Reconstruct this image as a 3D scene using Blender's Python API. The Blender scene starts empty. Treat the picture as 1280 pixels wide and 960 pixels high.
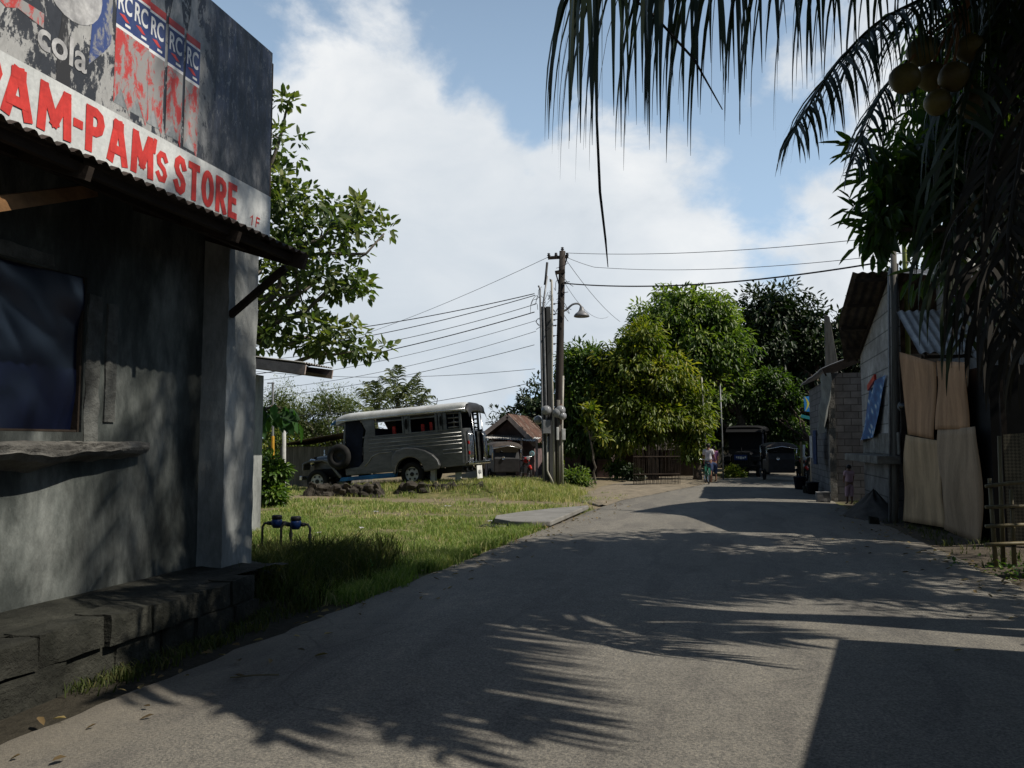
import bpy, bmesh, math, random
import numpy as np
from mathutils import Vector, Matrix, Euler, noise as mnoise
random.seed(7)
RNG = np.random.default_rng(11)
scene = bpy.context.scene
COL = scene.collection
R = math.radians

# ------------------------------------------------------------------ camera (road runs along +Y, camera yawed left of it)
F = 1000.0
CAMZ = 1.65
YAW = math.atan(265/1000.0)
PIT = math.atan(75/1000.0)
FWD_H = Vector((-math.sin(YAW), math.cos(YAW), 0))
RIGHT = Vector((math.cos(YAW), math.sin(YAW), 0))
FWD = FWD_H*math.cos(PIT) + Vector((0, 0, 1))*math.sin(PIT)
UP = -FWD_H*math.sin(PIT) + Vector((0, 0, 1))*math.cos(PIT)
CAM = Vector((0, 0, CAMZ))
def ray(px, py):
    return FWD + RIGHT*((px-640)/F) + UP*((480-py)/F)
def pix(px, py, d):
    "point seen at photo pixel px,py at horizontal depth d"
    r = ray(px, py); return CAM + r*(d/r.dot(FWD_H))
def gnd(px, py, z=0.0):
    r = ray(px, py); return CAM + r*((z-CAMZ)/r.z)
def onx(px, py, x):
    r = ray(px, py); return CAM + r*(x/r.x)
def ony(px, py, y):
    r = ray(px, py); return CAM + r*(y/r.y)

cd = bpy.data.cameras.new('camera'); cam = bpy.data.objects.new('camera', cd); COL.objects.link(cam)
cd.sensor_width = 36; cd.lens = 36*F/1280; cd.clip_end = 5000; cd.clip_start = 0.05
m = Matrix((RIGHT, UP, -FWD)).transposed().to_4x4(); m.translation = CAM
cam.matrix_world = m
scene.camera = cam

# ------------------------------------------------------------------ object helpers
def tag(o, label=None, cat=None, group=None, kind=None):
    if label: o['label'] = label
    if cat: o['category'] = cat
    if group: o['group'] = group
    if kind: o['kind'] = kind
    return o
def thing(name, label, cat, loc=(0, 0, 0), group=None, rot=(0, 0, 0)):
    o = bpy.data.objects.new(name, None); COL.objects.link(o)
    o.location = loc; o.rotation_euler = rot; o.empty_display_size = .2
    return tag(o, label, cat, group)
def put(o, parent, local):
    # parts are modelled in world coordinates unless local; only the top-level Empty carries a transform
    if parent is not None:
        o.parent = parent
        if not local and parent.parent is None:
            o.matrix_parent_inverse = Matrix.LocRotScale(parent.location, parent.rotation_euler, parent.scale).inverted()
    return o
class MB:
    def __init__(s): s.v = []; s.f = []; s.mi = []; s.cur = 0
    def poly(s, pts, flip=False):
        n = len(s.v); s.v += [tuple(p) for p in pts]
        idx = list(range(n, n+len(pts)))
        s.f.append(idx[::-1] if flip else idx); s.mi.append(s.cur); return s
    def mesh(s, verts, faces):
        n = len(s.v); s.v += [tuple(p) for p in verts]
        for f in faces: s.f.append([n+i for i in f]); s.mi.append(s.cur)
        return s
    def box(s, c, size, rot=None):
        x, y, z = [q/2 for q in size]
        vs = [Vector((a*x, b*y, d*z)) for a in (-1, 1) for b in (-1, 1) for d in (-1, 1)]
        if rot is not None:
            e = rot if isinstance(rot, Matrix) else Euler(rot).to_matrix()
            vs = [e @ q for q in vs]
        c = Vector(c)
        return s.mesh([c+q for q in vs], [(0, 1, 3, 2), (4, 6, 7, 5), (0, 4, 5, 1), (2, 3, 7, 6), (0, 2, 6, 4), (1, 5, 7, 3)])
    def bb(s, lo, hi):
        return s.box([(a+b)/2 for a, b in zip(lo, hi)], [abs(b-a) for a, b in zip(lo, hi)])
    def bar(s, a, b, w, h=None, up=(0, 0, 1)):
        a = Vector(a); b = Vector(b); h = h or w
        d = (b-a); L = d.length; d.normalize()
        u = Vector(up)
        if abs(d.dot(u)) > .98: u = Vector((1, 0, 0))
        sx = d.cross(u).normalized(); sz = sx.cross(d)
        m_ = Matrix((sx, d, sz)).transposed()
        return s.box((a+b)/2, (w, L, h), m_)
    def tube(s, pts, r, n=8, cap=True):
        pts = [Vector(p) for p in pts]
        rs = r if isinstance(r, (list, tuple)) else [r]*len(pts)
        rings = []; prev = None
        for i, p in enumerate(pts):
            d = (pts[min(i+1, len(pts)-1)]-pts[max(i-1, 0)])
            if d.length < 1e-9: d = Vector((0, 0, 1))
            d.normalize()
            if prev is None:
                u = Vector((0, 0, 1)) if abs(d.z) < .9 else Vector((1, 0, 0))
                sx = d.cross(u).normalized()
            else:
                sx = (prev - d*prev.dot(d))
                sx = sx.normalized() if sx.length > 1e-6 else d.orthogonal().normalized()
            prev = sx; sy = d.cross(sx)
            rings.append([p + (sx*math.cos(2*math.pi*k/n)+sy*math.sin(2*math.pi*k/n))*rs[i] for k in range(n)])
        base = len(s.v)
        for rg in rings: s.v += [tuple(q) for q in rg]
        for i in range(len(pts)-1):
            for k in range(n):
                a = base+i*n+k; b = base+i*n+(k+1) % n
                s.f.append([a, b, b+n, a+n]); s.mi.append(s.cur)
        if cap:
            s.f.append([base+k for k in range(n)][::-1]); s.mi.append(s.cur)
            e = base+(len(pts)-1)*n
            s.f.append([e+k for k in range(n)]); s.mi.append(s.cur)
        return s
    def lathe(s, prof, c=(0, 0, 0), axis='z', n=16, rot=None):
        "prof: (radius, height) pairs"
        base = len(s.v); c = Vector(c)
        for r, h in prof:
            for k in range(n):
                a = 2*math.pi*k/n; q = Vector((r*math.cos(a), r*math.sin(a), h))
                if axis == 'x': q = Vector((q.z, q.x, q.y))
                if axis == 'y': q = Vector((q.x, q.z, -q.y))
                if rot is not None: q = Euler(rot).to_matrix() @ q
                s.v.append(tuple(c+q))
        for i in range(len(prof)-1):
            for k in range(n):
                a = base+i*n+k; b = base+i*n+(k+1) % n
                s.f.append([a, b, b+n, a+n]); s.mi.append(s.cur)
        return s
    def prism(s, outline, o, u, v, w):
        "outline in (u,v) plane at origin o, extruded by vector w"
        o, u, v, w = map(Vector, (o, u, v, w))
        a = [o+u*p[0]+v*p[1] for p in outline]; b = [q+w for q in a]
        n = len(a); base = len(s.v)
        s.v += [tuple(q) for q in a+b]
        s.f.append(list(range(base, base+n))[::-1]); s.mi.append(s.cur)
        s.f.append(list(range(base+n, base+2*n))); s.mi.append(s.cur)
        for k in range(n):
            j = (k+1) % n
            s.f.append([base+k, base+j, base+n+j, base+n+k]); s.mi.append(s.cur)
        return s
    def grid(s, fn, nu, nv):
        base = len(s.v)
        for i in range(nu+1):
            for j in range(nv+1): s.v.append(tuple(fn(i/nu, j/nv)))
        for i in range(nu):
            for j in range(nv):
                a = base+i*(nv+1)+j
                s.f.append([a, a+nv+1, a+nv+2, a+1]); s.mi.append(s.cur)
        return s
    def build(s, name, mat, parent=None, smooth=False, bevel=0, local=False, seg=2, fix=True, disp=0):
        me = bpy.data.meshes.new(name)
        me.from_pydata(s.v, [], s.f)
        mats = mat if isinstance(mat, (list, tuple)) else [mat]
        for q in mats: me.materials.append(q)
        if len(mats) > 1: me.polygons.foreach_set('material_index', s.mi)
        if fix:
            bm = bmesh.new(); bm.from_mesh(me)
            bmesh.ops.recalc_face_normals(bm, faces=bm.faces); bm.to_mesh(me); bm.free()
        if smooth: me.polygons.foreach_set('use_smooth', [True]*len(me.polygons))
        me.update()
        o = bpy.data.objects.new(name, me); COL.objects.link(o)
        if bevel:
            b = o.modifiers.new('bevel', 'BEVEL'); b.width = bevel; b.segments = seg; b.limit_method = 'ANGLE'; b.angle_limit = R(40)
        return put(o, parent, local)
def nz(p, s=1.0): return mnoise.noise(Vector(p)*s)

def copy_tree(o, parent=None):
    c = o.copy(); COL.objects.link(c)
    if parent is not None: c.parent = parent; c.matrix_parent_inverse = o.matrix_parent_inverse.copy()
    for ch in list(o.children): copy_tree(ch, c)
    return c

def text_mesh(txt, size=1.0, bold=0.0, extrude=0.0):
    cu = bpy.data.curves.new('lettering', 'FONT'); cu.body = txt; cu.size = size; cu.offset = bold; cu.extrude = extrude
    cu.resolution_u = 4
    ob = bpy.data.objects.new('lettering_source', cu); COL.objects.link(ob)
    dg = bpy.context.evaluated_depsgraph_get()
    me = bpy.data.meshes.new_from_object(ob.evaluated_get(dg), depsgraph=dg)
    bpy.data.objects.remove(ob); bpy.data.curves.remove(cu)
    return me
def lettering(txt, mat, parent, origin, u, v, width, height, bold=0.02, name='lettering', local=False, shear=0.0):
    "text fitted in a width x height box at origin, along u (reading direction) and v (up)"
    me = text_mesh(txt, 1.0, bold)
    n = len(me.vertices); co = np.empty(n*3); me.vertices.foreach_get('co', co); co = co.reshape(-1, 3)
    mn = co.min(0); mx = co.max(0); co = (co-mn)/np.maximum(mx-mn, 1e-6)
    o = np.array(origin); U = np.array(Vector(u).normalized()); V = np.array(Vector(v).normalized())
    W = o + np.outer(co[:, 0]*width+shear*co[:, 1]*height, U) + np.outer(co[:, 1]*height, V)
    me.vertices.foreach_set('co', W.ravel()); me.update()
    me.materials.clear(); me.materials.append(mat); me.name = name
    ob = bpy.data.objects.new(name, me); COL.objects.link(ob)
    return put(ob, parent, local)

# ------------------------------------------------------------------ materials
MATS = {}
def _n(t, ty, **kw):
    n = t.nodes.new(ty)
    for k, v in kw.items(): setattr(n, k, v)
    return n
def new_mat(name):
    m_ = bpy.data.materials.new(name); m_.use_nodes = True
    t = m_.node_tree; t.nodes.clear()
    out = _n(t, 'ShaderNodeOutputMaterial'); b = _n(t, 'ShaderNodeBsdfPrincipled')
    t.links.new(b.outputs[0], out.inputs[0]); MATS[name] = m_
    return m_, t, b, out
def c4(c): return (c[0], c[1], c[2], 1)
def ramp(t, fac, stops, interp='LINEAR'):
    r = _n(t, 'ShaderNodeValToRGB'); r.color_ramp.interpolation = interp
    e = r.color_ramp.elements
    while len(e) < len(stops): e.new(.5)
    for q, (p, c) in zip(e, stops): q.position = p; q.color = c4(c) if len(c) == 3 else c
    t.links.new(fac, r.inputs[0]); return r.outputs[0]
def noise(t, vec, scale, detail=6, rough=.6, dist=0):
    n = _n(t, 'ShaderNodeTexNoise'); n.inputs['Scale'].default_value = scale; n.inputs['Detail'].default_value = detail
    n.inputs['Roughness'].default_value = rough; n.inputs['Distortion'].default_value = dist
    t.links.new(vec, n.inputs['Vector']); return n.outputs['Fac']
def objvec(t, scale=(1, 1, 1), kind='Object', loc=(0, 0, 0)):
    tc = _n(t, 'ShaderNodeTexCoord'); mp = _n(t, 'ShaderNodeMapping'); mp.inputs['Scale'].default_value = scale
    mp.inputs['Location'].default_value = loc
    t.links.new(tc.outputs[kind], mp.inputs[0]); return mp.outputs[0]
def mix(t, fac, a, b, mode='MIX'):
    n = _n(t, 'ShaderNodeMix', data_type='RGBA', blend_type=mode)
    for sock, val in ((n.inputs[0], fac), (n.inputs[6], a), (n.inputs[7], b)):
        if hasattr(val, 'is_linked'): t.links.new(val, sock)
        elif isinstance(val, (int, float)): sock.default_value = val
        else: sock.default_value = c4(val)
    return n.outputs[2]
def math_(t, op, a, b=0.0, c=0.0, clamp=False):
    n = _n(t, 'ShaderNodeMath', operation=op, use_clamp=clamp)
    for i, v in enumerate((a, b, c)):
        if hasattr(v, 'is_linked'): t.links.new(v, n.inputs[i])
        else: n.inputs[i].default_value = v
    return n.outputs[0]
def bump(t, b, h, strength, dist=.02):
    n = _n(t, 'ShaderNodeBump'); n.inputs['Strength'].default_value = strength; n.inputs['Distance'].default_value = dist
    t.links.new(h, n.inputs['Height']); t.links.new(n.outputs[0], b.inputs['Normal'])
def M(name, c1, c2=None, scale=3, rough=.85, metal=0, bmp=.3, bscale=30, stretch=(1, 1, 1), c3=None, lo=.35, hi=.65, spec=.25, bdist=.01, dirt=.35, dscale=1.2):
    m_, t, b, out = new_mat(name)
    c2 = c2 or tuple(q*.7 for q in c1)
    v = objvec(t, stretch)
    f = noise(t, v, scale, 8, .62)
    stops = [(lo, c1), (hi, c2)] if c3 is None else [(lo, c1), ((lo+hi)/2, c2), (hi, c3)]
    col = ramp(t, f, stops)
    if dirt:
        d = noise(t, v, dscale, 9, .7, .4)
        dr = ramp(t, d, [(.3, (1-dirt,)*3), (.62, (1, 1, 1))])
        col = mix(t, 1.0, col, dr, 'MULTIPLY')
    fine = noise(t, v, bscale, 4, .7)
    col = mix(t, .35, col, ramp(t, fine, [(.25, (.45,)*3), (.75, (1.4,)*3)]), 'MULTIPLY')
    t.links.new(col, b.inputs['Base Color'])
    b.inputs['Roughness'].default_value = rough; b.inputs['Metallic'].default_value = metal
    b.inputs['Specular IOR Level'].default_value = spec
    if bmp: bump(t, b, fine, bmp, bdist)
    return m_
def leafmat(name, dark, mid, light, trans=.3, rough=.46, spec=.4):
    m_, t, b, out = new_mat(name)
    a = _n(t, 'ShaderNodeAttribute', attribute_name='tint')
    col = ramp(t, a.outputs['Fac'], [(0, dark), (.5, mid), (1, light)])
    t.links.new(col, b.inputs['Base Color']); b.inputs['Roughness'].default_value = rough
    b.inputs['Specular IOR Level'].default_value = spec
    tr = _n(t, 'ShaderNodeBsdfTranslucent')
    t.links.new(mix(t, 1.0, col, (1.3, 1.5, .5), 'MULTIPLY'), tr.inputs[0])
    ms = _n(t, 'ShaderNodeMixShader'); ms.inputs[0].default_value = trans
    t.links.new(b.outputs[0], ms.inputs[1]); t.links.new(tr.outputs[0], ms.inputs[2])
    t.links.new(ms.outputs[0], out.inputs[0])
    return m_

STORE_WALL = M('stained_plaster', (.23, .245, .23), (.075, .085, .08), 1.3, .95, bmp=.8, bscale=16, stretch=(1, 1, .4), dirt=.72, dscale=1.7, bdist=.02, c3=(.03, .034, .033), lo=.36, hi=.68)
COLUMN = M('pale_plaster', (.44, .455, .445), (.22, .235, .23), 2.5, .95, bmp=.5, bscale=25, stretch=(1, 1, .4), dirt=.5)
RAW_CONC = M('raw_concrete', (.26, .25, .225), (.12, .115, .105), 3, .95, bmp=.8, bscale=16, dirt=.55, bdist=.03)
LEDGE = M('mossy_block', (.052, .052, .042), (.018, .019, .014), 3.5, .97, bmp=1, bscale=18, dirt=.6, bdist=.03)
BLOCK = M('concrete_block', (.20, .20, .20), (.11, .11, .11), 4, .95, bmp=.7, bscale=35, dirt=.4)
TIN = M('galvanised_tin', (.56, .55, .53), (.36, .35, .335), 2.2, .6, metal=.05, bmp=.1, bscale=40, stretch=(1, 1, 1), dirt=.35)
TIN_DARK = M('old_dark_tin', (.10, .085, .075), (.045, .036, .03), 3, .8, metal=.1, bmp=.2, bscale=30, dirt=.5)
RUST = M('rusty_tin', (.16, .085, .065), (.095, .055, .042), 2, .85, bmp=.2, bscale=25, c3=(.24, .18, .15), dirt=.4)
WOOD_DARK = M('dark_wood', (.055, .04, .03), (.025, .018, .014), 5, .9, bmp=.4, bscale=30, stretch=(1, .2, 1), dirt=.4)
WOOD_BROWN = M('brown_wood', (.30, .16, .07), (.15, .08, .035), 5, .85, bmp=.3, bscale=30, stretch=(1, .3, 1), dirt=.4)
WOOD_GREY = M('weathered_grey_wood', (.20, .19, .17), (.10, .095, .085), 4, .95, bmp=.6, bscale=25, stretch=(4, 4, .25), dirt=.4)
PLY_ORANGE = M('orange_plywood', (.52, .30, .165), (.41, .235, .125), 1.6, .85, bmp=.35, bscale=55, stretch=(1.6, 1.6, .3), dirt=.5, dscale=1.8)
PLY_PALE = M('pale_plywood', (.56, .39, .23), (.44, .305, .175), 1.6, .9, bmp=.35, bscale=55, stretch=(1.6, 1.6, .3), dirt=.5, dscale=1.8)
PLY_GREY = M('grey_plywood', (.42, .30, .195), (.33, .235, .15), 1.4, .9, bmp=.35, bscale=55, stretch=(1.6, 1.6, .3), dirt=.5, dscale=1.8)
WHITEWASH = M('whitewashed_blocks', (.46, .45, .44), (.26, .25, .24), 1.8, .95, bmp=.4, bscale=25, dirt=.5)
WHITE = M('white_paint', (.72, .73, .72), (.5, .51, .5), 4, .6, bmp=.1, dirt=.3)
BLUE_TARP = M('blue_tarp', (.005, .009, .032), (.003, .005, .018), 1.0, .3, bmp=0, dirt=.15, spec=.6)
BLACKISH = M('dark_interior', (.012, .012, .012), (.006, .006, .006), 4, .9, bmp=0, dirt=0)
SILVER = M('dull_steel', (.20, .205, .205), (.10, .104, .104), 2.5, .38, metal=.65, bmp=.1, bscale=30, stretch=(.6, 1, 2), dirt=.4, spec=.5)
CHROME = M('chrome', (.72, .73, .74), (.55, .56, .57), 4, .22, metal=1, bmp=0, dirt=.15)
ROOFPAINT = M('roof_white', (.66, .68, .68), (.48, .49, .48), 2, .45, bmp=.05, dirt=.3)
BLUE = M('blue_paint', (.03, .19, .45), (.02, .10, .26), 4, .5, bmp=.05, dirt=.3)
NAVY = M('navy_canvas', (.012, .018, .04), (.006, .009, .02), 4, .8, bmp=.1, dirt=.2)
RUBBER = M('rubber', (.02, .02, .02), (.012, .012, .012), 6, .8, bmp=.2, dirt=.2)
GLASS = M('dark_glass', (.012, .014, .016), (.006, .007, .008), 2, .12, bmp=0, dirt=0, spec=.6)
REDP = M('red_plastic', (.55, .03, .02), (.35, .02, .015), 4, .4, bmp=0, dirt=.2)
BLACKM = M('black_iron', (.03, .03, .032), (.018, .018, .02), 6, .5, bmp=.1, dirt=.2)
GREYM = M('grey_metal', (.30, .31, .32), (.2, .2, .21), 5, .5, metal=.3, bmp=.1, dirt=.3)
PALEM = M('pale_conduit', (.52, .50, .44), (.38, .36, .31), 5, .6, bmp=.1, dirt=.3)
POLE_WOOD = M('pole_wood', (.075, .062, .054), (.035, .03, .027), 3, .9, bmp=.5, bscale=25, stretch=(4, 4, .2), dirt=.4)
POLE_GREY = M('pole_grey', (.10, .105, .105), (.055, .057, .057), 2.5, .9, bmp=.3, bscale=25, stretch=(3, 3, .25), dirt=.4)
WIRE = M('black_cable', (.022, .022, .024), (.016, .016, .018), 5, .6, bmp=0, dirt=0)
WIRE_GREY = M('grey_wire', (.16, .17, .19), (.12, .13, .14), 5, .6, bmp=0, dirt=0)
BARK = M('bark', (.13, .10, .075), (.06, .048, .038), 4, .95, bmp=.8, bscale=16, stretch=(3, 3, .5), dirt=.4, bdist=.03)
BARK_PALE = M('pale_bark', (.22, .20, .17), (.12, .105, .09), 4, .95, bmp=.6, bscale=16, stretch=(3, 3, .6), dirt=.4, bdist=.03)
BAMBOO = M('bamboo', (.20, .165, .085), (.11, .09, .05), 4, .55, bmp=.15, bscale=20, stretch=(3, 3, .4), dirt=.35)
BAMBOO_G = M('green_bamboo', (.33, .38, .10), (.24, .28, .07), 3, .5, bmp=.1, stretch=(2, 2, .4), dirt=.2)
WEAVE = M('woven_split_bamboo', (.20, .165, .11), (.10, .085, .06), 9, .9, bmp=.5, bscale=30, dirt=.4)
COCO = M('coconut_husk', (.13, .105, .028), (.07, .05, .016), 3, .5, bmp=.1, dirt=.25)
SKIN = M('skin', (.24, .13, .085), (.19, .10, .065), 6, .55, bmp=0, dirt=.1)
HAIR = M('black_hair', (.012, .010, .009), (.008, .007, .006), 20, .5, bmp=.2, dirt=0)
SHIRT = M('white_shirt', (.66, .64, .68), (.50, .48, .54), 8, .9, bmp=.2, bscale=12, dirt=.2)
PURPLE = M('purple_cloth', (.24, .10, .22), (.16, .06, .15), 6, .9, bmp=.2, bscale=12, dirt=.2)
PINK = M('pink_cloth', (.60, .38, .42), (.45, .27, .31), 6, .9, bmp=.2, bscale=12, dirt=.2)
DENIM = M('denim', (.045, .07, .15), (.03, .045, .10), 8, .9, bmp=.2, bscale=20, dirt=.2)
GREENP = M('green_paint', (.02, .11, .07), (.012, .07, .045), 5, .4, bmp=0, dirt=.2)
GREEN_PLASTIC = M('green_plastic', (.05, .5, .1), (.03, .36, .07), 5, .3, bmp=0, dirt=.1)
METER_BLUE = M('meter_blue', (.015, .05, .20), (.01, .03, .12), 6, .45, bmp=.1, dirt=.2)
RED_LETTER = M('red_sign_paint', (.66, .055, .045), (.50, .04, .035), 7, .6, bmp=0, dirt=.2, dscale=5)
WHITE_SIGN = M('white_sign_board', (.66, .68, .67), (.54, .56, .56), 2.2, .55, bmp=.06, dirt=.22, dscale=3)
FADED_WHITE = M('faded_white_print', (.58, .58, .58), (.36, .36, .37), 9, .6, bmp=0, dirt=.4, dscale=6)
PINKWALL = M('dusty_pink_wall', (.20, .14, .14), (.12, .085, .085), 3, .95, bmp=.2, dirt=.4)
PALE_HOUSE = M('pale_house_wall', (.55, .54, .5), (.42, .41, .38), 3, .9, bmp=.1, dirt=.3)
REDROOF = M('red_roof', (.34, .06, .035), (.22, .04, .025), 3, .8, bmp=.1, dirt=.3)
FASCIA = M('fascia_board', (.50, .41, .37), (.36, .29, .26), 5, .8, bmp=.2, dirt=.3)
SOIL = M('dark_soil', (.075, .062, .048), (.035, .03, .025), 3, 1, bmp=1, bscale=14, dirt=.4, bdist=.03)
SAND = M('grey_sand', (.085, .078, .07), (.055, .05, .045), 4, 1, bmp=.6, bscale=25, dirt=.3)
RUBBLE = M('rubble_stone', (.085, .075, .062), (.028, .025, .022), 4, .97, bmp=1, bscale=14, dirt=.5, bdist=.04)
YELLOWP = M('yellow_post_paint', (.60, .33, .04), (.45, .25, .03), 5, .6, bmp=0, dirt=.2)
PLATE = M('plate_white', (.78, .79, .76), (.66, .67, .65), 5, .5, bmp=0, dirt=.2)

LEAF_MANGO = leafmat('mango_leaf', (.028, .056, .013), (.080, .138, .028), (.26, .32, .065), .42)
LEAF_YELLOW = leafmat('mango_flush_leaf', (0.0462, 0.07644, 0.01176), (0.1309, 0.1764, 0.02184), (0.3542, 0.3234, 0.04704), .44)
LEAF_DARK = leafmat('dark_tree_leaf', (0.00805, 0.01955, 0.00575), (0.01955, 0.0391, 0.01035), (0.05175, 0.0713, 0.0184), .15)
LEAF_TALISAY = leafmat('almond_tree_leaf', (0.033, 0.057, 0.0195), (0.075, 0.1125, 0.033), (0.195, 0.21, 0.075), .44)
LEAF_AIRY = leafmat('airy_tree_leaf', (0.0625, 0.09375, 0.03125), (0.1187, 0.15, 0.05), (0.225, 0.2375, 0.0875), .35)
LEAF_SHRUB = leafmat('shrub_leaf', (0.03, 0.066, 0.0108), (0.084, 0.156, 0.0216), (0.24, 0.312, 0.048), .35)
LEAF_BROAD = leafmat('broad_leaf', (.01, .03, .008), (.025, .07, .015), (.05, .13, .03), .4)
LEAF_NEAR = leafmat('near_mango_leaf', (0.018, 0.0468, 0.0096), (0.0396, 0.081, 0.016), (0.117, 0.153, 0.032), .45)
PALM_LEAF = leafmat('palm_leaflet', (.010, .018, .007), (.022, .036, .012), (.055, .070, .022), .15)
PALM_FAR = leafmat('far_palm_leaflet', (.035, .055, .02), (.075, .10, .035), (.17, .18, .07), .25)
PALM_DEAD = leafmat('dry_palm_leaflet', (0.009, 0.00715, 0.0048), (0.018, 0.0143, 0.009), (0.0425, 0.033, 0.018), .1, .8)
GRASS = leafmat('grass_blade', (0.09623, 0.1522, 0.03993), (0.1926, 0.2638, 0.0713), (0.5134, 0.4466, 0.2425), .35, .7, .2)
WEED = leafmat('weed_blade', (.025, .042, .012), (.06, .075, .02), (.15, .13, .055), .3, .7, .2)
# ------------------------------------------------------------------ vegetation
def _norm(a): return a/np.maximum(np.linalg.norm(a, axis=1, keepdims=True), 1e-9)
def np_object(name, verts, faces, nper, mat, tint=None, parent=None, local=False, smooth=False):
    "faces: (N,nper) int array"
    me = bpy.data.meshes.new(name)
    nv, nf = len(verts), len(faces)
    me.vertices.add(nv); me.vertices.foreach_set('co', np.ascontiguousarray(verts, dtype=np.float32).ravel())
    me.loops.add(nf*nper); me.loops.foreach_set('vertex_index', np.ascontiguousarray(faces, dtype=np.int32).ravel())
    me.polygons.add(nf); me.polygons.foreach_set('loop_start', np.arange(0, nf*nper, nper, dtype=np.int32))
    me.polygons.foreach_set('loop_total', np.full(nf, nper, dtype=np.int32))
    if smooth: me.polygons.foreach_set('use_smooth', np.ones(nf, dtype=bool))
    me.update(calc_edges=True)
    if tint is not None:
        at = me.attributes.new('tint', 'FLOAT', 'FACE'); at.data.foreach_set('value', np.clip(tint, 0, 1).astype(np.float32))
    me.materials.append(mat)
    o = bpy.data.objects.new(name, me); COL.objects.link(o)
    return put(o, parent, local)
def leaf_arrays(P, D, N, L, W, tint, fold=.25, droop=.15):
    n = len(P); D = _norm(D); S = _norm(np.cross(D, N)); N = np.cross(S, D)
    L = np.broadcast_to(L, (n,))[:, None]; W = np.broadcast_to(W, (n,))[:, None]
    b = P; t = P+D*L-N*droop*L
    l1 = P+D*.32*L+S*.5*W+N*fold*W*.5; r1 = P+D*.32*L-S*.5*W+N*fold*W*.5
    l2 = P+D*.72*L+S*.40*W+N*(fold*W*.4-droop*L*.5); r2 = P+D*.72*L-S*.40*W+N*(fold*W*.4-droop*L*.5)
    V = np.stack([b, l1, l2, t, r2, r1], 1).reshape(-1, 3)
    base = np.arange(n)[:, None]*6
    Fc = np.concatenate([base+np.array([0, 1, 2, 3]), base+np.array([0, 3, 4, 5])], 1).reshape(-1, 4)
    return V, Fc, np.repeat(tint, 2)
def leaves(name, mat, P, D, N, L, W, tint, parent=None, fold=.25, droop=.15, local=False):
    V, Fc, T = leaf_arrays(P, D, N, L, W, tint, fold, droop)
    return np_object(name, V, Fc, 4, mat, T, parent, local)
def rdirs(rng, n): return _norm(rng.normal(size=(n, 3)))
def lump(p, seed, s):
    return np.array([mnoise.noise(Vector((q[0]*s+seed*3.1, q[1]*s-seed*1.7, q[2]*s+seed))) for q in p])
def crown_points(rng, blobs, n, seed, shell=(.72, 1.02), inner=.18, rough=.22, nscale=.9, cull=True):
    B = np.array(blobs, dtype=float); c = B[:, :3]; r = B[:, 3:6]
    w = (r.prod(1))**(2/3); w /= w.sum()
    k = rng.choice(len(B), size=n*2, p=w)
    d = rdirs(rng, n*2)
    rad = rng.uniform(*shell, size=n*2)
    ins = rng.random(n*2) < inner; rad[ins] = rng.uniform(.25, .7, ins.sum())
    base = c[k]+d*r[k]
    rad *= 1+rough*2*lump(base, seed, nscale)
    P = c[k]+d*r[k]*rad[:, None]
    keep = np.ones(n*2, bool)
    if cull:
        for i in range(len(B)):
            q = (((P-c[i])/r[i])**2).sum(1)
            keep &= (q > .42) | (k == i) | ins
    P = P[keep][:n]; d = d[keep][:n]
    return P, d
def limb_pts(a, b, rng, sag=0.0, wob=.12, n=6):
    a = np.array(a, float); b = np.array(b, float); L = np.linalg.norm(b-a); out = []
    for i in range(n+1):
        t = i/n; p = a+(b-a)*t
        if 0 < i < n: p = p+rng.normal(size=3)*wob*L*.3*math.sin(math.pi*t)
        p[2] += sag*math.sin(math.pi*t)*L
        out.append(tuple(p))
    return out
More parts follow.
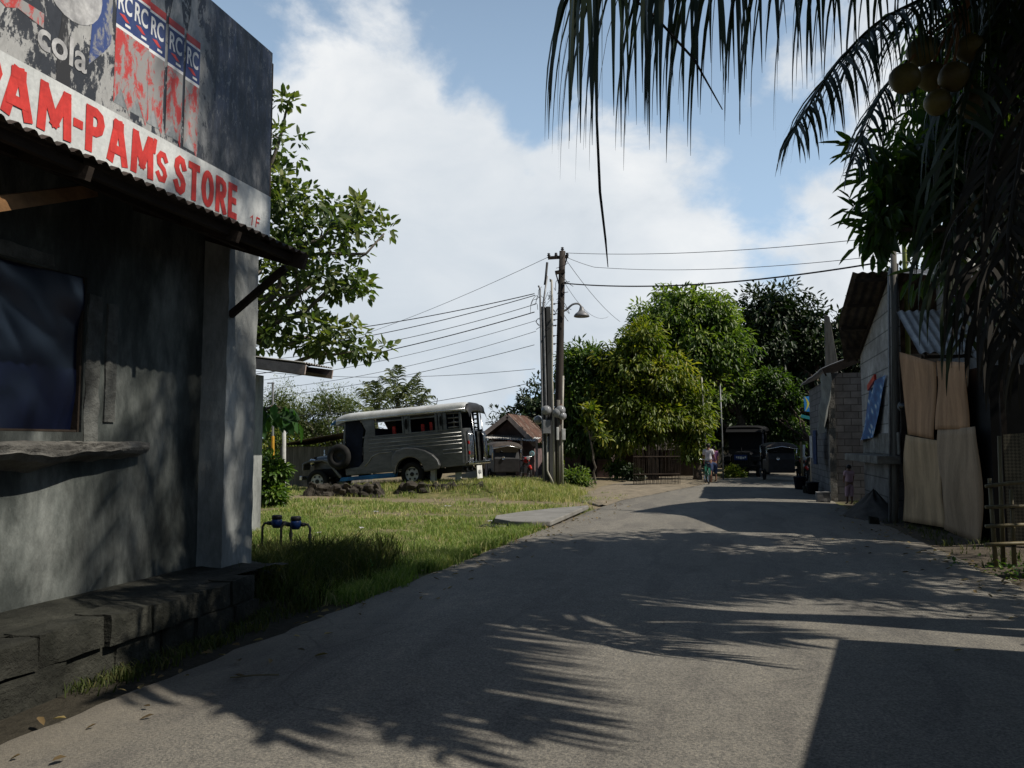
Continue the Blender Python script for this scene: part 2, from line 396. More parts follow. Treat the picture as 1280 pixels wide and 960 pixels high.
def tree(name, label, base, top, tr, blobs, mat, clumps, per, L, W, seed, group=None, bark=None, up=.25, down=.35, spread=.55, cat='tree', limbs=9, shell=(.72, 1.02), inner=.18, rough=.34, nscale=.9, tintb=0.0, csize=1.6, droop=.2, core=3.0):
    "base: ground point, top: (x,y,z) where the trunk forks, blobs: (x,y,z,rx,ry,rz) lobes of the crown"
    rng = np.random.default_rng(seed)
    root = thing(name, label, cat, base, group)
    P, d = crown_points(rng, blobs, clumps, seed, shell, inner, rough, nscale)
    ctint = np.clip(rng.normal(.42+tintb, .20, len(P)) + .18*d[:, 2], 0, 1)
    n = len(P)*per
    CP = np.repeat(P, per, 0); CD = np.repeat(d, per, 0); CT = np.repeat(ctint, per)
    rd = rdirs(rng, n)
    pos = CP+rd*(rng.random((n, 1))**.6)*L*csize*np.array([1, 1, .75])
    D = _norm(rd*spread+CD*.45+np.array([0, 0, 1.0])*up-np.array([0, 0, 1.0])*down*rng.random((n, 1))*2)
    N = _norm(np.array([0, 0, 1.0])+rdirs(rng, n)*.7+CD*.5)
    lv = rng.uniform(.7, 1.2, n)
    # large leaves tinted dark as inner shade fill the inside so that the crown is not see-through
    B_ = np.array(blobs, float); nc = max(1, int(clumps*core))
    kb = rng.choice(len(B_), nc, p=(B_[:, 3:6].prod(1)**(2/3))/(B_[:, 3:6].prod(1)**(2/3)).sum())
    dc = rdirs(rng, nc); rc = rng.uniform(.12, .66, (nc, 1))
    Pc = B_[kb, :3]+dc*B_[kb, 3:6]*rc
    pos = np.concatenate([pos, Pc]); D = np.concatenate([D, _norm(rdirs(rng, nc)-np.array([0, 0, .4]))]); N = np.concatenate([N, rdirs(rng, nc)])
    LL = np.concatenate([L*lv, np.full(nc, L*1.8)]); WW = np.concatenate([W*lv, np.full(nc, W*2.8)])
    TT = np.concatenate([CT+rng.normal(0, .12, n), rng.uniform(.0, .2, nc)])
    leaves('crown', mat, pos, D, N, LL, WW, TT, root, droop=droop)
    mb = MB()
    b = np.array(base, float); t = np.array(top, float)
    pts = limb_pts(b-np.array([0, 0, .1]), t, rng, 0, .10, 7)
    mb.tube(pts, [tr*(1.35 if i == 0 else 1.0-.4*i/7) for i in range(8)], 10)
    Bc = np.array(blobs)[:, :3]
    for i in range(limbs):
        tgt = Bc[i % len(Bc)] if i < len(Bc) else P[rng.integers(len(P))]
        k = 7 if i < len(Bc) else rng.integers(4, 8)
        st = pts[k]
        lp = limb_pts(st, tgt, rng, .06, .2, 5)
        r0 = tr*(.5 if i < len(Bc) else .3)
        mb.tube(lp, [r0*(1-.75*j/5) for j in range(6)], 6)
        for _ in range(2):
            q = P[np.argsort(((P-np.array(lp[4]))**2).sum(1)+rng.random(len(P))*2)[0]]
            mb.tube(limb_pts(lp[4], q, rng, .05, .2, 3), [r0*.3, r0*.22, r0*.15, r0*.08], 5)
    mb.build('trunk', bark or BARK, root, smooth=True)
    return root
def curve_pts(ctrl, n):
    "Catmull-Rom through ctrl"
    c = [np.array(q, float) for q in ctrl]; c = [2*c[0]-c[1]]+c+[2*c[-1]-c[-2]]
    out = []; m_ = len(c)-3
    for i in range(n+1):
        t = i/n*m_; k = min(int(t), m_-1); u = t-k
        p0, p1, p2, p3 = c[k:k+4]
        out.append(.5*((2*p1)+(-p0+p2)*u+(2*p0-5*p1+4*p2-p3)*u*u+(-p0+3*p1-3*p2+p3)*u**3))
    return np.array(out)
def frond(parent, ctrl, n_side, ll, width, mat, rmat, rng, hang=.5, fwd=.6, r0=.03, start=.1, seg=5, tintc=.45, local=False, name='frond', jitter=.15, miss=0.05, prof=None, curl=1.0, sidew=1.0):
    "one palm leaf: a tapering rachis through ctrl and two combs of leaflets; returns the object (rachis and leaflets in one mesh)"
    K = 28
    pts = curve_pts(ctrl, K)
    # rachis tube
    mb = MB(); mb.tube([tuple(p) for p in pts], [r0*(1-.88*i/K) for i in range(K+1)], 5, cap=False)
    V = [np.array(mb.v)]; Fq = [np.array(mb.f, dtype=int)]; T = [np.full(len(mb.f), .25)]
    off = len(mb.v)
    tan = np.gradient(pts, axis=0); tan = _norm(tan)
    t = np.sort(np.concatenate([np.linspace(start, .995, n_side)+rng.normal(0, .3/n_side, n_side) for _ in (0, 1)])); t = np.clip(t, start, .998)
    side = np.where(np.arange(len(t)) % 2 == 0, 1.0, -1.0)
    keep = rng.random(len(t)) > miss; t = t[keep]; side = side[keep]
    n = len(t)
    x = t*K; i0 = np.minimum(x.astype(int), K-1); u = (x-i0)[:, None]
    P = pts[i0]*(1-u)+pts[i0+1]*u; Tn = _norm(tan[i0]*(1-u)+tan[i0+1]*u)
    S = np.cross(Tn, np.array([0, 0, 1.0])); bad = np.linalg.norm(S, axis=1) < .25; S[bad] = np.array([1, .2, 0]); S = _norm(S)*side[:, None]
    pf = prof(t) if prof is not None else np.interp(t, [0, .15, .4, .75, 1], [.45, .8, 1, .85, .4])
    Ln = ll*pf*rng.uniform(.85, 1.1, n)
    D = _norm(S*sidew+Tn*(fwd+.5*t[:, None])+rng.normal(0, jitter, (n, 3))-np.array([0, 0, 1.0])*hang*.5)
    wv = _norm(np.cross(D, np.cross(S, Tn)+rng.normal(0, .4, (n, 3))))
    rows = []; cur = P.copy(); dirv = D.copy()
    for k in range(seg+1):
        w = width*np.interp(k/seg, [0, .2, .6, 1], [.6, 1, .75, .06])*rng.uniform(.85, 1.15, n)
        rows.append((cur-wv*w[:, None]*.5, cur+wv*w[:, None]*.5))
        cur = cur+dirv*(Ln/seg)[:, None]
        dirv = _norm(dirv-np.array([0, 0, 1.0])*hang*curl*(.35+.25*k)/1.0*rng.uniform(.6, 1.4, (n, 1)))
        wv = _norm(wv-dirv*(wv*dirv).sum(1, keepdims=True))
    A = np.stack([q for rw in rows for q in rw], 1)     # n, 2(seg+1), 3
    nv = 2*(seg+1)
    base = off+np.arange(n)[:, None, None]*nv+np.arange(seg)[None, :, None]*2
    Q = (base+np.array([0, 1, 3, 2])[None, None, :]).reshape(-1, 4)
    tn = np.repeat(np.clip(rng.normal(tintc, .18, n), 0, 1), seg)
    Vv = np.concatenate([V[0], A.reshape(-1, 3)]); Ff = np.concatenate([Fq[0], Q]); Tt = np.concatenate([T[0], tn])
    return np_object(name, Vv, Ff, 4, mat, Tt, parent, local)
def auto_frond(parent, c, az, el, length, droop, rng, **kw):
    c = np.array(c, float); h = np.array([math.cos(az), math.sin(az), 0])
    ctrl = []
    for s in (0, .25, .5, .75, 1.0):
        ctrl.append(c+h*length*s*math.cos(el)*(1-.12*s*droop)+np.array([0, 0, 1])*(length*s*math.sin(el)-droop*length*s*s*.55))
    return frond(parent, ctrl, rng=rng, **kw)
def palm(name, label, base, crown, tr, n_fronds, length, ll, width, mat, seed, group=None, n_side=34, hang=.45, els=(-.5, 1.1), local=False, bark=None, cat='palm tree', az0=0.0, tint=.45, seg=4, droop=(.75, 1.0)):
    rng = np.random.default_rng(seed)
    root = thing(name, label, cat, base, group)
    b = np.array(base, float); c = np.array(crown, float)
    pts = [b+(c-b)*t+np.array([math.sin(t*3)*.12, math.cos(t*2)*.1, 0])*(1 if 0 < t < 1 else 0) for t in np.linspace(0, 1, 9)]
    pts[0] = pts[0]-np.array([0, 0, .15])
    MB().tube([tuple(p) for p in pts], [tr*(1.5 if i == 0 else 1.1-.035*i) for i in range(9)], 10).build('trunk', bark or BARK_PALE, root, smooth=True)
    for i in range(n_fronds):
        f = i/max(1, n_fronds-1)
        az = az0+i*2.39996+rng.normal(0, .12); el = els[0]+(els[1]-els[0])*f+rng.normal(0, .08)
        auto_frond(root, c, az, el, length*rng.uniform(.88, 1.08), droop[0]+(droop[1]-droop[0])*rng.random(), rng, n_side=n_side, ll=ll, width=width, mat=mat, rmat=mat, hang=hang, tintc=tint, seg=seg, r0=length*.009)
    return root
def grass_patch(name, mat, pts, h, w, seed, label, lean=.35, per=7, rad=.06, kind='stuff', tintf=None):
    rng = np.random.default_rng(seed)
    n0 = len(pts); n = n0*per
    P = np.repeat(pts, per, 0)+np.concatenate([rng.normal(0, rad, (n, 2)), np.zeros((n, 1))], 1)
    hh = np.repeat(h if hasattr(h, '__len__') else np.full(n0, h), per)*rng.uniform(.45, 1.15, n)
    az = rng.uniform(0, 2*np.pi, n); ln = np.abs(rng.normal(lean, .2, n))
    dx = np.stack([np.cos(az), np.sin(az), np.zeros(n)], 1)
    a2 = rng.uniform(0, 2*np.pi, n)
    S = np.stack([np.cos(a2), np.sin(a2), np.zeros(n)], 1)*w*rng.uniform(.7, 1.3, (n, 1))
    mid = P+np.array([0, 0, 1.0])*(hh*.6)[:, None]+dx*(hh*ln*.35)[:, None]
    tip = P+np.array([0, 0, 1.0])*(hh*(1-.25*ln))[:, None]+dx*(hh*ln)[:, None]
    V = np.stack([P-S, P+S, mid+S*.7, mid-S*.7, tip], 1).reshape(-1, 3)
    b = np.arange(n)[:, None]*5
    q = (b+np.array([0, 1, 2, 3])); tr = (b+np.array([3, 2, 4, 4]))
    # the tip is written as a narrow quad so that all faces have four corners
    V2 = np.concatenate([V, (tip+S*.08)], 0)
    tr[:, 3] = b[:, 0]+3; tr = np.stack([b[:, 0]+3, b[:, 0]+2, 5*n+np.arange(n), b[:, 0]+4], 1)
    T0 = np.clip(rng.normal(.45, .2, n0), 0, 1) if tintf is None else tintf
    T = np.repeat(T0, per)+rng.normal(0, .12, n)
    return tag(np_object(name, V2, np.concatenate([q, tr], 0), 4, mat, np.concatenate([T, T])), label, 'grass', None, kind)
# ------------------------------------------------------------------ sky and sun
SUN_EL = 47.0
SUN = Vector((1.0, -0.06, 0)).normalized()*math.cos(R(SUN_EL)) + Vector((0, 0, math.sin(R(SUN_EL))))
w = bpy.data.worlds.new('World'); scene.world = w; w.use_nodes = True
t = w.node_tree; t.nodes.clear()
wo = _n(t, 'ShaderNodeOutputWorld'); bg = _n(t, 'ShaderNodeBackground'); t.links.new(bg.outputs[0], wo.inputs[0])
sky = _n(t, 'ShaderNodeTexSky', sky_type='NISHITA'); sky.sun_disc = False
sky.sun_elevation = R(SUN_EL); sky.sun_rotation = math.atan2(SUN.x, SUN.y); sky.air_density = 1.0; sky.dust_density = .6; sky.ozone_density = 2.0
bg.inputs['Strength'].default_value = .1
tc = _n(t, 'ShaderNodeTexCoord'); dirv = tc.outputs['Generated']
def dirpix(px, py): return ray(px, py).normalized()
def spot(px, py, rad, soft=1.0):
    "soft round area of the sky about a direction"
    d = dirpix(px, py); vm = _n(t, 'ShaderNodeVectorMath', operation='DOT_PRODUCT')
    t.links.new(dirv, vm.inputs[0]); vm.inputs[1].default_value = d
    mr = _n(t, 'ShaderNodeMapRange', interpolation_type='SMOOTHSTEP')
    a = rad/1000.0
    mr.inputs['From Min'].default_value = math.cos(a*(1+.55*soft)); mr.inputs['From Max'].default_value = math.cos(a*max(0, 1-.75*soft))
    t.links.new(vm.outputs['Value'], mr.inputs['Value']); return mr.outputs[0]
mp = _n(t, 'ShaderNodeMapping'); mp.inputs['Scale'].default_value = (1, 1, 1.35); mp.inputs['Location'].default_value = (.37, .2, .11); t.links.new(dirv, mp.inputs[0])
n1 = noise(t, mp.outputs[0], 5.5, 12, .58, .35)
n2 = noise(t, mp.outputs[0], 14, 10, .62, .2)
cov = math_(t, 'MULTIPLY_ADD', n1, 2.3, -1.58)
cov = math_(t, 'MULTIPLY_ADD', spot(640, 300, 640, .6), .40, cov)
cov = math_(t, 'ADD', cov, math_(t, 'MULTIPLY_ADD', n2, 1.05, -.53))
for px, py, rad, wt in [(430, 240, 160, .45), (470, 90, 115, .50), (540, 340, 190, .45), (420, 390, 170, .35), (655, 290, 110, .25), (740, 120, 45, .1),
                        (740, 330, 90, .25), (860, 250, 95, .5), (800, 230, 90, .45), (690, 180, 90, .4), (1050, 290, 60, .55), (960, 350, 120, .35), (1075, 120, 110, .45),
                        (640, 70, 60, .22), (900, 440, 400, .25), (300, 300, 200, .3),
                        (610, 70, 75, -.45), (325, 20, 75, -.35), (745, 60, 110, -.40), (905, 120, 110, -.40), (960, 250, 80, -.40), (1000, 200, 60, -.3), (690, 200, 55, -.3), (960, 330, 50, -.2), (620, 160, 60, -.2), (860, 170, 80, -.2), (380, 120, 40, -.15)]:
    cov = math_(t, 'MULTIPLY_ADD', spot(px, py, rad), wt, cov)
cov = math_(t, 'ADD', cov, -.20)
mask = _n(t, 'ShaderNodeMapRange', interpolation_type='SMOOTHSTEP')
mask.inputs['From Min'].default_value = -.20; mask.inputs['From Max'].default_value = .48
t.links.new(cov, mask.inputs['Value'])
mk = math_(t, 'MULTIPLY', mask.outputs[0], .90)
# cloud tone: bright tops, greyer where thick and low on the left
mp2 = _n(t, 'ShaderNodeMapping'); mp2.inputs['Scale'].default_value = (1, 1, 1.6); mp2.inputs['Location'].default_value = (.31, .17, .19); t.links.new(dirv, mp2.inputs[0])
n3 = noise(t, mp2.outputs[0], 6, 9, .55, .3)
ctone = ramp(t, n3, [(.30, (6.3, 6.75, 7.2)), (.52, (8.3, 8.55, 8.75)), (.68, (9.5, 9.55, 9.5))])
low = math_(t, 'MULTIPLY', spot(560, 440, 230), .55)
ctone = mix(t, low, ctone, (5.6, 6.3, 7.0))
skyc = mix(t, 1.0, sky.outputs[0], (.85, .85, .85), 'MULTIPLY')
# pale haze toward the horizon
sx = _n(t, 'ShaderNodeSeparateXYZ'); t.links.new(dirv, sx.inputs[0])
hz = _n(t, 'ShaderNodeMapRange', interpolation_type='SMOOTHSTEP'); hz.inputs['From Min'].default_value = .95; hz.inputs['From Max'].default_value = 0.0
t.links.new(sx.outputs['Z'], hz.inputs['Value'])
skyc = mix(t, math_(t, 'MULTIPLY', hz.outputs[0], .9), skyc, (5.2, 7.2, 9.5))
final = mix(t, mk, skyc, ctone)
# the sky behind the viewpoint is darkened to lower the ambient fill
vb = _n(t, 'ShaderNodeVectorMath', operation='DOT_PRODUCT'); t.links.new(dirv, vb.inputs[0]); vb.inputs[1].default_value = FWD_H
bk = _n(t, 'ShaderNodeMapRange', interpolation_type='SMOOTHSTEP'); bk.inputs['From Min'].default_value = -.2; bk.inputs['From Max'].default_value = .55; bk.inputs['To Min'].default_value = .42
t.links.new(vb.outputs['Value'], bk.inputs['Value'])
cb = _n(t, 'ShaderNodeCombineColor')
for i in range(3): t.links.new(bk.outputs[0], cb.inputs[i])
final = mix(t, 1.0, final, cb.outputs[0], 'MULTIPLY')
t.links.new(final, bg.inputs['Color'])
w.cycles.sampling_method = 'MANUAL'; w.cycles.sample_map_resolution = 512

sl = bpy.data.lights.new('sun', 'SUN'); sl.energy = 5.0; sl.angle = R(.5); sl.color = (1.0, .93, .82)
so = bpy.data.objects.new('sun', sl); COL.objects.link(so); so.rotation_euler = SUN.to_track_quat('Z', 'Y').to_euler(); so.location = (30, 0, 30)

# ------------------------------------------------------------------ ground
def sstep(a, b, x):
    q = np.clip((x-a)/(b-a), 0, 1); return q*q*(3-2*q)
def gz(x, y):
    x = np.asarray(x, float); y = np.asarray(y, float)
    z = np.full(np.broadcast(x, y).shape, -.03)
    lot = sstep(-4.0, -4.8, x)
    z = z+lot*(.05+.03*np.sin(x*.9+1)*np.cos(y*.55))
    z = z-lot*.10*sstep(6.9, 6.4, y)                           # drain beside the store's ledge
    mound = sstep(-14.2, -9.6, x)*sstep(-4.2, -6.5, x)*sstep(22.8, 24.6, y)*sstep(31, 28, y)
    z = z+.33*mound
    right = sstep(3.4, 4.2, x)
    z = z+right*(.05+.04*np.sin(x*1.7)*np.sin(y*1.3))
    return z
def gz1(x, y): return float(gz(x, y))
def build_ground():
    xs = np.concatenate([np.linspace(-900, -60, 12), np.linspace(-50, -16, 18), np.arange(-15.5, 6.1, .22), np.linspace(7, 50, 18), np.linspace(60, 900, 12)])
    ys = np.concatenate([np.linspace(-300, -20, 8), np.linspace(-15, 1, 9), np.arange(1.5, 40, .25), np.linspace(41, 80, 16), np.linspace(90, 1500, 12)])
    X, Y = np.meshgrid(xs, ys, indexing='ij'); Z = gz(X, Y)
    near = (np.abs(X) < 17) & (Y > 0) & (Y < 42)
    jit = np.array([[mnoise.noise(Vector((a*1.7, b*1.7, 3))) for b in ys] for a in xs])
    off = np.where(X < -3.9, .022, np.where(X > 3.4, .035, 0))
    Z = Z+np.where(near, jit*off, 0)
    V = np.stack([X, Y, Z], -1).reshape(-1, 3); ny = len(ys)
    i = np.arange(len(xs)-1)[:, None]*ny+np.arange(ny-1)[None, :]; i = i.ravel()
    Fq = np.stack([i, i+ny, i+ny+1, i+1], 1)
    m_, t, b, out = new_mat('ground')
    v = objvec(t)
    big = noise(t, v, .45, 8, .62, .3); fine = noise(t, v, 14, 6, .7); mid = noise(t, v, 2.2, 7, .65)
    grassy = ramp(t, mid, [(.30, (.09, .11, .035)), (.5, (.15, .15, .06)), (.68, (.25, .21, .11))])
    dirt = ramp(t, mid, [(.3, (.17, .135, .09)), (.7, (.26, .215, .15))])
    sep = _n(t, 'ShaderNodeSeparateXYZ'); t.links.new(v, sep.inputs[0])
    # two bare wheel tracks across the lot, and bare earth right of the road and far up on the left
    def band(sock, a, b_, c, d):
        m1 = _n(t, 'ShaderNodeMapRange', interpolation_type='SMOOTHSTEP'); m1.inputs[1].default_value = a; m1.inputs[2].default_value = b_; t.links.new(sock, m1.inputs[0])
        m2 = _n(t, 'ShaderNodeMapRange', interpolation_type='SMOOTHSTEP'); m2.inputs[1].default_value = d; m2.inputs[2].default_value = c; t.links.new(sock, m2.inputs[0])
        return math_(t, 'MULTIPLY', m1.outputs[0], m2.outputs[0])
    yw = math_(t, 'ADD', sep.outputs['Y'], math_(t, 'MULTIPLY_ADD', mid, 1.6, -.8))
    tr = math_(t, 'MAXIMUM', band(yw, 20.2, 20.9, 22.3, 23.4), math_(t, 'MULTIPLY', band(yw, 17.2, 17.5, 17.9, 18.3), .8))
    rt = band(math_(t, 'ADD', sep.outputs['X'], math_(t, 'MULTIPLY_ADD', mid, .8, -.4)), 2.9, 3.4, 400, 500)
    far = band(yw, 26.5, 29, 400, 500)
    bare = math_(t, 'MAXIMUM', math_(t, 'MAXIMUM', tr, far), 0.0)
    bare = math_(t, 'MULTIPLY', bare, ramp(t, big, [(.3, (.55,)*3), (.6, (1, 1, 1))]))
    ditch = math_(t, 'MULTIPLY', band(sep.outputs['Y'], -300, -299, 7.2, 8.6), band(sep.outputs['X'], -7, -6, 3.0, 3.5))
    patch = ramp(t, big, [(.50, (0, 0, 0)), (.66, (.55,)*3)])
    col = mix(t, math_(t, 'MAXIMUM', bare, patch), grassy, dirt)
    col = mix(t, ditch, col, (.045, .04, .03))
    col = mix(t, rt, col, ramp(t, mid, [(.3, (.065, .055, .042)), (.7, (.12, .10, .078))]))
    col = mix(t, .6, col, ramp(t, fine, [(.28, (.4,)*3), (.72, (1.45,)*3)]), 'MULTIPLY')
    t.links.new(col, b.inputs['Base Color']); b.inputs['Roughness'].default_value = 1; b.inputs['Specular IOR Level'].default_value = .1
    bump(t, b, fine, .9, .03)
    o = np_object('ground', V, Fq, 4, m_, None, None, False, True); tag(o, kind='structure')
build_ground()

# ------------------------------------------------------------------ road
def road_l(y):
    return np.interp(y, [-30, 3.8, 8.5, 13.8, 19.5, 23.5, 29, 36, 45, 60, 90], [-4.05, -4.05, -3.86, -3.66, -3.4, -3.15, -2.0, -.6, .2, 1.5, 5])
def road_r(y):
    return np.interp(y, [-30, 5, 10.4, 17.9, 28.3, 38.8, 50, 60, 90], [3.6, 3.5, 3.42, 3.3, 3.0, 3.0, 4.2, 6.5, 13])
def build_road():
    ys = np.concatenate([np.linspace(-30, 2, 20), np.arange(2.2, 45, .16), np.linspace(46, 90, 30)]); N = 40
    V = []
    for y in ys:
        a = float(road_l(y))+.07*mnoise.noise(Vector((y*1.6, 1, 0)))+.05*mnoise.noise(Vector((y*5, 4, 0)))
        c = float(road_r(y))+.10*mnoise.noise(Vector((y*1.3, 7, 0)))+.06*mnoise.noise(Vector((y*5, 9, 0)))
        for k in range(N+1):
            u = k/N; x = a+(c-a)*u
            z = .028-.03*(2*u-1)**4 + .008*mnoise.noise(Vector((x*.7, y*.5, 0)))
            if k in (0, N): z = -.06
            V.append((x, y, z))
    i = np.arange(len(ys)-1)[:, None]*(N+1)+np.arange(N)[None, :]; i = i.ravel()
    Fq = np.stack([i, i+1, i+N+2, i+N+1], 1)
    m_, t, b, out = new_mat('asphalt')
    v = objvec(t); v2 = objvec(t, (1, .25, 1))
    big = noise(t, v2, .8, 8, .6, .3); mid = noise(t, v, 5, 8, .7); fine = noise(t, v, 58, 4, .85); grit = noise(t, v, 160, 2, .6)
    col = ramp(t, big, [(.3, (.142, .135, .119)), (.52, (.172, .163, .143)), (.72, (.205, .193, .168))])
    col = mix(t, .5, col, ramp(t, mid, [(.3, (.72,)*3), (.7, (1.2,)*3)]), 'MULTIPLY')
    col = mix(t, .75, col, ramp(t, fine, [(.36, (.32, .32, .33)), (.5, (1, 1, 1)), (.64, (1.95, 1.85, 1.7))]), 'MULTIPLY')
    vo = _n(t, 'ShaderNodeTexVoronoi'); vo.inputs['Scale'].default_value = 9; t.links.new(v, vo.inputs['Vector'])
    pits = ramp(t, vo.outputs['Distance'], [(.035, (.3,)*3), (.07, (1, 1, 1))])
    col = mix(t, .8, col, pits, 'MULTIPLY')
    # dusty, paler margins and worn patches
    sepx = _n(t, 'ShaderNodeSeparateXYZ'); t.links.new(v, sepx.inputs[0])
    ex = math_(t, 'ABSOLUTE', math_(t, 'ADD', sepx.outputs['X'], .25))
    em = _n(t, 'ShaderNodeMapRange', interpolation_type='SMOOTHSTEP'); em.inputs[1].default_value = 2.5; em.inputs[2].default_value = 3.7; t.links.new(math_(t, 'ADD', ex, math_(t, 'MULTIPLY_ADD', mid, 1.6, -.8)), em.inputs[0])
    col = mix(t, math_(t, 'MULTIPLY', em.outputs[0], .55), col, (.20, .175, .135))
    pt = ramp(t, noise(t, v2, 1.7, 5, .55, .6), [(.40, (.78, .78, .8)), (.47, (1, 1, 1)), (.60, (1, 1, 1)), (.66, (1.16, 1.14, 1.1))])
    col = mix(t, .8, col, pt, 'MULTIPLY')
    # fine cracks
    vc = _n(t, 'ShaderNodeTexVoronoi', feature='DISTANCE_TO_EDGE'); vc.inputs['Scale'].default_value = .55
    vd = mix(t, .12, v, noise(t, v, 1.5, 6, .7), 'ADD'); t.links.new(vd, vc.inputs['Vector'])
    ck = ramp(t, vc.outputs['Distance'], [(.0, (.55,)*3), (.008, (1, 1, 1))])
    ckm = ramp(t, noise(t, v, .5, 3, .5), [(.48, (0, 0, 0)), (.6, (1, 1, 1))])
    col = mix(t, math_(t, 'MULTIPLY', ckm, .7), col, ck, 'MULTIPLY')
    t.links.new(col, b.inputs['Base Color']); b.inputs['Roughness'].default_value = .88; b.inputs['Specular IOR Level'].default_value = .3
    h = math_(t, 'ADD', math_(t, 'MULTIPLY', fine, .6), math_(t, 'MULTIPLY', grit, .4))
    bump(t, b, h, .9, .014)
    tag(np_object('road', np.array(V), Fq, 4, m_, None, None, False, True), kind='structure')
build_road()

# dry gravel shoulder on the left where the road narrows
def build_shoulder():
    V = []; ys = np.arange(21.5, 44, .4); N = 14
    for y in ys:
        c = float(road_l(y))+.2
        a = float(np.interp(y, [21.5, 23, 27, 34, 44], [-3.3, -4.0, -5.2, -4.6, -3]))
        for k in range(N+1):
            x = a+(c-a)*k/N + .12*mnoise.noise(Vector((y*2, k*1.0, 0)))*(1 if k == 0 else 0)
            V.append((x, y, .012+.03*(1-abs(2*k/N-1))+.02*mnoise.noise(Vector((x*2, y*2, 0))) if 0 < k else -.02))
    i = (np.arange(len(ys)-1)[:, None]*(N+1)+np.arange(N)[None, :]).ravel()
    gm = M('dry_gravel', (.30, .255, .19), (.20, .17, .125), 3, 1, bmp=1, bscale=22, dirt=.3, bdist=.03)
    tag(np_object('gravel_shoulder', np.array(V), np.stack([i, i+1, i+N+2, i+N+1], 1), 4, gm, None, None, False, True), kind='structure')
build_shoulder()

# concrete crossing slab over the roadside ditch, with a black box painting the shade in its mouth
mb = MB()
out2 = [(-3.35, 15.6), (-3.7, 15.45), (-4.15, 15.5), (-4.6, 15.95), (-4.75, 16.6), (-4.5, 17.6), (-3.95, 18.9), (-3.3, 19.9)]
mb.prism(out2, (0, 0, .03), (1, 0, 0), (0, 1, 0), (0, 0, .10))
RAMP_M = M('cast_concrete', (.27, .265, .25), (.19, .185, .17), 2.2, .95, bmp=.5, bscale=40, dirt=.3)
o = mb.build('concrete_crossing_slab', RAMP_M, bevel=.02); tag(o, kind='structure')
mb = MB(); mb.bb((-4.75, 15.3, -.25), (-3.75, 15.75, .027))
tag(mb.build('ditch_mouth_shade', BLACKISH), kind='structure')
# ------------------------------------------------------------------ the store on the left
WX = -5.3            # plane of the wall that faces the road
def rough_box(mb, lo, hi, n=(6, 6, 6), amp=.02, s=4, seed=0, round_=.0):
    "box with a lumpy broken surface"
    lo = Vector(lo); hi = Vector(hi); sz = hi-lo; c = (lo+hi)/2
    def dsp(p):
        nv = mnoise.noise_vector(p*s+Vector((seed, seed*.7, 0)))
        q = p+nv*amp
        if round_:
            l = Vector([(p[i]-c[i])/(sz[i]/2) for i in range(3)])
            e = sorted([abs(x) for x in l])[1]
            q = q+(c-p)*round_*max(0, e-.6)
        return q
    fs = [(0, 1, 2, lo.z), (0, 1, 2, hi.z), (0, 2, 1, lo.y), (0, 2, 1, hi.y), (1, 2, 0, lo.x), (1, 2, 0, hi.x)]
    for a, b, k, val in fs:
        def fn(u, v, a=a, b=b, k=k, val=val):
            p = Vector((0, 0, 0)); p[a] = lo[a]+sz[a]*u; p[b] = lo[b]+sz[b]*v; p[k] = val
            return dsp(p)
        mb.grid(fn, n[a], n[b])
    return mb
def corrugated(mb, o, u, v, lu, lv, pitch=.076, amp=.011, nv=6, warp=0.0, seed=0):
    "sheet from o: u across the corrugations, v along them"
    o = Vector(o); u = Vector(u).normalized(); v = Vector(v).normalized(); nn = u.cross(v)
    n = max(8, int(lu/pitch*6))
    def fn(a, b):
        p = o+u*(a*lu)+v*(b*lv)
        return p+nn*(amp*math.sin(2*math.pi*a*lu/pitch)+warp*mnoise.noise(p*1.1+Vector((seed, 0, 0))))
    return mb.grid(fn, n, nv)
st = thing('store_building', 'dark stained concrete store with tin awning at left edge of the road', 'store', (-7, 4, .4))
mb = MB()
y0w, y1w, z0w, z1w = 3.9, 5.66, 1.75, 3.08
mb.bb((-5.5, -3, .36), (WX, y0w, 4.0)); mb.bb((-5.5, y0w, .36), (WX, y1w, z0w)); mb.bb((-5.5, y0w, z1w), (WX, y1w, 4.0)); mb.bb((-5.5, y1w, .36), (WX, 7.3, 4.0))
mb.bb((-12, 7.55, .3), (-5.45, 7.75, 4.0)); mb.bb((-12, -3, .3), (-11.8, 7.55, 4.0))
mb.build('wall', STORE_WALL, st)
mb = MB(); rough_box(mb, (-5.46, 7.26, .34), (-5.0, 7.80, 3.86), (6, 6, 34), .012, 5, 2); mb.build('column', COLUMN, st, smooth=False)
RAW_DARK = M('crumbling_plaster', (.15, .155, .145), (.06, .062, .058), 3, .95, bmp=.9, bscale=14, dirt=.6, bdist=.03)
# plaster surround, broken away from the blocks behind
mb = MB(); rough_box(mb, (WX-.02, 5.68, 1.62), (WX+.012, 5.84, 2.95), (2, 4, 26), .022, 6, 3); rough_box(mb, (WX-.02, 5.9, 1.85), (WX+.02, 6.02, 2.9), (2, 3, 20), .012, 7, 5)
rough_box(mb, (WX-.02, 3.6, 3.10), (WX+.012, 5.3, 3.2), (2, 24, 4), .022, 6, 4)
mb.build('window_surround', RAW_DARK, st)
# crumpled blue sheet that closes the window
mb = MB(); mb.grid(lambda u, v: (WX-.07+.06*mnoise.noise(Vector((u*2.6, v*2.4, 5)))+.045*abs(mnoise.noise(Vector((u*4+v*2.5, v*1.6, 8)))), y0w+(y1w-y0w)*u, z0w+(z1w-z0w)*v), 60, 60)
ws = mb.build('window_sheet', BLUE_TARP, st, smooth=True)
mb = MB(); mb.bb((WX-.12, y1w-.022, z0w), (WX-.02, y1w-.003, z1w)); mb.bb((WX-.12, y0w, z0w+.003), (WX-.02, y1w-.03, z0w+.02)); mb.build('window_frame', WOOD_DARK, ws)
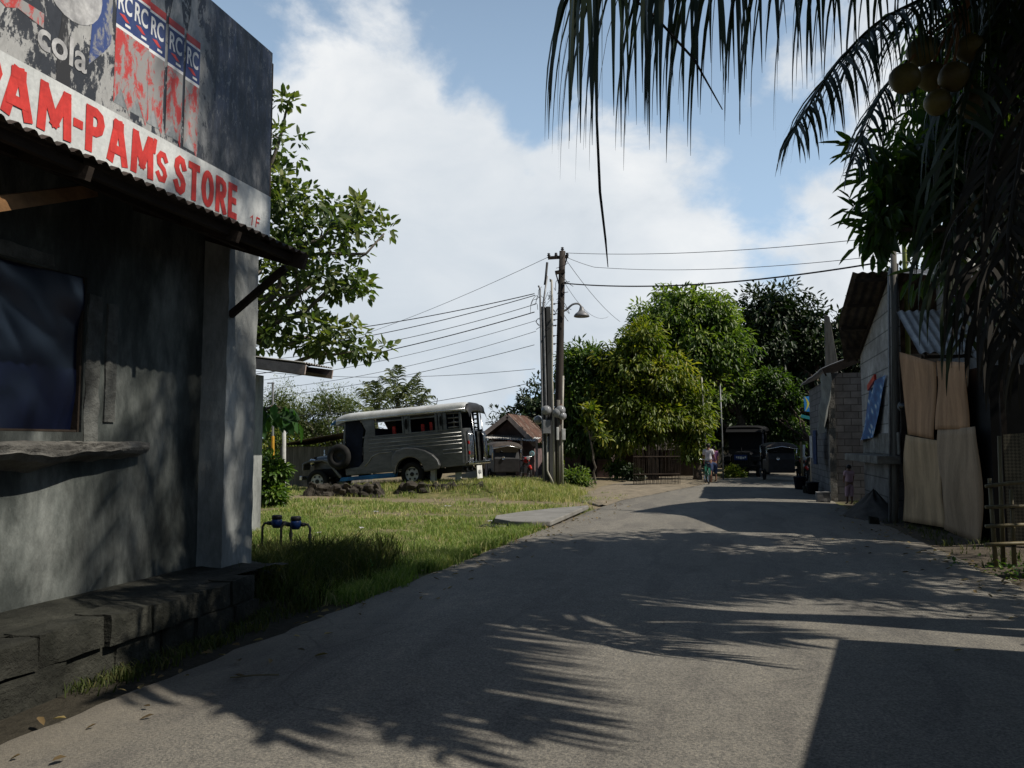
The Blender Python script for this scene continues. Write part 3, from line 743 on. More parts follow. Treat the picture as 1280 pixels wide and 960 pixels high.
# broken serving ledge under the window
mb = MB()
def led(u, v):
    y = 2.5+(6.35-2.5)*u; wdt = .34-.20*max(0, (u-.55)/.45)+.03*mnoise.noise(Vector((u*9, 1, 0)))
    th = .15-.06*max(0, (u-.55)/.45)+.05*mnoise.noise(Vector((u*8, 4, 0)))
    prof = [(0, .0), (wdt*.5, .004), (wdt*.96, -.006), (wdt, -.03), (wdt*.97, -th*.7), (wdt*.8, -th), (wdt*.3, -th*1.25), (0, -th*1.5)]
    k = v*7; i = min(int(k), 6); f = k-i
    a, b = prof[i], prof[i+1]
    x = a[0]+(b[0]-a[0])*f; z = a[1]+(b[1]-a[1])*f
    nn = mnoise.noise(Vector((y*6, v*9, 2)))*.022
    return (WX-.003+x+nn*(x > .02), y, 1.665+z+nn)
mb.grid(led, 90, 21); mb.build('serving_ledge', RAW_CONC, st)
# awning
aw0 = Vector((-5.42, -2.5, 4.02)); aw1 = Vector((-4.14, -2.5, 3.60)); vdir = (aw1-aw0)
mb = MB(); corrugated(mb, aw0, (0, 1, 0), vdir, 9.85, vdir.length, .12, .018, 4, .012); aw = mb.build('awning', TIN_DARK, st)
mb = MB()
for y in (0.4, 2.6, 4.45, 6.2):
    mb.bar(aw0+Vector((0, y+2.5, -.10)), aw1+Vector((-.04, y+2.5, -.10)), .05, .10)
mb.bar((-4.28, -2.5, 3.555), (-4.28, 7.3, 3.555), .05, .07); mb.bar((-4.8, -2.5, 3.70), (-4.8, 7.3, 3.70), .05, .07)
mb.build('rafters', WOOD_DARK, aw)
mb = MB(); mb.bar(aw0+Vector((0, 9.78, -.09)), aw1+Vector((.02, 9.78, -.09)), .05, .16); mb.build('end_rafter', WOOD_DARK, aw)
mb = MB(); mb.bar(pix(-60, 262, 4.6), pix(118, 238, 6.4), .05, .10); mb.build('brown_beam', WOOD_BROWN, aw)
mb = MB(); mb.bar((-5.0, 7.30, 3.0), (-4.34, 7.26, 3.46), .05, .07); mb.build('brace', WOOD_DARK, aw)
mb = MB(); mb.bb((-12.2, -3, 4.02), (-5.30, 7.9, 4.10)); mb.build('roof_deck', TIN_DARK, st)

# ------------------------------------------------------------------ signboard on the awning
BX = -4.22; BY0, BY1 = 1.5, onx(338, 190, -4.22).y; BZ0, BZ1 = onx(333, 299, -4.22).z, onx(345, 70, -4.22).z
zsplit = BZ0+.42
sg = thing('store_signboard', 'long peeling soft drink signboard with red painted store name standing on the tin awning', 'signboard', (BX, 4.5, BZ0))
m_, t, b, out = new_mat('peeling_print')
v = objvec(t); sep = _n(t, 'ShaderNodeSeparateXYZ'); t.links.new(v, sep.inputs[0])
yy, zz = sep.outputs['Y'], sep.outputs['Z']
vs = objvec(t, (1, 1.6, .8))
nb = noise(t, vs, 2.2, 12, .72, .6); nf = noise(t, vs, 9, 10, .75, .3); ns = noise(t, objvec(t, (1, 3, .6)), 5, 8, .7)
silver = ramp(t, nf, [(.3, (.26, .26, .255)), (.6, (.42, .42, .41)), (.8, (.52, .52, .51))])
flake = ramp(t, math_(t, 'ADD', math_(t, 'MULTIPLY', nb, .6), math_(t, 'MULTIPLY', nf, .4)), [(.485, (0, 0, 0)), (.505, (1, 1, 1))])
dark = ramp(t, nf, [(.3, (.012, .014, .02)), (.7, (.035, .04, .05))])
col = mix(t, flake, silver, dark)
# the right third keeps a dull navy print
edge = math_(t, 'ADD', yy, math_(t, 'MULTIPLY_ADD', nb, 1.1, -.55))
mr = _n(t, 'ShaderNodeMapRange', interpolation_type='SMOOTHSTEP'); mr.inputs[1].default_value = 5.35; mr.inputs[2].default_value = 5.95; t.links.new(edge, mr.inputs[0])
navy = ramp(t, ns, [(.3, (.012, .018, .040)), (.55, (.028, .038, .070)), (.78, (.07, .08, .10))])
fl2 = ramp(t, noise(t, vs, 16, 10, .8, .5), [(.545, (0, 0, 0)), (.585, (1, 1, 1))])
navy = mix(t, fl2, navy, (.17, .175, .18))
nk = ramp(t, noise(t, objvec(t, (1, 2.2, .5)), 3.2, 10, .75, .5), [(.42, (.25,)*3), (.56, (1, 1, 1)), (.7, (2.1, 2.1, 2.0))])
navy = mix(t, 1.0, navy, nk, 'MULTIPLY')
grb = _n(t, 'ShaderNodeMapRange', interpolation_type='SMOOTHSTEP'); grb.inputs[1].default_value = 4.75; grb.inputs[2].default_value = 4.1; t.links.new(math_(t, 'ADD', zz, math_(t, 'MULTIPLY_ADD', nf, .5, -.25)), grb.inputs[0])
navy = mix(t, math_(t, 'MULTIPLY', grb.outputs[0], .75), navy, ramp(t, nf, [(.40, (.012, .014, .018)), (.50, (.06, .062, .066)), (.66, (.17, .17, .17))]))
col = mix(t, mr.outputs[0], col, navy)
t.links.new(col, b.inputs['Base Color']); b.inputs['Roughness'].default_value = .55; bump(t, b, flake, .25, .004)
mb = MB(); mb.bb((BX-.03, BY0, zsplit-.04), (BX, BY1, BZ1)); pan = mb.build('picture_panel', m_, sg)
mb = MB()
for a in (BZ1-.05, zsplit+.1): mb.bb((BX-.09, BY0, a-.025), (BX-.032, BY1-.01, a+.025))
for y in (2.2, 4.5, 6.88): mb.bb((BX-.15, y-.03, BZ0-.02), (BX-.092, y+.03, BZ1-.02))
mb.build('back_frame', WOOD_DARK, sg)
mb = MB(); mb.grid(lambda u, v: (BX+.018+.003*mnoise.noise(Vector((u*9, v*2, 0))), BY0+(BY1-.005-BY0)*u, BZ0+(zsplit-BZ0)*v), 50, 4)
nb_ = mb.build('name_board', WHITE_SIGN, sg)
LX = BX+.030
def yat(px, py): return onx(px, py, LX).y
EL = [(.5+.5*math.cos(a), .5+.5*math.sin(a)) for a in np.linspace(math.pi/2, math.pi*2.5, 25)]
GLYPH = {'P': [[(0, 0), (0, 1)], [(0, 1), (.55, 1), (.88, .93), (1, .75), (.88, .56), (.55, .47), (0, .47)]],
         'A': [[(0, 0), (.42, 1)], [(.58, 1), (1, 0)], [(.36, .97), (.64, .97)], [(.18, .27), (.82, .27)]],
         'M': [[(0, 0), (.06, 1)], [(.10, .97), (.5, .22)], [(.5, .22), (.90, .97)], [(.94, 1), (1, 0)]],
         'S': [[(.97, .80), (.78, .97), (.45, 1), (.13, .90), (.05, .72), (.25, .56), (.7, .44), (.95, .28), (.88, .10), (.58, 0), (.25, .03), (.02, .2)]],
         'T': [[(0, 1), (1, 1)], [(.5, 1), (.5, 0)]], 'O': [EL], 'E': [[(0, 0), (0, 1)], [(0, 1), (1, 1)], [(0, .52), (.85, .52)], [(0, 0), (1, 0)]],
         'R': [[(0, 0), (0, 1)], [(0, 1), (.55, 1), (.88, .93), (1, .76), (.88, .58), (.55, .50), (0, .50)], [(.45, .5), (1, 0)]],
         "'": [[(.65, 1), (.35, .72)]], 's': [[(.95, .52), (.75, .62), (.35, .62), (.08, .52), (.15, .38), (.75, .26), (.93, .14), (.75, .01), (.3, .0), (.05, .1)]], '-': [[(0, .47), (1, .47)]], '1': [[(0, .7), (.5, 1), (.3, 0)]], 'F': [[(.2, 1), (0, 0)], [(.2, 1), (1, 1)], [(.1, .5), (.8, .5)]]}
def painted(txt, ya, yb, zlo, zhi, th, widths=None, x=None, mat=RED_LETTER, par=nb_, gap=.16):
    "hand painted block letters, each letter a part of the board"
    n = len(txt); ws = widths or [1]*n; tot = sum(ws)+gap*(n-1); k = (yb-ya)/tot; y = ya; x = x or LX
    for ch, w_ in zip(txt, ws):
        mb = MB(); W = w_*k; H = zhi-zlo
        for si, st_ in enumerate(GLYPH[ch]):
            P = [np.array([y+th/2+p[0]*(W-th), zlo+th/2+p[1]*(H-th)]) for p in st_]
            closed = np.linalg.norm(P[0]-P[-1]) < 1e-6
            L_, R_ = [], []
            for i, p in enumerate(P):
                a = P[i-1] if i > 0 else (P[-2] if closed else None); c = P[i+1] if i < len(P)-1 else (P[1] if closed else None)
                d1 = (p-a)/np.linalg.norm(p-a) if a is not None else None; d2 = (c-p)/np.linalg.norm(c-p) if c is not None else None
                d = d1 if d2 is None else d2 if d1 is None else (d1+d2)/max(np.linalg.norm(d1+d2), .3)
                m_ = 1.0
                if d1 is not None and d2 is not None: m_ = min(1.5, 1/max(.5, float(np.dot(d, d1))))
                q = p.copy()
                if a is None: q = p-d*th*.5
                if c is None: q = p+d*th*.5
                nn = np.array([-d[1], d[0]])*th*.5*m_*(1+.06*mnoise.noise(Vector((q[0]*30, q[1]*30, si))))
                L_.append(q+nn); R_.append(q-nn)
            xx = x+.0006*si
            for i in range(len(P)-1):
                mb.poly([(xx, *R_[i]), (xx, *R_[i+1]), (xx, *L_[i+1]), (xx, *L_[i])])
        mb.build('letter', mat, par, fix=False); y += W+gap*k
LX = BX+.0225
Z0, Z1 = BZ0+.05, BZ0+.375
yA, yB = yat(3, 110), yat(90, 150)
painted('P', yA-.215, yA-.004, Z0, Z1, .068)
painted('AM', yA, yB, Z0, Z1, .068, [1, 1.25])
painted('-', yat(92, 150), yat(104, 155), Z0, Z1, .06)
painted('PAM', yat(107, 165), yat(192, 205), Z0, Z1, .064, [.85, 1, 1.2])
painted("'", yat(189, 200), yat(197, 205), Z0, Z1+.01, .035)
painted('s', yat(195, 205), yat(210, 212), Z0+.02, Z1+.06, .045)
painted('STORE', yat(217, 225), yat(296, 260), Z0-.01, Z1-.02, .058, [1, .95, 1.1, 1, .85])
painted('1F', yat(313, 280), yat(325, 280), BZ0+.06, BZ0+.16, .012)
# drink bottles printed on the panel: glass, blue label with white letters, red below
PB = BX+.0015
def flat(name, outline, mat, par, dx):
    mb = MB(); mb.poly([(PB+dx, a, b_) for a, b_ in outline]); return mb.build(name, mat, par, fix=False)
def worn(name, c1, c2, lo, hi, bscale=7):
    m_, t, b, out = new_mat(name); v = objvec(t, (1, 1.6, .8)); f = noise(t, v, bscale, 10, .75, .4)
    t.links.new(ramp(t, f, [(lo, c1), (hi, c2)]), b.inputs['Base Color']); b.inputs['Roughness'].default_value = .6; return m_
BOT_GLASS = worn('print_bottle_glass', (.16, .18, .19), (.34, .35, .36), .40, .6, 5)
LBL_BLUE = worn('print_label_blue', (.015, .035, .15), (.05, .075, .17), .4, .68, 6)
LBL_RED = worn('print_label_red', (.52, .04, .035), (.36, .07, .06), .45, .70, 6)
LBL_WHITE = worn('print_label_white', (.70, .71, .72), (.48, .48, .48), .5, .8, 6)
RED_FADED = worn('print_faded_red', (.46, .04, .035), (.28, .275, .27), .44, .52, 7)
BLUE_FADED = worn('print_faded_blue', (.03, .06, .20), (.26, .26, .26), .48, .55, 6)
def smooth_out(pts): return pts
for i, (px, py, hw) in enumerate([(157, 10, .088), (177, 25, .088), (197, 42, .09), (220, 60, .095), (241, 78, .09)]):
    p = onx(px, py, PB); y, z = p.y, p.z
    hgt = .17
    bo = thing_bottle = None
    ou = [(y-hw, z-.75), (y+hw, z-.75), (y+hw, z+.13), (y+hw*.92, z+.22), (y+hw*.55, z+.38), (y+hw*.38, z+.62), (y-hw*.38, z+.62), (y-hw*.55, z+.38), (y-hw*.92, z+.22), (y-hw, z+.13)]
    ztop = BZ1-.012
    ou = [(a, min(c, ztop)) for a, c in ou]
    pb = flat('printed_bottle', ou, BOT_GLASS, pan, .0+.0002*i)
    flat('printed_label', [(y-hw, z-.16), (y+hw, z-.16), (y+hw, z+.13), (y-hw, z+.13)], LBL_BLUE, pb, .0012+.0002*i)
    flat('printed_stripe', [(y-hw, z+.13), (y+hw, z+.13), (y+hw, z+.15), (y-hw, z+.15)], LBL_WHITE, pb, .0012+.0002*i)
    flat('printed_red_band', [(y-hw, z+.15), (y+hw, z+.15), (y+hw, z+.21), (y-hw, z+.21)], LBL_RED, pb, .0012+.0002*i)
    flat('printed_stripe', [(y-hw, z-.185), (y+hw, z-.185), (y+hw, z-.16), (y-hw, z-.16)], LBL_WHITE, pb, .0012+.0002*i)
    flat('printed_red_body', [(y-hw, z-.75), (y-hw*.2, z-.62), (y+hw*.9, z-.8), (y+hw, z-.185), (y-hw, z-.185)], RED_FADED, pb, .0012+.0002*i)
    lettering('RC', LBL_WHITE, pb, (PB+.0024+.0002*i, y-hw*.85, z-.045), (0, 1, 0), (0, 0, 1), hw*1.6, .15, .02)
    sw = [(y-hw*.7, z-.07), (y-hw*.1, z-.06), (y+hw*.5, z-.10), (y+hw*.1, z-.105)]
    flat('printed_flash', sw, LBL_RED, pb, .0024+.0002*i)
    flat('printed_small_text', [(y+hw*.0, z-.118), (y+hw*.62, z-.118), (y+hw*.62, z-.138), (y+hw*.0, z-.138)], LBL_WHITE, pb, .0024+.0002*i)
# blue rag of print left of the bottles, white disc and the word cola
p = onx(128, 30, PB); flat('printed_blue_rag', [(p.y-.11, p.z-.35), (p.y+.02, p.z-.2), (p.y+.09, p.z-.1), (p.y+.09, p.z+.4), (p.y-.07, p.z+.4)], BLUE_FADED, pan, .0006)
p = onx(92, -20, PB); flat('printed_white_disc', [(p.y+.26*math.cos(a), p.z+.26*math.sin(a)) for a in np.linspace(0, 2*math.pi, 25)[:-1]], FADED_WHITE, pan, .001)
p = onx(46, 62, PB); q = onx(108, 92, PB)
lettering('cola', FADED_WHITE, pan, (PB+.0025, p.y, p.z+.02), (0, 1, 0), (0, 0, 1), q.y-p.y, .20, .02)
p = onx(80, 50, PB)
flat('printed_dark_bottle', [(p.y-.05, p.z-.42), (p.y+.07, p.z-.44), (p.y+.06, p.z-.05), (p.y+.025, p.z+.1), (p.y+.02, p.z+.3), (p.y-.02, p.z+.3), (p.y-.025, p.z+.1), (p.y-.05, p.z-.03)], worn('print_black', (.02, .02, .022), (.2, .2, .2), .55, .62, 5), pan, .0006)
flat('printed_red_cap', [(p.y-.025, p.z+.3), (p.y+.025, p.z+.3), (p.y+.025, p.z+.36), (p.y-.025, p.z+.36)], LBL_RED, pan, .001)
for (px, py, a_, b_) in [(22, 6, .20, .05)]:
    p = onx(px, py, PB); flat('printed_red_fringe', [(p.y-a_, p.z-.01), (p.y-a_*.4, p.z-.06), (p.y, p.z-.02), (p.y+a_, p.z-.05), (p.y+a_, p.z+b_), (p.y-a_, p.z+b_)], RED_FADED, pan, .001)

# ------------------------------------------------------------------ low block ledge in front of the store
lg = thing('block_ledge', 'low mossy concrete block ledge below the dark store wall', 'ledge', (-4.7, 4, 0))
mb = MB(); rng = random.Random(5); y = -1.5; k = 0
while y < 6.75:
    L = rng.uniform(.42, .62); k += 1
    dx = rng.uniform(-.03, .03)
    rough_box(mb, (-4.66, y+.006, .18), (-4.36+dx, min(y+L, 6.9), .40+rng.uniform(-.02, .015)), (5, 8, 6), .018, 5, k, .10); y += L
y = -1.7
while y < 6.9:
    L = rng.uniform(.4, .6); k += 1
    rough_box(mb, (-4.70, y+.006, -.12), (-4.39+rng.uniform(-.05, .03), min(y+L, 7.1), .172), (5, 8, 6), .02, 5, k, .08); y += L
mb.bb((-4.64, -1.6, -.12), (-4.405, 6.85, .36)); mb.build('blocks', LEDGE, lg)
mb = MB(); mb.grid(lambda u, v: (-5.32+.72*u, -2+9.9*v, .385+.02*mnoise.noise(Vector((u*4, v*14, 0)))-.03*(v > .985)), 8, 70)
mb.bb((-5.32, 7.08, -.1), (-4.66, 7.3, .33)); mb.build('earth_fill', LEDGE, lg)
for i, (px, py) in enumerate([(322, 745), (337, 738)]):
    p = gnd(px, py)
    mb = MB(); rough_box(mb, (p.x-.16, p.y-.16, -.1), (p.x+.12, p.y+.14, .27-.05*i), (5, 5, 6), .03, 5, 40+i, .15)
    tag(mb.build('broken_block', LEDGE), ['broken mossy block standing at the far end of the ledge', 'smaller broken block half hidden by weeds beyond the ledge end'][i], 'block')
# ------------------------------------------------------------------ small house behind the store
hs = thing('small_house', 'small house with pale fascia and low eave just behind the store', 'house', (-10, 14.5, 0))
mb = MB(); mb.bb((-14, 10.0, -.1), (-11.6, 16.2, 3.0)); mb.bb((-11.6, 12.9, -.1), (-8.48, 13.5, 2.95)); mb.build('wall', COLUMN, hs)
mb = MB()
ra, rb = Vector((-14.5, 0, 4.05)), Vector((-7.08, 0, 3.02)); rv = (rb-ra)
corrugated(mb, ra+Vector((0, 12.55, .05)), (0, 1, 0), rv, 1.05, rv.length, .09, .014, 3, .006); rf = mb.build('roof', TIN, hs)
mb = MB(); mb.bar(ra+Vector((0, 12.58, -.07)), rb+Vector((0, 12.58, -.07)), .03, .17); mb.bar(ra+Vector((0, 13.58, -.07)), rb+Vector((0, 13.58, -.07)), .03, .17)
mb.build('fascia', FASCIA, rf)
mb = MB(); mb.poly([ra+Vector((0, 12.6, -.10)), rb+Vector((-.02, 12.6, -.10)), rb+Vector((-.02, 13.56, -.10)), ra+Vector((0, 13.56, -.10))]); mb.build('soffit', WOOD_DARK, rf)

# ------------------------------------------------------------------ trees and plants on the left
tree('almond_tree', 'broad leaved tree with layered branches rising behind the store signboard', (-12.9, 17.6, 0), (-12.4, 17.7, 3.8), .2,
     [tuple(pix(330, 175, 20))+(1.1, 1.1, .55), tuple(pix(335, 250, 20))+(1.9, 1.6, .6), tuple(pix(395, 285, 20))+(1.75, 1.5, .6), tuple(pix(335, 330, 20))+(2.0, 1.9, .7),
      tuple(pix(400, 350, 20))+(1.3, 1.2, .5), tuple(pix(345, 400, 20))+(2.1, 1.7, .65), tuple(pix(412, 432, 20))+(1.25, 1.1, .42), tuple(pix(300, 250, 20))+(2, 1.6, 1.2), tuple(pix(440, 265, 20))+(.8, .8, .28), tuple(pix(480, 292, 20))+(.45, .45, .16), tuple(pix(452, 438, 20))+(.6, .6, .2), tuple(pix(445, 360, 20))+(.5, .5, .2), tuple(pix(360, 128, 20))+(.4, .4, .2), tuple(pix(270, 340, 20))+(2, 2, 1.4)],
     LEAF_TALISAY, 400, 14, .24, .125, 3, up=.35, down=.35, spread=.9, limbs=14, shell=(.45, 1.05), inner=.25, rough=.3, csize=1.15, bark=BARK_PALE, tintb=.12, core=.0)
tree('leafy_shrub', 'bright green leafy shrub beside the far corner of the store', (-11.1, 18.8, 0), (-11.1, 18.8, .5), .04,
     [(-11.6, 18.7, .5, .5, .5, .5), (-11.4, 18.8, .95, .4, .45, .5), (-12.0, 18.6, .95, .5, .5, .6), (-11.25, 18.6, .35, .3, .4, .35)], LEAF_SHRUB, 150, 14, .15, .07, 4, cat='shrub', limbs=6, csize=1.2, shell=(.5, 1.0))
# big soft leaves hanging out from behind the house wall
rng = np.random.default_rng(9)
bp = thing('broad_leaf_plant', 'plant with big drooping dark leaves reaching out below the small eave', 'plant', tuple(gnd(322, 626)))
st0 = gnd(322, 626); c0 = pix(326, 515, 21.5)
MB().tube([tuple(st0), tuple(st0*.5+c0*.5+Vector((.05, 0, 0))), tuple(c0)], [.05, .04, .025], 7).build('stem', BARK, bp, smooth=True)
Pn, Dn = [], []
for i in range(26):
    t_ = rng.random(); tip = pix(322+rng.uniform(-6, 52), 503+rng.uniform(0, 26), 21.5+rng.uniform(-.6, .6))
    Pn.append(tuple(tip)); Dn.append((rng.normal(.35, .4), rng.normal(0, .5), rng.normal(-.6, .25)))
leaves('foliage', LEAF_BROAD, np.array(Pn), np.array(Dn), _norm(rng.normal(size=(26, 3))*.4+np.array([0, -.3, 1])), rng.uniform(.38, .62, 26), rng.uniform(.2, .3, 26), rng.uniform(.2, .9, 26), bp, droop=.3)
mb = MB()
for i in range(0, 26, 3): mb.tube([tuple(c0), tuple((Vector(Pn[i])+c0)*.5+Vector((0, 0, .12))), Pn[i]], [.018, .014, .008], 5)
mb.build('branch', BARK, bp, smooth=True)
p = gnd(402, 606, .0)
tree('feathery_tree', 'light airy many stemmed tree with tiny leaves behind the jeepney bonnet', (-14.8, 29.5, 0), (-14.9, 29.5, 1.2), .05,
     [tuple(pix(372, 520, 33))+(1.5, 1.2, .9), tuple(pix(410, 505, 33))+(1.3, 1.1, .9), tuple(pix(350, 505, 33))+(1.0, 1.0, .8), tuple(pix(392, 535, 33))+(1.7, 1.3, .7), tuple(pix(432, 510, 33))+(1.0, .9, .6), tuple(pix(445, 530, 33))+(1.0, .9, .7)],
     LEAF_AIRY, 620, 22, .085, .03, 5, up=.5, down=.25, spread=1.2, limbs=16, shell=(.2, 1.15), inner=.3, rough=.4, csize=3.6, bark=BARK_PALE)
tree('bushy_tree', 'small green bushy tree low behind the jeepney bonnet', (-12.2, 33.5, 0), (-12.2, 33.5, .9), .08,
     [tuple(pix(425, 545, 36))+(1.6, 1.2, .8), tuple(pix(380, 552, 36))+(1.7, 1.2, .8), tuple(pix(345, 545, 36))+(1.2, 1.2, 1.0)], LEAF_YELLOW, 240, 18, .13, .05, 6, up=.3, down=.4, csize=2)
for i, (px, py, d, s) in enumerate([(468, 520, 42, 1.0), (497, 503, 44, 1.08), (520, 515, 43, .9)]):
    c = pix(px, py, d)
    palm('low_palm', ['short palm with spreading fronds left of the palm clump behind the jeepney roof', 'tallest upright palm in the clump behind the jeepney roof', 'right hand palm of the clump behind the jeepney roof'][i], (c.x+.1, c.y, 0), tuple(c), .16, 11, 2.9*s, .62, .075, PALM_FAR, 30+i, group='palms behind the jeepney', n_side=26, hang=.75, els=(.25, 1.5), seg=4, tint=.62, droop=(.55, .9))
for i, (px, py, d, lobes, mt, sd) in enumerate([
        (655, 520, 46, [(648, 540, 1.6, 1.6), (668, 512, 1.5, 1.5), (660, 555, 2.0, 1.5)], LEAF_DARK, 50),
        (560, 560, 52, [(545, 560, 2.4, 1.2), (590, 565, 2.2, 1.1), (500, 560, 2.6, 1.3)], LEAF_DARK, 51),
        (640, 570, 50, [(630, 565, 2.0, 1.2), (680, 560, 2.4, 2.0)], LEAF_YELLOW, 52),
        (300, 560, 50, [(330, 558, 3.0, 1.6), (280, 555, 3, 2), (380, 560, 3, 1.5)], LEAF_DARK, 53)]):
    bl = [tuple(pix(a, b_, d))+(r1, r1, r2) for a, b_, r1, r2 in lobes]
    bx = bl[0]
    tree('background_tree', ['dark round tree rising behind the rusty gable roof', 'low dark tree line bush behind the jeepney', 'yellow green tree between the pink house and the poles', 'dark bush far behind the store on the left'][i],
         (bx[0], bx[1], 0), (bx[0], bx[1], 1.2), .14, bl, mt, 260, 16, .26, .11, sd, limbs=5, csize=1.5)

# posts behind the shrub
for i, (px, y0, y1, d, mt, cap) in enumerate([(341, 478, 622, 24, GREYM, None), (355, 534, 622, 24.5, WHITE, None)]):
    a = pix(px, y1, d); a.z = 0; b_ = pix(px, y0, d)
    lbl = ['thin grey post with an orange yellow lower half by the shrub', 'short white post left of the jeepney bonnet'][i]
    pt = thing('thin_post', lbl, 'post', tuple(a))
    zc = pix(px, 560, d).z if i == 0 else None
    MB().tube([tuple(a), tuple(b_)], .035 if i == 0 else .06, 8).build('post', mt, pt)
    if i == 0:
        zl = pix(px, 545, d)
        MB().tube([(a.x, a.y, .05), (zl.x, zl.y, zl.z)], .05, 8).build('yellow_sleeve', YELLOWP, pt)
        MB().tube([(b_.x-.18, b_.y, b_.z-.02), (b_.x+.05, b_.y, b_.z-.02)], .02, 6).build('cross_piece', mt, pt)

# ------------------------------------------------------------------ jeepney
STEEL = M('dull_chrome', (.48, .48, .47), (.30, .30, .29), 4, .36, metal=.7, bmp=0, dirt=.4)
def half_disc(cx, cz, r, a0, a1, n=14): return [(cx+r*math.cos(R(a0+(a1-a0)*i/n)), cz+r*math.sin(R(a0+(a1-a0)*i/n))) for i in range(n+1)]
def make_wheel(parent, x, y, r, wdt=.2):
    sgn = 1 if y > 0 else -1
    tp = [(r*.60, -wdt/2), (r*.86, -wdt/2), (r*.97, -wdt*.38), (r, -wdt*.2), (r, wdt*.2), (r*.97, wdt*.38), (r*.86, wdt/2), (r*.60, wdt/2), (r*.58, 0), (r*.60, -wdt/2)]
    wh = MB().lathe(tp, (x, y, r), 'y', 28).build('wheel', RUBBER, parent, smooth=True, local=True)
    rm = MB(); rm.lathe([(r*.62, -wdt*.45*sgn*-1), (r*.60, wdt*.30*sgn), (r*.5, wdt*.22*sgn), (r*.36, wdt*.30*sgn), (r*.2, wdt*.34*sgn), (.001, wdt*.34*sgn)], (x, y, r), 'y', 24)
    ro = rm.build('rim', WHITE, wh, smooth=True, local=True)
    hb = MB(); hb.lathe([(r*.18, wdt*.34*sgn), (r*.16, wdt*.5*sgn), (.001, wdt*.52*sgn)], (x, y, r), 'y', 12)
    for k in range(6):
        a = k*math.pi/3; hb.lathe([(r*.085, wdt*.30*sgn), (r*.085, wdt*.335*sgn), (.001, wdt*.335*sgn)], (x+r*.42*math.cos(a), y, r+r*.42*math.sin(a)), 'y', 8)
    hb.build('hub', BLACKM, ro, local=True)
    return wh
def make_jeepney(loc, rot, label, detail=True):
    j = thing('jeepney', label, 'jeepney', loc, None, rot)
    HW = .92
    # lower body, one closed shell each: passenger box and cowl
    def arch(cx, r): return half_disc(cx, .42, r, 180, 0, 12)
    # seen from the side: x forward, z up
    side = [(-3.1, .55), (-3.2, .7), (-3.22, 1.25), (-3.12, 1.70), (.70, 1.70), (.74, 1.5), (.78, .95), (.95, .78), (1.45, .74), (1.45, .52), (-.36, .52)]+half_disc(-.9, .45, .52, 8, 172, 12)+[(-1.44, .52)]
    mb = MB()
    for sg_ in (1, -1):
        mb.prism(side, (0, sg_*HW, 0), (1, 0, 0), (0, 0, 1), (0, -sg_*.06, 0))
    mb.bb((-3.05, -HW+.06, .55), (1.40, HW-.06, .60))
    mb.bb((-3.18, -HW+.07, .58), (-3.12, -.42, 1.65)); mb.bb((-3.18, .42, .58), (-3.12, HW-.07, 1.65))
    body = mb.build('body', SILVER, j, bevel=.015, local=True)
    # rounded rear corners
    mb = MB()
    for sg_ in (1, -1):
        mb = MB(); mb.grid(lambda u, v, s=sg_: (-3.02-.30*math.sin(u*math.pi/2)-.02*math.sin(v*3.1), s*(HW+.012-.34*(1-math.cos(u*math.pi/2))), .62+1.12*v), 8, 4)
        mb.build('rear_quarter', SILVER, body, smooth=True, local=True)
    # raised mouldings and swept panel line along the side
    for sg_ in (1, -1):
        mb = MB(); y = sg_*(HW+.006)
        for z in (1.62, 1.50, 1.38, 1.27): mb.tube([(-3.05, y, z), (-1.0, y, z), (.55, y, z-.02*(z < 1.5))], .014, 6)
        mb.tube([(-.25, y, 1.18), (.2, y, 1.17), (.45, y, 1.08), (.62, y, .88), (.72, y, .78)], .022, 6)
        for z in (.98, 1.10): mb.tube([(-2.2, y, z), (-3.02, y, z)], .018, 6)
        mb.build('side_moulding', STEEL, body, smooth=True, local=True)
    # upper pillars, window frames
    mb = MB()
    for sg_ in (1, -1):
        y = sg_*(HW-.02)
        for x0, x1 in ((-3.08, -2.98), (-2.42, -2.28), (-2.02, -1.92), (-.98, -.92), (-.74, -.68), (.30, .36)):
            mb.box(((x0+x1)/2, y, 2.03), (x1-x0, .05, .66))
        mb.prism([(.36, 1.70), (.70, 1.70), (.62, 1.95), (.80, 2.30), (.86, 2.36), (.36, 2.36)], (0, y-.025, 0), (1, 0, 0), (0, 0, 1), (0, .05, 0))
        for z in (1.73, 2.20, 2.33): mb.box((-.81, y, z), (3.15-.0, .045, .05)) if z != 2.20 else mb.box((-.81, y, z), (2.3, .04, .05))
        mb.box((-2.7, y, 1.73), (.66, .045, .05)); mb.box((-2.7, y, 2.33), (.7, .045, .05))
        mb.box((-.83, y, 2.03), (.14, .05, .6)); mb.box((-2.15, y, 2.03), (.16, .05, .6))
        mb.build('window_frame', SILVER, body, bevel=.008, local=True); mb = MB()
    mb = MB(); mb.bb((-2.9, -HW+.10, 1.72), (.3, -HW+.13, 2.33)); mb.build('interior_shade_panel', NAVY, body, local=True)  # added dark panel on the far side, stands for the unlit interior
    mb = MB()
    for sg_ in (1, -1):
        y = sg_*(HW+.012)
        for x in (-.83, -2.19):
            mb = MB(); mb.lathe([(.001, 0), (.055, 0), (.055, .012*sg_)], (x, y-.004*sg_, 2.03), 'y', 14)
            mb.v = [(a, b_, 2.03+(c-2.03)*3.2) for a, b_, c in mb.v]; mb.build('oval_window', BLACKISH, body, local=True)
    mb = MB()
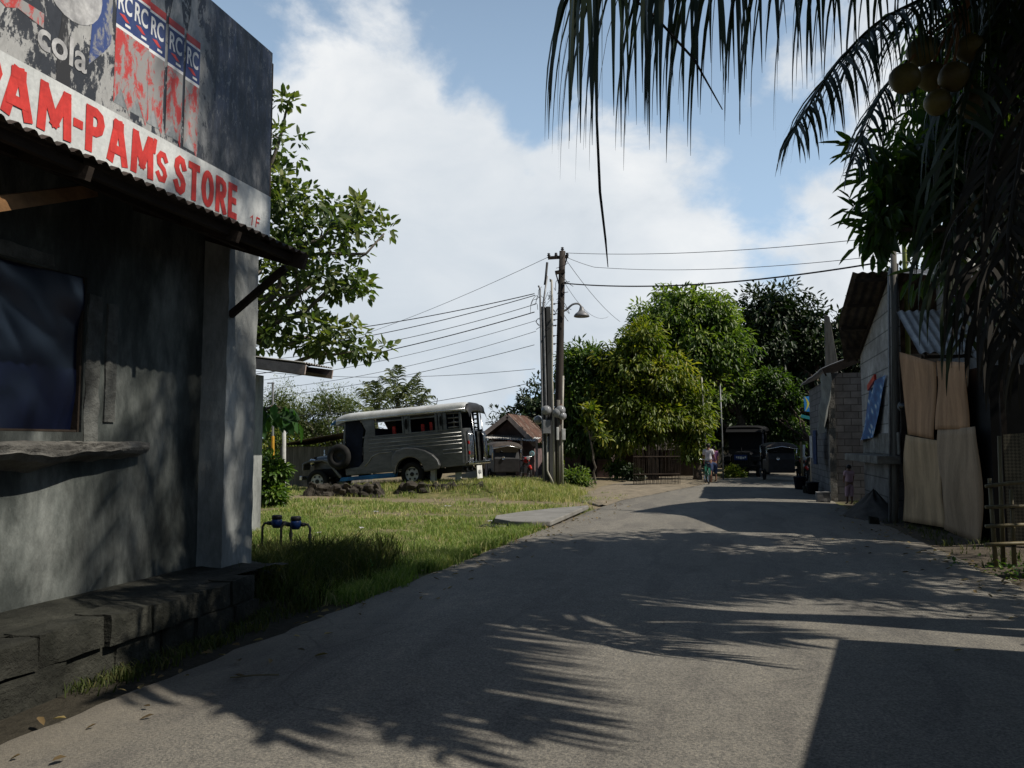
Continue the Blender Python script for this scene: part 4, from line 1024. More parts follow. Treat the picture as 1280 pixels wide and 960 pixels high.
    for sg_ in (1, -1):
        y = sg_*(HW-.01)
        mb = MB()
        for k in range(4): mb.tube([(-2.50, y, 1.80+.15*k), (-2.8, y, 1.80+.15*k), (-3.06, y-.06*sg_, 1.80+.15*k)], .03, 6)
        mb.bar((-2.75, y-.015*sg_, 1.74), (-2.75, y-.015*sg_, 2.34), .05, .02)
        mb.build('rear_louvre', SILVER, body, smooth=True, local=True)
    # lettering strip in the front window opening
    mb = MB(); mb.box((-.2, HW-.03, 2.27), (.88, .02, .10)); rb_ = mb.build('route_board', BLACKM, body, local=True)
    # seats, dark interior
    mb = MB()
    for sg_ in (1, -1): mb.bb((-3.0, sg_*.45, .95), (.3, sg_*.86, 1.08)); mb.bb((-3.0, sg_*.78, 1.1), (.3, sg_*.86, 1.68))
    mb.bb((.32, -.86, .62), (.38, .86, 2.0)); mb.bb((.40, -.8, .9), (.95, .8, 1.15)); mb.bb((.40, -.8, 1.15), (.55, .8, 1.75))
    mb.build('seat', NAVY, j, local=True)
    mb = MB()
    for x, z in ((-.28, 1.85), (-1.62, 1.88), (-1.30, 1.84)): mb.bb((x-.05, .62, z-.1), (x+.05, .7, z+.16))
    mb.build('seat_top', REDP, j, local=True)
    # roof
    mb = MB()
    def rf_(u, v):
        x = -3.32+5.02*u; w_ = (HW+.07)*(1-.06*max(0, (u-.9)/.1)); a = (v-.5)*math.pi*1.04
        s = math.sin(a); c = math.cos(a)
        yy = w_*(abs(s)**.45)*(1 if s > 0 else -1); zz = 2.36+.25*(max(c, 0)**.55)-.05*(1 if c < 0 else 0)
        zz -= .10*max(0, (u-.9)/.1)**2+.06*max(0, (.06-u)/.06)**2
        return (x, yy, zz)
    mb.grid(rf_, 24, 22)
    mb.poly([(-3.30, -.93, 2.355), (1.66, -.93, 2.355), (1.66, .93, 2.355), (-3.30, .93, 2.355)])
    rf = mb.build('roof', ROOFPAINT, j, smooth=True, local=True)
    mb = MB(); mb.tube([(-3.31, .99, 2.35), (-1, 1.0, 2.35), (1.66, .97, 2.34)], .022, 6); mb.tube([(-3.31, -.99, 2.35), (-1, -1.0, 2.35), (1.66, -.97, 2.34)], .022, 6); mb.build('gutter', CHROME, rf, smooth=True, local=True)
    mb = MB(); mb.prism([(1.60, 2.36), (1.90, 2.22), (1.93, 2.26), (1.62, 2.46)], (0, -.9, 0), (1, 0, 0), (0, 0, 1), (0, 1.8, 0)); mb.build('sun_visor', BLUE, rf, bevel=.01, local=True)
    # rear hood over the entrance
    mb = MB(); mb.grid(lambda u, v: (-3.22-.22*math.sin(u*1.57), -.9+1.8*v, 2.60-.28*(1-math.cos(u*1.57))-.25*abs(2*v-1)**4), 6, 16); mb.build('rear_hood', BLACKM, rf, smooth=True, local=True)
    # windscreen frame and glass
    ws_ = MB()
    for sg_ in (1, -1): ws_.bar((1.52, sg_*.80, 1.40), (1.42, sg_*.78, 2.38), .06, .06)
    ws_.bar((1.50, -.8, 1.42), (1.50, .8, 1.42), .06, .06); ws_.bar((1.42, 0, 1.42), (1.44, 0, 2.36), .05, .05)
    wf = ws_.build('windscreen_frame', SILVER, j, local=True)
    mb = MB(); mb.poly([(1.49, -.77, 1.45), (1.49, .77, 1.45), (1.43, .75, 2.33), (1.43, -.75, 2.33)]); mb.build('pane', GLASS, wf, local=True)
    mb = MB(); mb.prism([(.92, .80), (1.40, .78), (1.40, 2.32), (.88, 2.32), (.74, 2.0), (.80, 1.7), (.88, 1.0)], (0, HW-.10, 0), (1, 0, 0), (0, 0, 1), (0, .02, 0)); mb.build('doorway_shade_panel', NAVY, j, local=True)  # navy sheet painting the shade of the open cab doorway
    # bonnet, cowl, grille, bumper
    mb = MB()
    def bon(u, v):
        x = 1.42+1.42*u; hw = .62-.16*u; a = (v-.5)*math.pi
        return (x, hw*math.copysign(abs(math.sin(a))**.6, math.sin(a)), .80+(.52-.07*u)*max(0, math.cos(a))**.45)
    mb.grid(bon, 10, 16); mb.poly([bon(1, k/16) for k in range(17)])
    bn = mb.build('bonnet', SILVER, j, smooth=False, local=True)
    MB().lathe([(.03, 0), (.035, .05), (.012, .12), (.02, .2), (.001, .24)], (2.7, 0, 1.24), 'z', 8).build('bonnet_ornament', CHROME, bn, smooth=True, local=True)
    mb = MB(); mb.bb((1.2, -.45, .5), (2.75, .45, .80)); mb.bb((1.30, -.85, .70), (1.50, .85, 1.42)); mb.build('engine_bay', BLACKM, j, local=True)
    mb = MB()
    mb.bb((2.84, -.44, .62), (2.87, .44, 1.24))
    gr = mb.build('grille', BLACKM, j, local=True)
    mb = MB()
    for k in range(9): mb.bar((2.89, -.36+.09*k, .66), (2.89, -.36+.09*k, 1.20), .03, .02)
    mb.build('grille_bar', CHROME, gr, local=True)
    mb = MB(); mb.bar((3.12, -.95, .55), (3.12, .95, .55), .10, .14); mb.bar((2.8, -.4, .52), (3.1, -.4, .52), .08, .08); mb.bar((2.8, .4, .52), (3.1, .4, .52), .08, .08); mb.build('front_bumper', CHROME, j, bevel=.02, local=True)
    for sg_ in (1, -1):
        hl = MB().lathe([(.001, -.1), (.09, -.08), (.12, 0), (.13, .05), (.11, .06)], (2.82, sg_*.62, 1.05), 'x', 16).build('headlight', CHROME, j, smooth=True, local=True)
        MB().lathe([(.11, .058), (.08, .085), (.001, .095)], (2.82, sg_*.62, 1.05), 'x', 16).build('lens', GLASS, hl, smooth=True, local=True)
        # front wing: flat top then a long sweep back to the step
        mb = MB(); top = [(3.02, .80), (2.98, 1.00), (2.75, 1.06), (2.30, 1.06), (2.10, .98), (1.72, .50)]; low = [(1.66, .44), (1.60, .50), (2.02, 1.05), (2.24, 1.12), (2.78, 1.12), (3.05, 1.03), (3.08, .80)]
        mb.prism(top+low, (0, sg_*.48, 0), (1, 0, 0), (0, 0, 1), (0, sg_*.46, 0)); mb.build('front_wing', SILVER, j, bevel=.02, local=True)
        # big teardrop rear wing
        o_ = half_disc(-.9, .45, .50, 0, 180, 14)+[(-1.46, .45)]+[(-1.98, .50), (-2.08, .62), (-2.0, .80), (-1.78, .98), (-1.45, 1.14), (-1.1, 1.24), (-.75, 1.27), (-.45, 1.20), (-.30, 1.02), (-.28, .8), (-.33, .45)]
        mb = MB(); mb.prism(o_, (0, sg_*(HW-.02), 0), (1, 0, 0), (0, 0, 1), (0, sg_*.17, 0)); mb.build('rear_wing', SILVER, j, bevel=.05, seg=3, local=True)
        mb = MB(); mb.prism([(-.35, .50), (1.62, .46), (1.70, .34), (-.30, .34)], (0, sg_*.70, 0), (1, 0, 0), (0, 0, 1), (0, sg_*.24, 0)); mb.build('running_board', BLUE, j, bevel=.01, local=True)
        for x, r in ((2.55, .40), (-.9, .40)): make_wheel(j, x, sg_*.80, r)
    # spare tyre on the side behind the front wing
    tp = [(.20, -.1), (.34, -.1), (.42, -.05), (.43, 0), (.42, .05), (.34, .1), (.2, .1), (.19, 0), (.2, -.1)]
    sp = MB().lathe(tp, (1.62, .99, 1.16), 'y', 26).build('spare_tyre', RUBBER, j, smooth=True, local=True)
    MB().lathe([(.2, .02), (.12, -.02), (.06, .03), (.001, .04)], (1.62, .99, 1.16), 'y', 16).build('spare_rim', BLACKM, sp, smooth=True, local=True)
    # rear end: step, chrome guard bars, ladder, plate
    mb = MB(); mb.bar((-3.38, -.9, .62), (-3.38, .9, .62), .22, .10); rbm = mb.build('rear_step', CHROME, j, bevel=.03, local=True)
    mb = MB()
    for y in (-.84, -.70, -.56, .56, .70, .84): mb.tube([(-3.30, y, .66), (-3.36, y, .9), (-3.36, y, 1.5), (-3.28, y, 1.66)], .022, 6)
    for y in (-.48, .48): mb.tube([(-3.42, y, .62), (-3.42, y, 1.4), (-3.30, y, 2.5)], .024, 6)
    mb.build('guard_bar', CHROME, j, smooth=True, local=True)
    mb = MB()
    for y in (-.77, .77):
        for z in (.95, 1.28): mb.bb((-3.30, y-.06, z-.05), (-3.255, y+.06, z+.05))
    mb.build('tail_light', REDP, j, local=True)
    mb = MB(); mb.bb((-3.42, -.05, .10), (-3.40, .47, .52)); pl = mb.build('number_board', PLATE, j, local=True)
    lettering('AB-8', NAVY, pl, (-3.425, .40, .24), (0, -1, 0), (0, 0, 1), .34, .14, .01, local=True)
    mb = MB(); mb.tube([(-3.3, .2, .56), (-3.4, .2, .5)], .02, 6); mb.bb((-2.9, -.3, .34), (1.3, -.22, .5)); mb.bb((-2.9, .22, .34), (1.3, .3, .5)); mb.tube([(-.9, -.8, .4), (-.9, .8, .4)], .06, 8); mb.tube([(2.55, -.8, .4), (2.55, .8, .4)], .05, 8)
    mb.bb((-2.8, -.5, .36), (-2.1, .5, .55))
    mb.build('chassis', BLACKM, j, local=True)
    mb = MB(); mb.tube([(-2.0, .88, 2.6), (-2.05, .88, 2.62), (-2.1, .9, 2.78)], .015, 5); mb.build('roof_hook', BLACKM, rf, local=True)
    def shorten(o):
        if o.type == 'MESH':
            for v_ in o.data.vertices:
                if v_.co.x < -1.5: v_.co.x = -1.5+(v_.co.x+1.5)*.78
        for c_ in o.children: shorten(c_)
    shorten(j)
    return j
JF = gnd(383, 611, .04); 
ctr = pix(498, 603, 27.2)
fw = Vector((-math.cos(R(15.5)), 0, 0)); 
ang = math.pi-YAW*0 + 0.02
# front points along camera-left and a little away
hx = RIGHT*(-math.cos(R(16)))+FWD_H*math.sin(R(16))
ja = math.atan2(hx.y, hx.x)
JEEP = make_jeepney((ctr.x, ctr.y, .20), (0, R(4.6), ja), 'old silver jeepney with white roof parked nose down behind low rubble walls')

# dark lean-to whose sloping roof shows behind the bonnet
lt = thing('dark_shed', 'dark low shed with sloping roof behind the jeepney bonnet', 'shed', tuple(pix(390, 600, 31)))
a = pix(350, 560, 31); b_ = pix(450, 545, 31)
mb = MB(); mb.bb((a.x, a.y, 0), (b_.x, a.y+2.0, 1.55)); mb.build('wall', WOOD_GREY, lt)
a2 = pix(345, 556, 30.6); b2 = pix(440, 541, 30.6)
mb = MB(); corrugated(mb, (a2.x, a2.y, a2.z), (0, 1, 0), (b2.x-a2.x, 0, b2.z-a2.z), 2.6, (b2.x-a2.x)*1.02, .1, .015, 4, .02); mb.build('roof', TIN_DARK, lt)

# low rubble walls in front of the jeepney
for i, (x0, x1, yt, yb, d, lab) in enumerate([(380, 482, 601, 619, 25.2, 'low rubble wall below the jeepney front wheel'), (494, 612, 600, 619, 25.4, 'low rubble wall below the jeepney rear wheel'), (630, 684, 601, 613, 26.5, 'low rubble wall running up to the foot of the electric poles')]):
    a = pix(x0, yb, d); b_ = pix(x1, yb, d); top = pix(x0, yt, d).z
    w_ = thing('rubble_wall', lab, 'wall', ((a.x+b_.x)/2, (a.y+b_.y)/2, 0)); dv = (b_-a); L = Vector((dv.x, dv.y, 0)).length; dh = Vector((dv.x, dv.y, 0))/L; nh = Vector((-dh.y, dh.x, 0))
    mb = MB()
    def rub(u, v, a=a, dh=dh, nh=nh, L=L, top=top, i=i):
        s = u*L; an = v*math.pi
        endf = min(1, min(u, 1-u)*L/.25)**.5
        h = (top-.14+.07*mnoise.noise(Vector((s*1.6, i*5.0, 0))))*endf
        y_ = -math.cos(an)*.26; z_ = -.12+(h+.12)*min(1, math.sin(an)*1.9)
        q = Vector((a.x, a.y, 0))+dh*s+nh*y_
        nn = mnoise.noise_vector(Vector((s*3.5, y_*5, z_*5+i)))*.09+mnoise.noise_vector(Vector((s*9, y_*11, z_*11+i)))*.04
        vd = mnoise.voronoi(Vector((s*3.2, y_*3.2, z_*4.2+i*7)))[0]; bulge = min(.5, vd[1]-vd[0])*.30-.05
        q = q+nh*(-math.cos(an))*bulge; nn = nn*.45
        return (q.x+nn.x, q.y+nn.y, z_+nn.z*.7+bulge*math.sin(an))
    mb.grid(rub, int(L/.04), 34); mb.build('stones', RUBBLE, w_)
for i, (px, d) in enumerate([(542, 26.2), (573, 26.4)]):
    p = pix(px, 603, d); tp = pix(px, 581+i*3, d).z
    mb = MB(); mb.bb((p.x-.085, p.y-.085, 0), (p.x+.085, p.y+.085, tp))
    tag(mb.build('concrete_post', WHITE, bevel=.015), ['short white post left of the two below the jeepney tail', 'short white post right of the two, under the jeepney tail'][i], 'post', 'short white posts')

# ------------------------------------------------------------------ water meters and litter by the store corner
PIPE = M('dull_pipe', (.10, .10, .10), (.06, .06, .06), 5, .6, metal=.3, bmp=.1, dirt=.3)
def water_meter(px, py, d, label, flip):
    g = pix(px, py, d); z0 = gz1(g.x, g.y)
    wm = thing('water_meter', label, 'water meter', (g.x, g.y, z0))
    z = z0+.50
    u = RIGHT*flip
    A = Vector((g.x, g.y, 0))
    mb = MB(); mb.tube([A+u*.0+Vector((0, 0, z0-.1)), A+Vector((0, 0, z-.05)), A+u*.03+Vector((0, 0, z)), A+u*.10+Vector((0, 0, z))], .017, 8)
    mb.tube([A+u*.30+Vector((0, 0, z)), A+u*.37+Vector((0, 0, z)), A+u*.40+Vector((0, 0, z-.05)), A+u*.40+Vector((0, 0, z0-.1))], .017, 8)
    for q in (.10, .30): mb.lathe([(.001, -.03), (.028, -.03), (.028, .03), (.001, .03)], A+u*q+Vector((0, 0, z)), 'x', 8, rot=None)
    mb.lathe([(.027, -.03), (.027, .03)], A+Vector((0, 0, z-.16)), 'z', 8)
    mb.build('pipe', PIPE, wm, smooth=True)
    MB().lathe([(.001, -.07), (.05, -.065), (.075, -.02), (.08, .02), (.07, .05), (.06, .06)], A+u*.2+Vector((0, 0, z)), 'z', 16).build('meter_body', METER_BLUE, wm, smooth=True)
    MB().lathe([(.062, .055), (.072, .06), (.072, .10), (.06, .112), (.001, .113)], A+u*.2+Vector((0, 0, z)), 'z', 16).build('meter_lid', BLACKM, wm, smooth=True)
water_meter(387, 692, 11.2, 'blue water meter on upright pipes, right one by the store corner', -1)
water_meter(363, 694, 11.35, 'blue water meter in the weeds, left one nearest the store column', -1)
g = gnd(461, 716, 0)
MB().lathe([(.001, 0), (.055, .003), (.062, .03), (.062, .14), (.05, .18), (.02, .22), (.018, .25), (.001, .252)], (g.x, g.y, 0), 'z', 14, rot=(R(12), R(8), 0))
bt = thing('plastic_bottle', 'bright green plastic bottle lying in the grass at the road edge', 'bottle', (g.x, g.y, 0))
MB().lathe([(.001, 0), (.045, .003), (.05, .03), (.05, .10), (.038, .14), (.016, .17)], (g.x, g.y, -.01), 'z', 14, rot=(R(14), R(10), 0)).build('body', GREEN_PLASTIC, bt, smooth=True)
c_ = Vector((g.x, g.y, -.01))+Euler((R(14), R(10), 0)).to_matrix() @ Vector((0, 0, .17))
MB().lathe([(.018, 0), (.018, .025), (.001, .026)], c_, 'z', 10, rot=(R(14), R(10), 0)).build('cap', GREEN_PLASTIC, bt)
p = gnd(450, 703, 0)
mb = MB(); mb.bar((p.x, p.y, -.05), (p.x+.01, p.y, .26), .012, .012); mb.bar((p.x-.005, p.y, .255), (p.x+.16, p.y+.02, .235), .012, .012)
tag(mb.build('bent_iron_rod', BLACKM), 'small bent black iron rod standing in the grass by the green bottle', 'rod')
# ------------------------------------------------------------------ pink house with rusty roof
PY = 40.0
ph = thing('pink_house', 'dusty pink house with a rusty gable roof behind the poles', 'house', tuple(ony(640, 603, PY)))
e1 = ony(606, 545, PY); ap = ony(640, 519, PY); e2 = ony(672, 552, PY)
A = ony(612, 605, PY); B = ony(668, 605, PY)
mb = MB(); mb.prism([(A.x, 0), (B.x, 0), (B.x, e2.z), (ap.x, ap.z-.1), (A.x, e1.z-.1)], (0, PY, 0), (1, 0, 0), (0, 0, 1), (0, 5, 0)); mb.build('wall', PINKWALL, ph)
mb = MB()
for e in (e1, e2):
    vv = Vector((e.x-ap.x, 0, e.z-ap.z)); vv = vv*1.08
    corrugated(mb, (ap.x, PY-.9, ap.z+.05), (0, 1, 0), vv, 6.5, vv.length, .16, .02, 3, .01)
prf = mb.build('roof', RUST, ph)
mb = MB()
for e in (e1, e2):
    vv = Vector((e.x-ap.x, 0, e.z-ap.z))*1.08; mb.bar((ap.x, PY-.92, ap.z-.08), (ap.x+vv.x, PY-.92, ap.z-.08+vv.z), .04, .22)
mb.build('barge_board', FASCIA, prf)
q1 = ony(604, 549, PY-1); q2 = ony(672, 556, PY-1)
mb = MB(); corrugated(mb, (q1.x, PY-.02, q1.z+.25), (1, 0, -.06), (0, -1, -.12), q2.x-q1.x, 1.6, .12, .018, 4, .01); lr = mb.build('porch_roof', TIN, ph)
mb = MB()
for px in (608, 652, 671):
    s = ony(px, 600, PY-1.45); mb = MB(); mb.bar((s.x, s.y, 0), (s.x, s.y, q1.z), .1, .1); mb.build('porch_post', FASCIA, lr)
d1, d2 = ony(633, 600, PY), ony(645, 572, PY)
mb = MB(); mb.bb((d1.x, PY-.05, 0), (d2.x, PY-.003, 1.9)); mb.build('door', BLACKISH, ph)
mb = MB(); s1, s2 = ony(609, 600, PY), ony(628, 600, PY)
for k in range(12): mb.bb((s1.x+(s2.x-s1.x)*k/12, PY-1.2, 0), (s1.x+(s2.x-s1.x)*(k+.75)/12, PY-1.17, 1.0+.08*((k*7) % 3)))
tag(mb.build('picket_fence', WOOD_DARK), 'dark picket fence in front of the pink house', 'fence')
for i, (px, py, w_, h_, mt, lab) in enumerate([(614, 562, .22, .55, WHITE, 'white cloth hanging under the porch roof beside the jeepney tail'), (637, 566, .25, .45, PINK, 'pale pink cloth hanging under the porch of the pink house'), (625, 566, .5, .6, NAVY, 'dark cloth hanging between two pale ones under the porch')]):
    c = ony(px, py, PY-1.3)
    mb = MB(); mb.grid(lambda u, v: (c.x-w_/2+w_*u, c.y+.05*math.sin(u*9+i), q1.z-.05-(q1.z-.05-c.z+h_/2)*v), 10, 6)
    tag(mb.build('hanging_cloth', mt, smooth=True), lab, 'laundry')
# ------------------------------------------------------------------ electric poles
PD = 27.0
def pp(px, py, d=PD): return pix(px, py, d)
g0 = pp(702, 610); 
tp = thing('utility_pole', 'tall leaning dark wooden electric pole with a small crossarm and street lamp', 'utility pole', (g0.x, g0.y, 0))
pts = [pp(697, 612), pp(698, 540), pp(699.5, 460), pp(701, 390), pp(703, 314)]
MB().tube([(pts[0].x, pts[0].y, -.2)]+[tuple(q) for q in pts[1:]], [.17, .15, .135, .12, .105], 12).build('pole', POLE_WOOD, tp, smooth=True)
mb = MB(); mb.bar(pp(685, 322.5), pp(709, 321), .09, .10); mb.bar(pp(709, 321), pp(703, 341), .05, .05); ca = mb.build('crossarm', WOOD_DARK, tp)
mb = MB(); mb.bar(pp(694, 341, PD-.1), pp(706, 339, PD-.1), .10, .12); mb.bar(pp(695, 342), pp(699, 357), .04, .04); mb.build('bracket', WOOD_DARK, tp)
def insul(p, s=1.0): return MB().lathe([(.02*s, -.06*s), (.05*s, -.04*s), (.03*s, 0), (.06*s, .03*s), (.03*s, .06*s), (.05*s, .09*s), (.001, .11*s)], p, 'z', 10)
for q in (pp(686, 320.5), pp(703, 313), pp(709, 320), pp(695, 320)):
    insul(q, 1.1).build('insulator', BLACKM, ca, smooth=True)
# spool insulators and coils of slack wire on the pole face
mb = MB()
for px, py in ((692, 380), (692, 393), (692, 400), (693, 407), (691, 420), (692, 430), (706, 353), (704, 366)):
    mb.lathe([(.04, -.05), (.02, -.02), (.02, .02), (.04, .05)], pp(px, py, PD-.15), 'x', 8); mb.bar(pp(px, py, PD-.15), pp(px+6, py-1, PD-.05), .02, .02)
mb.build('spool_insulator', BLACKM, tp)
# street lamp
sl_ = thing('street_lamp', 'bell shaped street lamp on a curved arm fixed to the wooden pole', 'street lamp', tuple(pp(703, 389)))
arm = curve_pts([pp(702, 390), pp(708, 387), pp(715, 381), pp(721, 379.5), pp(725, 381), pp(727, 386)], 20)
MB().tube([tuple(q) for q in arm], .035, 8).build('arm', GREYM, sl_, smooth=True)
c = pp(727, 386)
MB().lathe([(.03, .08), (.07, .05), (.09, -.04), (.13, -.10), (.21, -.16), (.26, -.22), (.27, -.27), (.25, -.28), (.20, -.20), (.001, -.14)], c, 'z', 22).build('shade', GREYM, sl_, smooth=True)
MB().lathe([(.001, -.14), (.05, -.16), (.06, -.22), (.04, -.27), (.001, -.29)], c, 'z', 12).build('bulb', FADED_WHITE, sl_, smooth=True)
# the thick grey square post with electric meters
gp = thing('meter_post', 'thick grey square post carrying electric meters and boxes', 'post', tuple(pp(684, 610)))
def tall_box(px0, px1, ytop, ybot, d, dy=.22, ptop=0):
    a = pp(px0, ybot, d); b_ = pp(px1, ybot, d); tz = pp(px0, ytop, d).z
    a2 = pp(px0+ptop, ytop, d); b2 = pp(px1+ptop, ytop, d)
    k = FWD_H*dy
    vs = [(a.x, a.y, -.1), (b_.x, b_.y, -.1), tuple(Vector((b_.x, b_.y, -.1))+k), tuple(Vector((a.x, a.y, -.1))+k), (a2.x, a2.y, tz), (b2.x, b2.y, tz), tuple(Vector((b2.x, b2.y, tz))+k), tuple(Vector((a2.x, a2.y, tz))+k)]
    return vs, [(0, 1, 5, 4), (1, 2, 6, 5), (2, 3, 7, 6), (3, 0, 4, 7), (4, 5, 6, 7), (0, 3, 2, 1)]
mb = MB(); mb.mesh(*tall_box(681.0, 686.2, 383, 612, PD-.5, .25, -5.5)); mb.mesh(*tall_box(687.6, 693.5, 383, 612, PD-.45, .25, -5.2)); mb.mesh(*tall_box(685, 689, 384, 612, PD-.38, .14, -5.5))
mb.build('post', POLE_GREY, gp, bevel=.01)
def conduit(pts, r, name, mt=PALEM, parent=None):
    return MB().tube(pts, r, 8).build(name, mt, parent, smooth=True)
D1 = PD-.62
conduit([pp(684, 345, D1), pp(679, 380, D1), pp(681.5, 470, D1), pp(684, 560, D1)], .032, 'conduit', GREYM, gp)
conduit([pp(673, 357, D1), pp(675, 361, D1), pp(675.5, 390, D1), pp(678.5, 545, D1), pp(679.5, 612, D1)], .03, 'conduit', GREYM, gp)
conduit([pp(684, 328, D1), pp(682, 349, D1), pp(681, 356, D1)], .04, 'conduit', BLACKM, gp)
conduit([pp(688.5, 352, D1), pp(688, 349, D1), pp(689.5, 350, D1), pp(690, 385, D1), pp(690, 470, D1), pp(692, 540, D1), pp(693.5, 612, D1)], .036, 'conduit', PALEM, gp)
conduit([pp(684, 545, D1), pp(684, 588, D1), pp(686, 593, D1), pp(696, 612, D1)], .034, 'conduit', PALEM, gp)
conduit([pp(698, 500, D1), pp(698.5, 545, D1), pp(698, 612, D1)], .06, 'conduit', WOOD_GREY, gp)
conduit([pp(704, 470, D1+.3), pp(703, 512, D1), pp(702.5, 555, D1), pp(703.5, 612, D1)], .034, 'conduit', PALEM, gp)
conduit([pp(701, 505, D1), pp(701, 530, D1)], .05, 'conduit', RUST, gp)
def emeter(px, py, d, r=.115):
    mt_ = MB().lathe([(.001, 0), (r, 0), (r*1.02, -.05), (r*.92, -.09)], pp(px, py, d), 'y', 18).build('meter', GREYM, gp, smooth=True)
    MB().lathe([(r*.92, -.085), (r*.9, -.17), (r*.7, -.22), (.001, -.235)], pp(px, py, d), 'y', 18).build('glass_dome', GLASS_PALE, mt_, smooth=True)
GLASS_PALE = M('meter_glass', (.30, .31, .32), (.22, .23, .24), 4, .15, bmp=0, dirt=.1, spec=.6)
for px, py in ((683.5, 513), (697, 516), (703.5, 520), (701, 513)): emeter(px, py, D1-.05, .16 if px < 702 else .13)
emeter(673.5, 525, PD+.1, .15)
for i, (px0, px1, py0, py1) in enumerate([(678.5, 688, 525, 542), (695.5, 698.5, 534, 550), (702.5, 706.5, 536, 550)]):
    a = pp(px0, py1, D1-.08); b_ = pp(px1, py0, D1-.08)
    mb = MB(); cc = (a+b_)/2; mb.box(cc, ((b_-a).dot(RIGHT), .16, b_.z-a.z), (0, 0, YAW)); mb.build('meter_box', GREYM if i == 0 else WHITE, gp, bevel=.012)
# tangle of service loops at the post head
rng = np.random.default_rng(21); mb = MB()
for k in range(16):
    x0 = rng.uniform(669, 692); y0 = rng.uniform(355, 400); c = [(x0, y0)]
    for q in range(4): c.append((c[-1][0]+rng.uniform(-6, 6), c[-1][1]+rng.uniform(-4, 10)))
    MB().tube([tuple(q) for q in curve_pts([pp(a, b_, PD-.3+rng.uniform(-.2, .3)) for a, b_ in c], 12)], .009, 4).build('slack_wire', WIRE, gp)
for k in range(9):
    x0 = rng.uniform(692, 704); y0 = rng.uniform(335, 380); c = [(x0, y0)]
    for q in range(3): c.append((c[-1][0]+rng.uniform(-4, 8), c[-1][1]+rng.uniform(-4, 12)))
    MB().tube([tuple(q) for q in curve_pts([pp(a, b_, PD-.2) for a, b_ in c], 12)], .009, 4).build('slack_wire', WIRE, gp)
# wires: (start pixel on the cluster, end point, sag, radius)
def wire(a, b_, sag, r, label, mt=WIRE, group='overhead wires'):
    a = Vector(a); b_ = Vector(b_); pts = []
    n = 26
    for i in range(n+1):
        s = i/n; q = a.lerp(b_, s); q.z -= 4*sag*s*(1-s); pts.append(tuple(q))
    tag(MB().tube(pts, r*.75, 5).build('overhead_wire', mt), label, 'wire', group)
far_l = lambda px, py, d=33: pix(px, py, d)
ords = ['topmost', 'second', 'third', 'fourth', 'fifth', 'sixth', 'seventh', 'eighth', 'lowest']
for i, (y0, ex, ey, r, mt) in enumerate([(370, 300, 425, .022, WIRE), (372, 300, 442, .02, WIRE), (383, 300, 452, .016, WIRE_GREY), (393, 300, 470, .024, WIRE), (404, 300, 478, .012, WIRE_GREY), (417, 300, 489, .012, WIRE_GREY), (434, 300, 500, .014, WIRE_GREY), (464, 300, 462, .012, WIRE_GREY), (480, 300, 520, .014, WIRE_GREY)]):
    wire(pp(668+(i % 3), y0-3), far_l(ex, ey), .25+.05*(i % 3), r, f'{ords[i]} wire of those fanning out left from the pole cluster', mt)
wire(pp(686, 321), pix(380, 440, 45), .3, .012, 'thin wire dropping left from the tip of the crossarm', WIRE_GREY)
wire(pp(704, 316), pix(1140, 292, 17.4), .2, .012, 'highest wire crossing right from the pole top', WIRE_GREY)
wire(pp(709, 322), pix(743, 334, 27), .02, .012, 'short wire from the crossarm to a joint in mid air', WIRE_GREY)
wire(pix(743, 334, 27), pix(1140, 315, 17.4), .22, .011, 'middle wire crossing right over the trees', WIRE_GREY)
wire(pp(704, 354), pix(1118, 325, 17.4), .3, .028, 'thick black service cable crossing right to the gable house', WIRE)
wire(pp(707, 324), pix(775, 402, 40), .2, .013, 'thin wire slanting down right into the mango tree', WIRE_GREY)
wire(pp(705, 352), pix(760, 396, 40), .5, .010, 'faint sagging wire behind the street lamp', WIRE_GREY)
# ------------------------------------------------------------------ trees closing the view
def pb_(lst, d): return [tuple(pix(a, b_, d))+(r1, r2, r3) for a, b_, r1, r2, r3 in lst]
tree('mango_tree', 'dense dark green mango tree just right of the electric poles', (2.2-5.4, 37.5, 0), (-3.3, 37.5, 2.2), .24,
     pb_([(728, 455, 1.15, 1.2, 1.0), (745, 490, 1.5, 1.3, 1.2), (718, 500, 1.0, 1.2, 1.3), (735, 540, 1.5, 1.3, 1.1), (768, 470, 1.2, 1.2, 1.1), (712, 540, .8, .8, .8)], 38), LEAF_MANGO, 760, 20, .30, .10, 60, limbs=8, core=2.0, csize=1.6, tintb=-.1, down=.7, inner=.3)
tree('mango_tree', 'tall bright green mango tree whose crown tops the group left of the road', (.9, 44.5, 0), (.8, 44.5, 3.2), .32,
     pb_([(848, 388, 1.7, 1.6, 1.3), (818, 405, 1.5, 1.6, 1.2), (888, 400, 1.5, 1.6, 1.3), (905, 438, 1.5, 1.6, 1.4), (860, 440, 2.2, 1.8, 1.6), (880, 490, 2.0, 1.8, 1.5), (915, 470, .9, 1, .9), (820, 450, 2, 1.8, 1.5)], 44), LEAF_MANGO, 1050, 20, .34, .115, 61, limbs=10, core=2.0, csize=1.6, tintb=.12, down=.7, inner=.25)
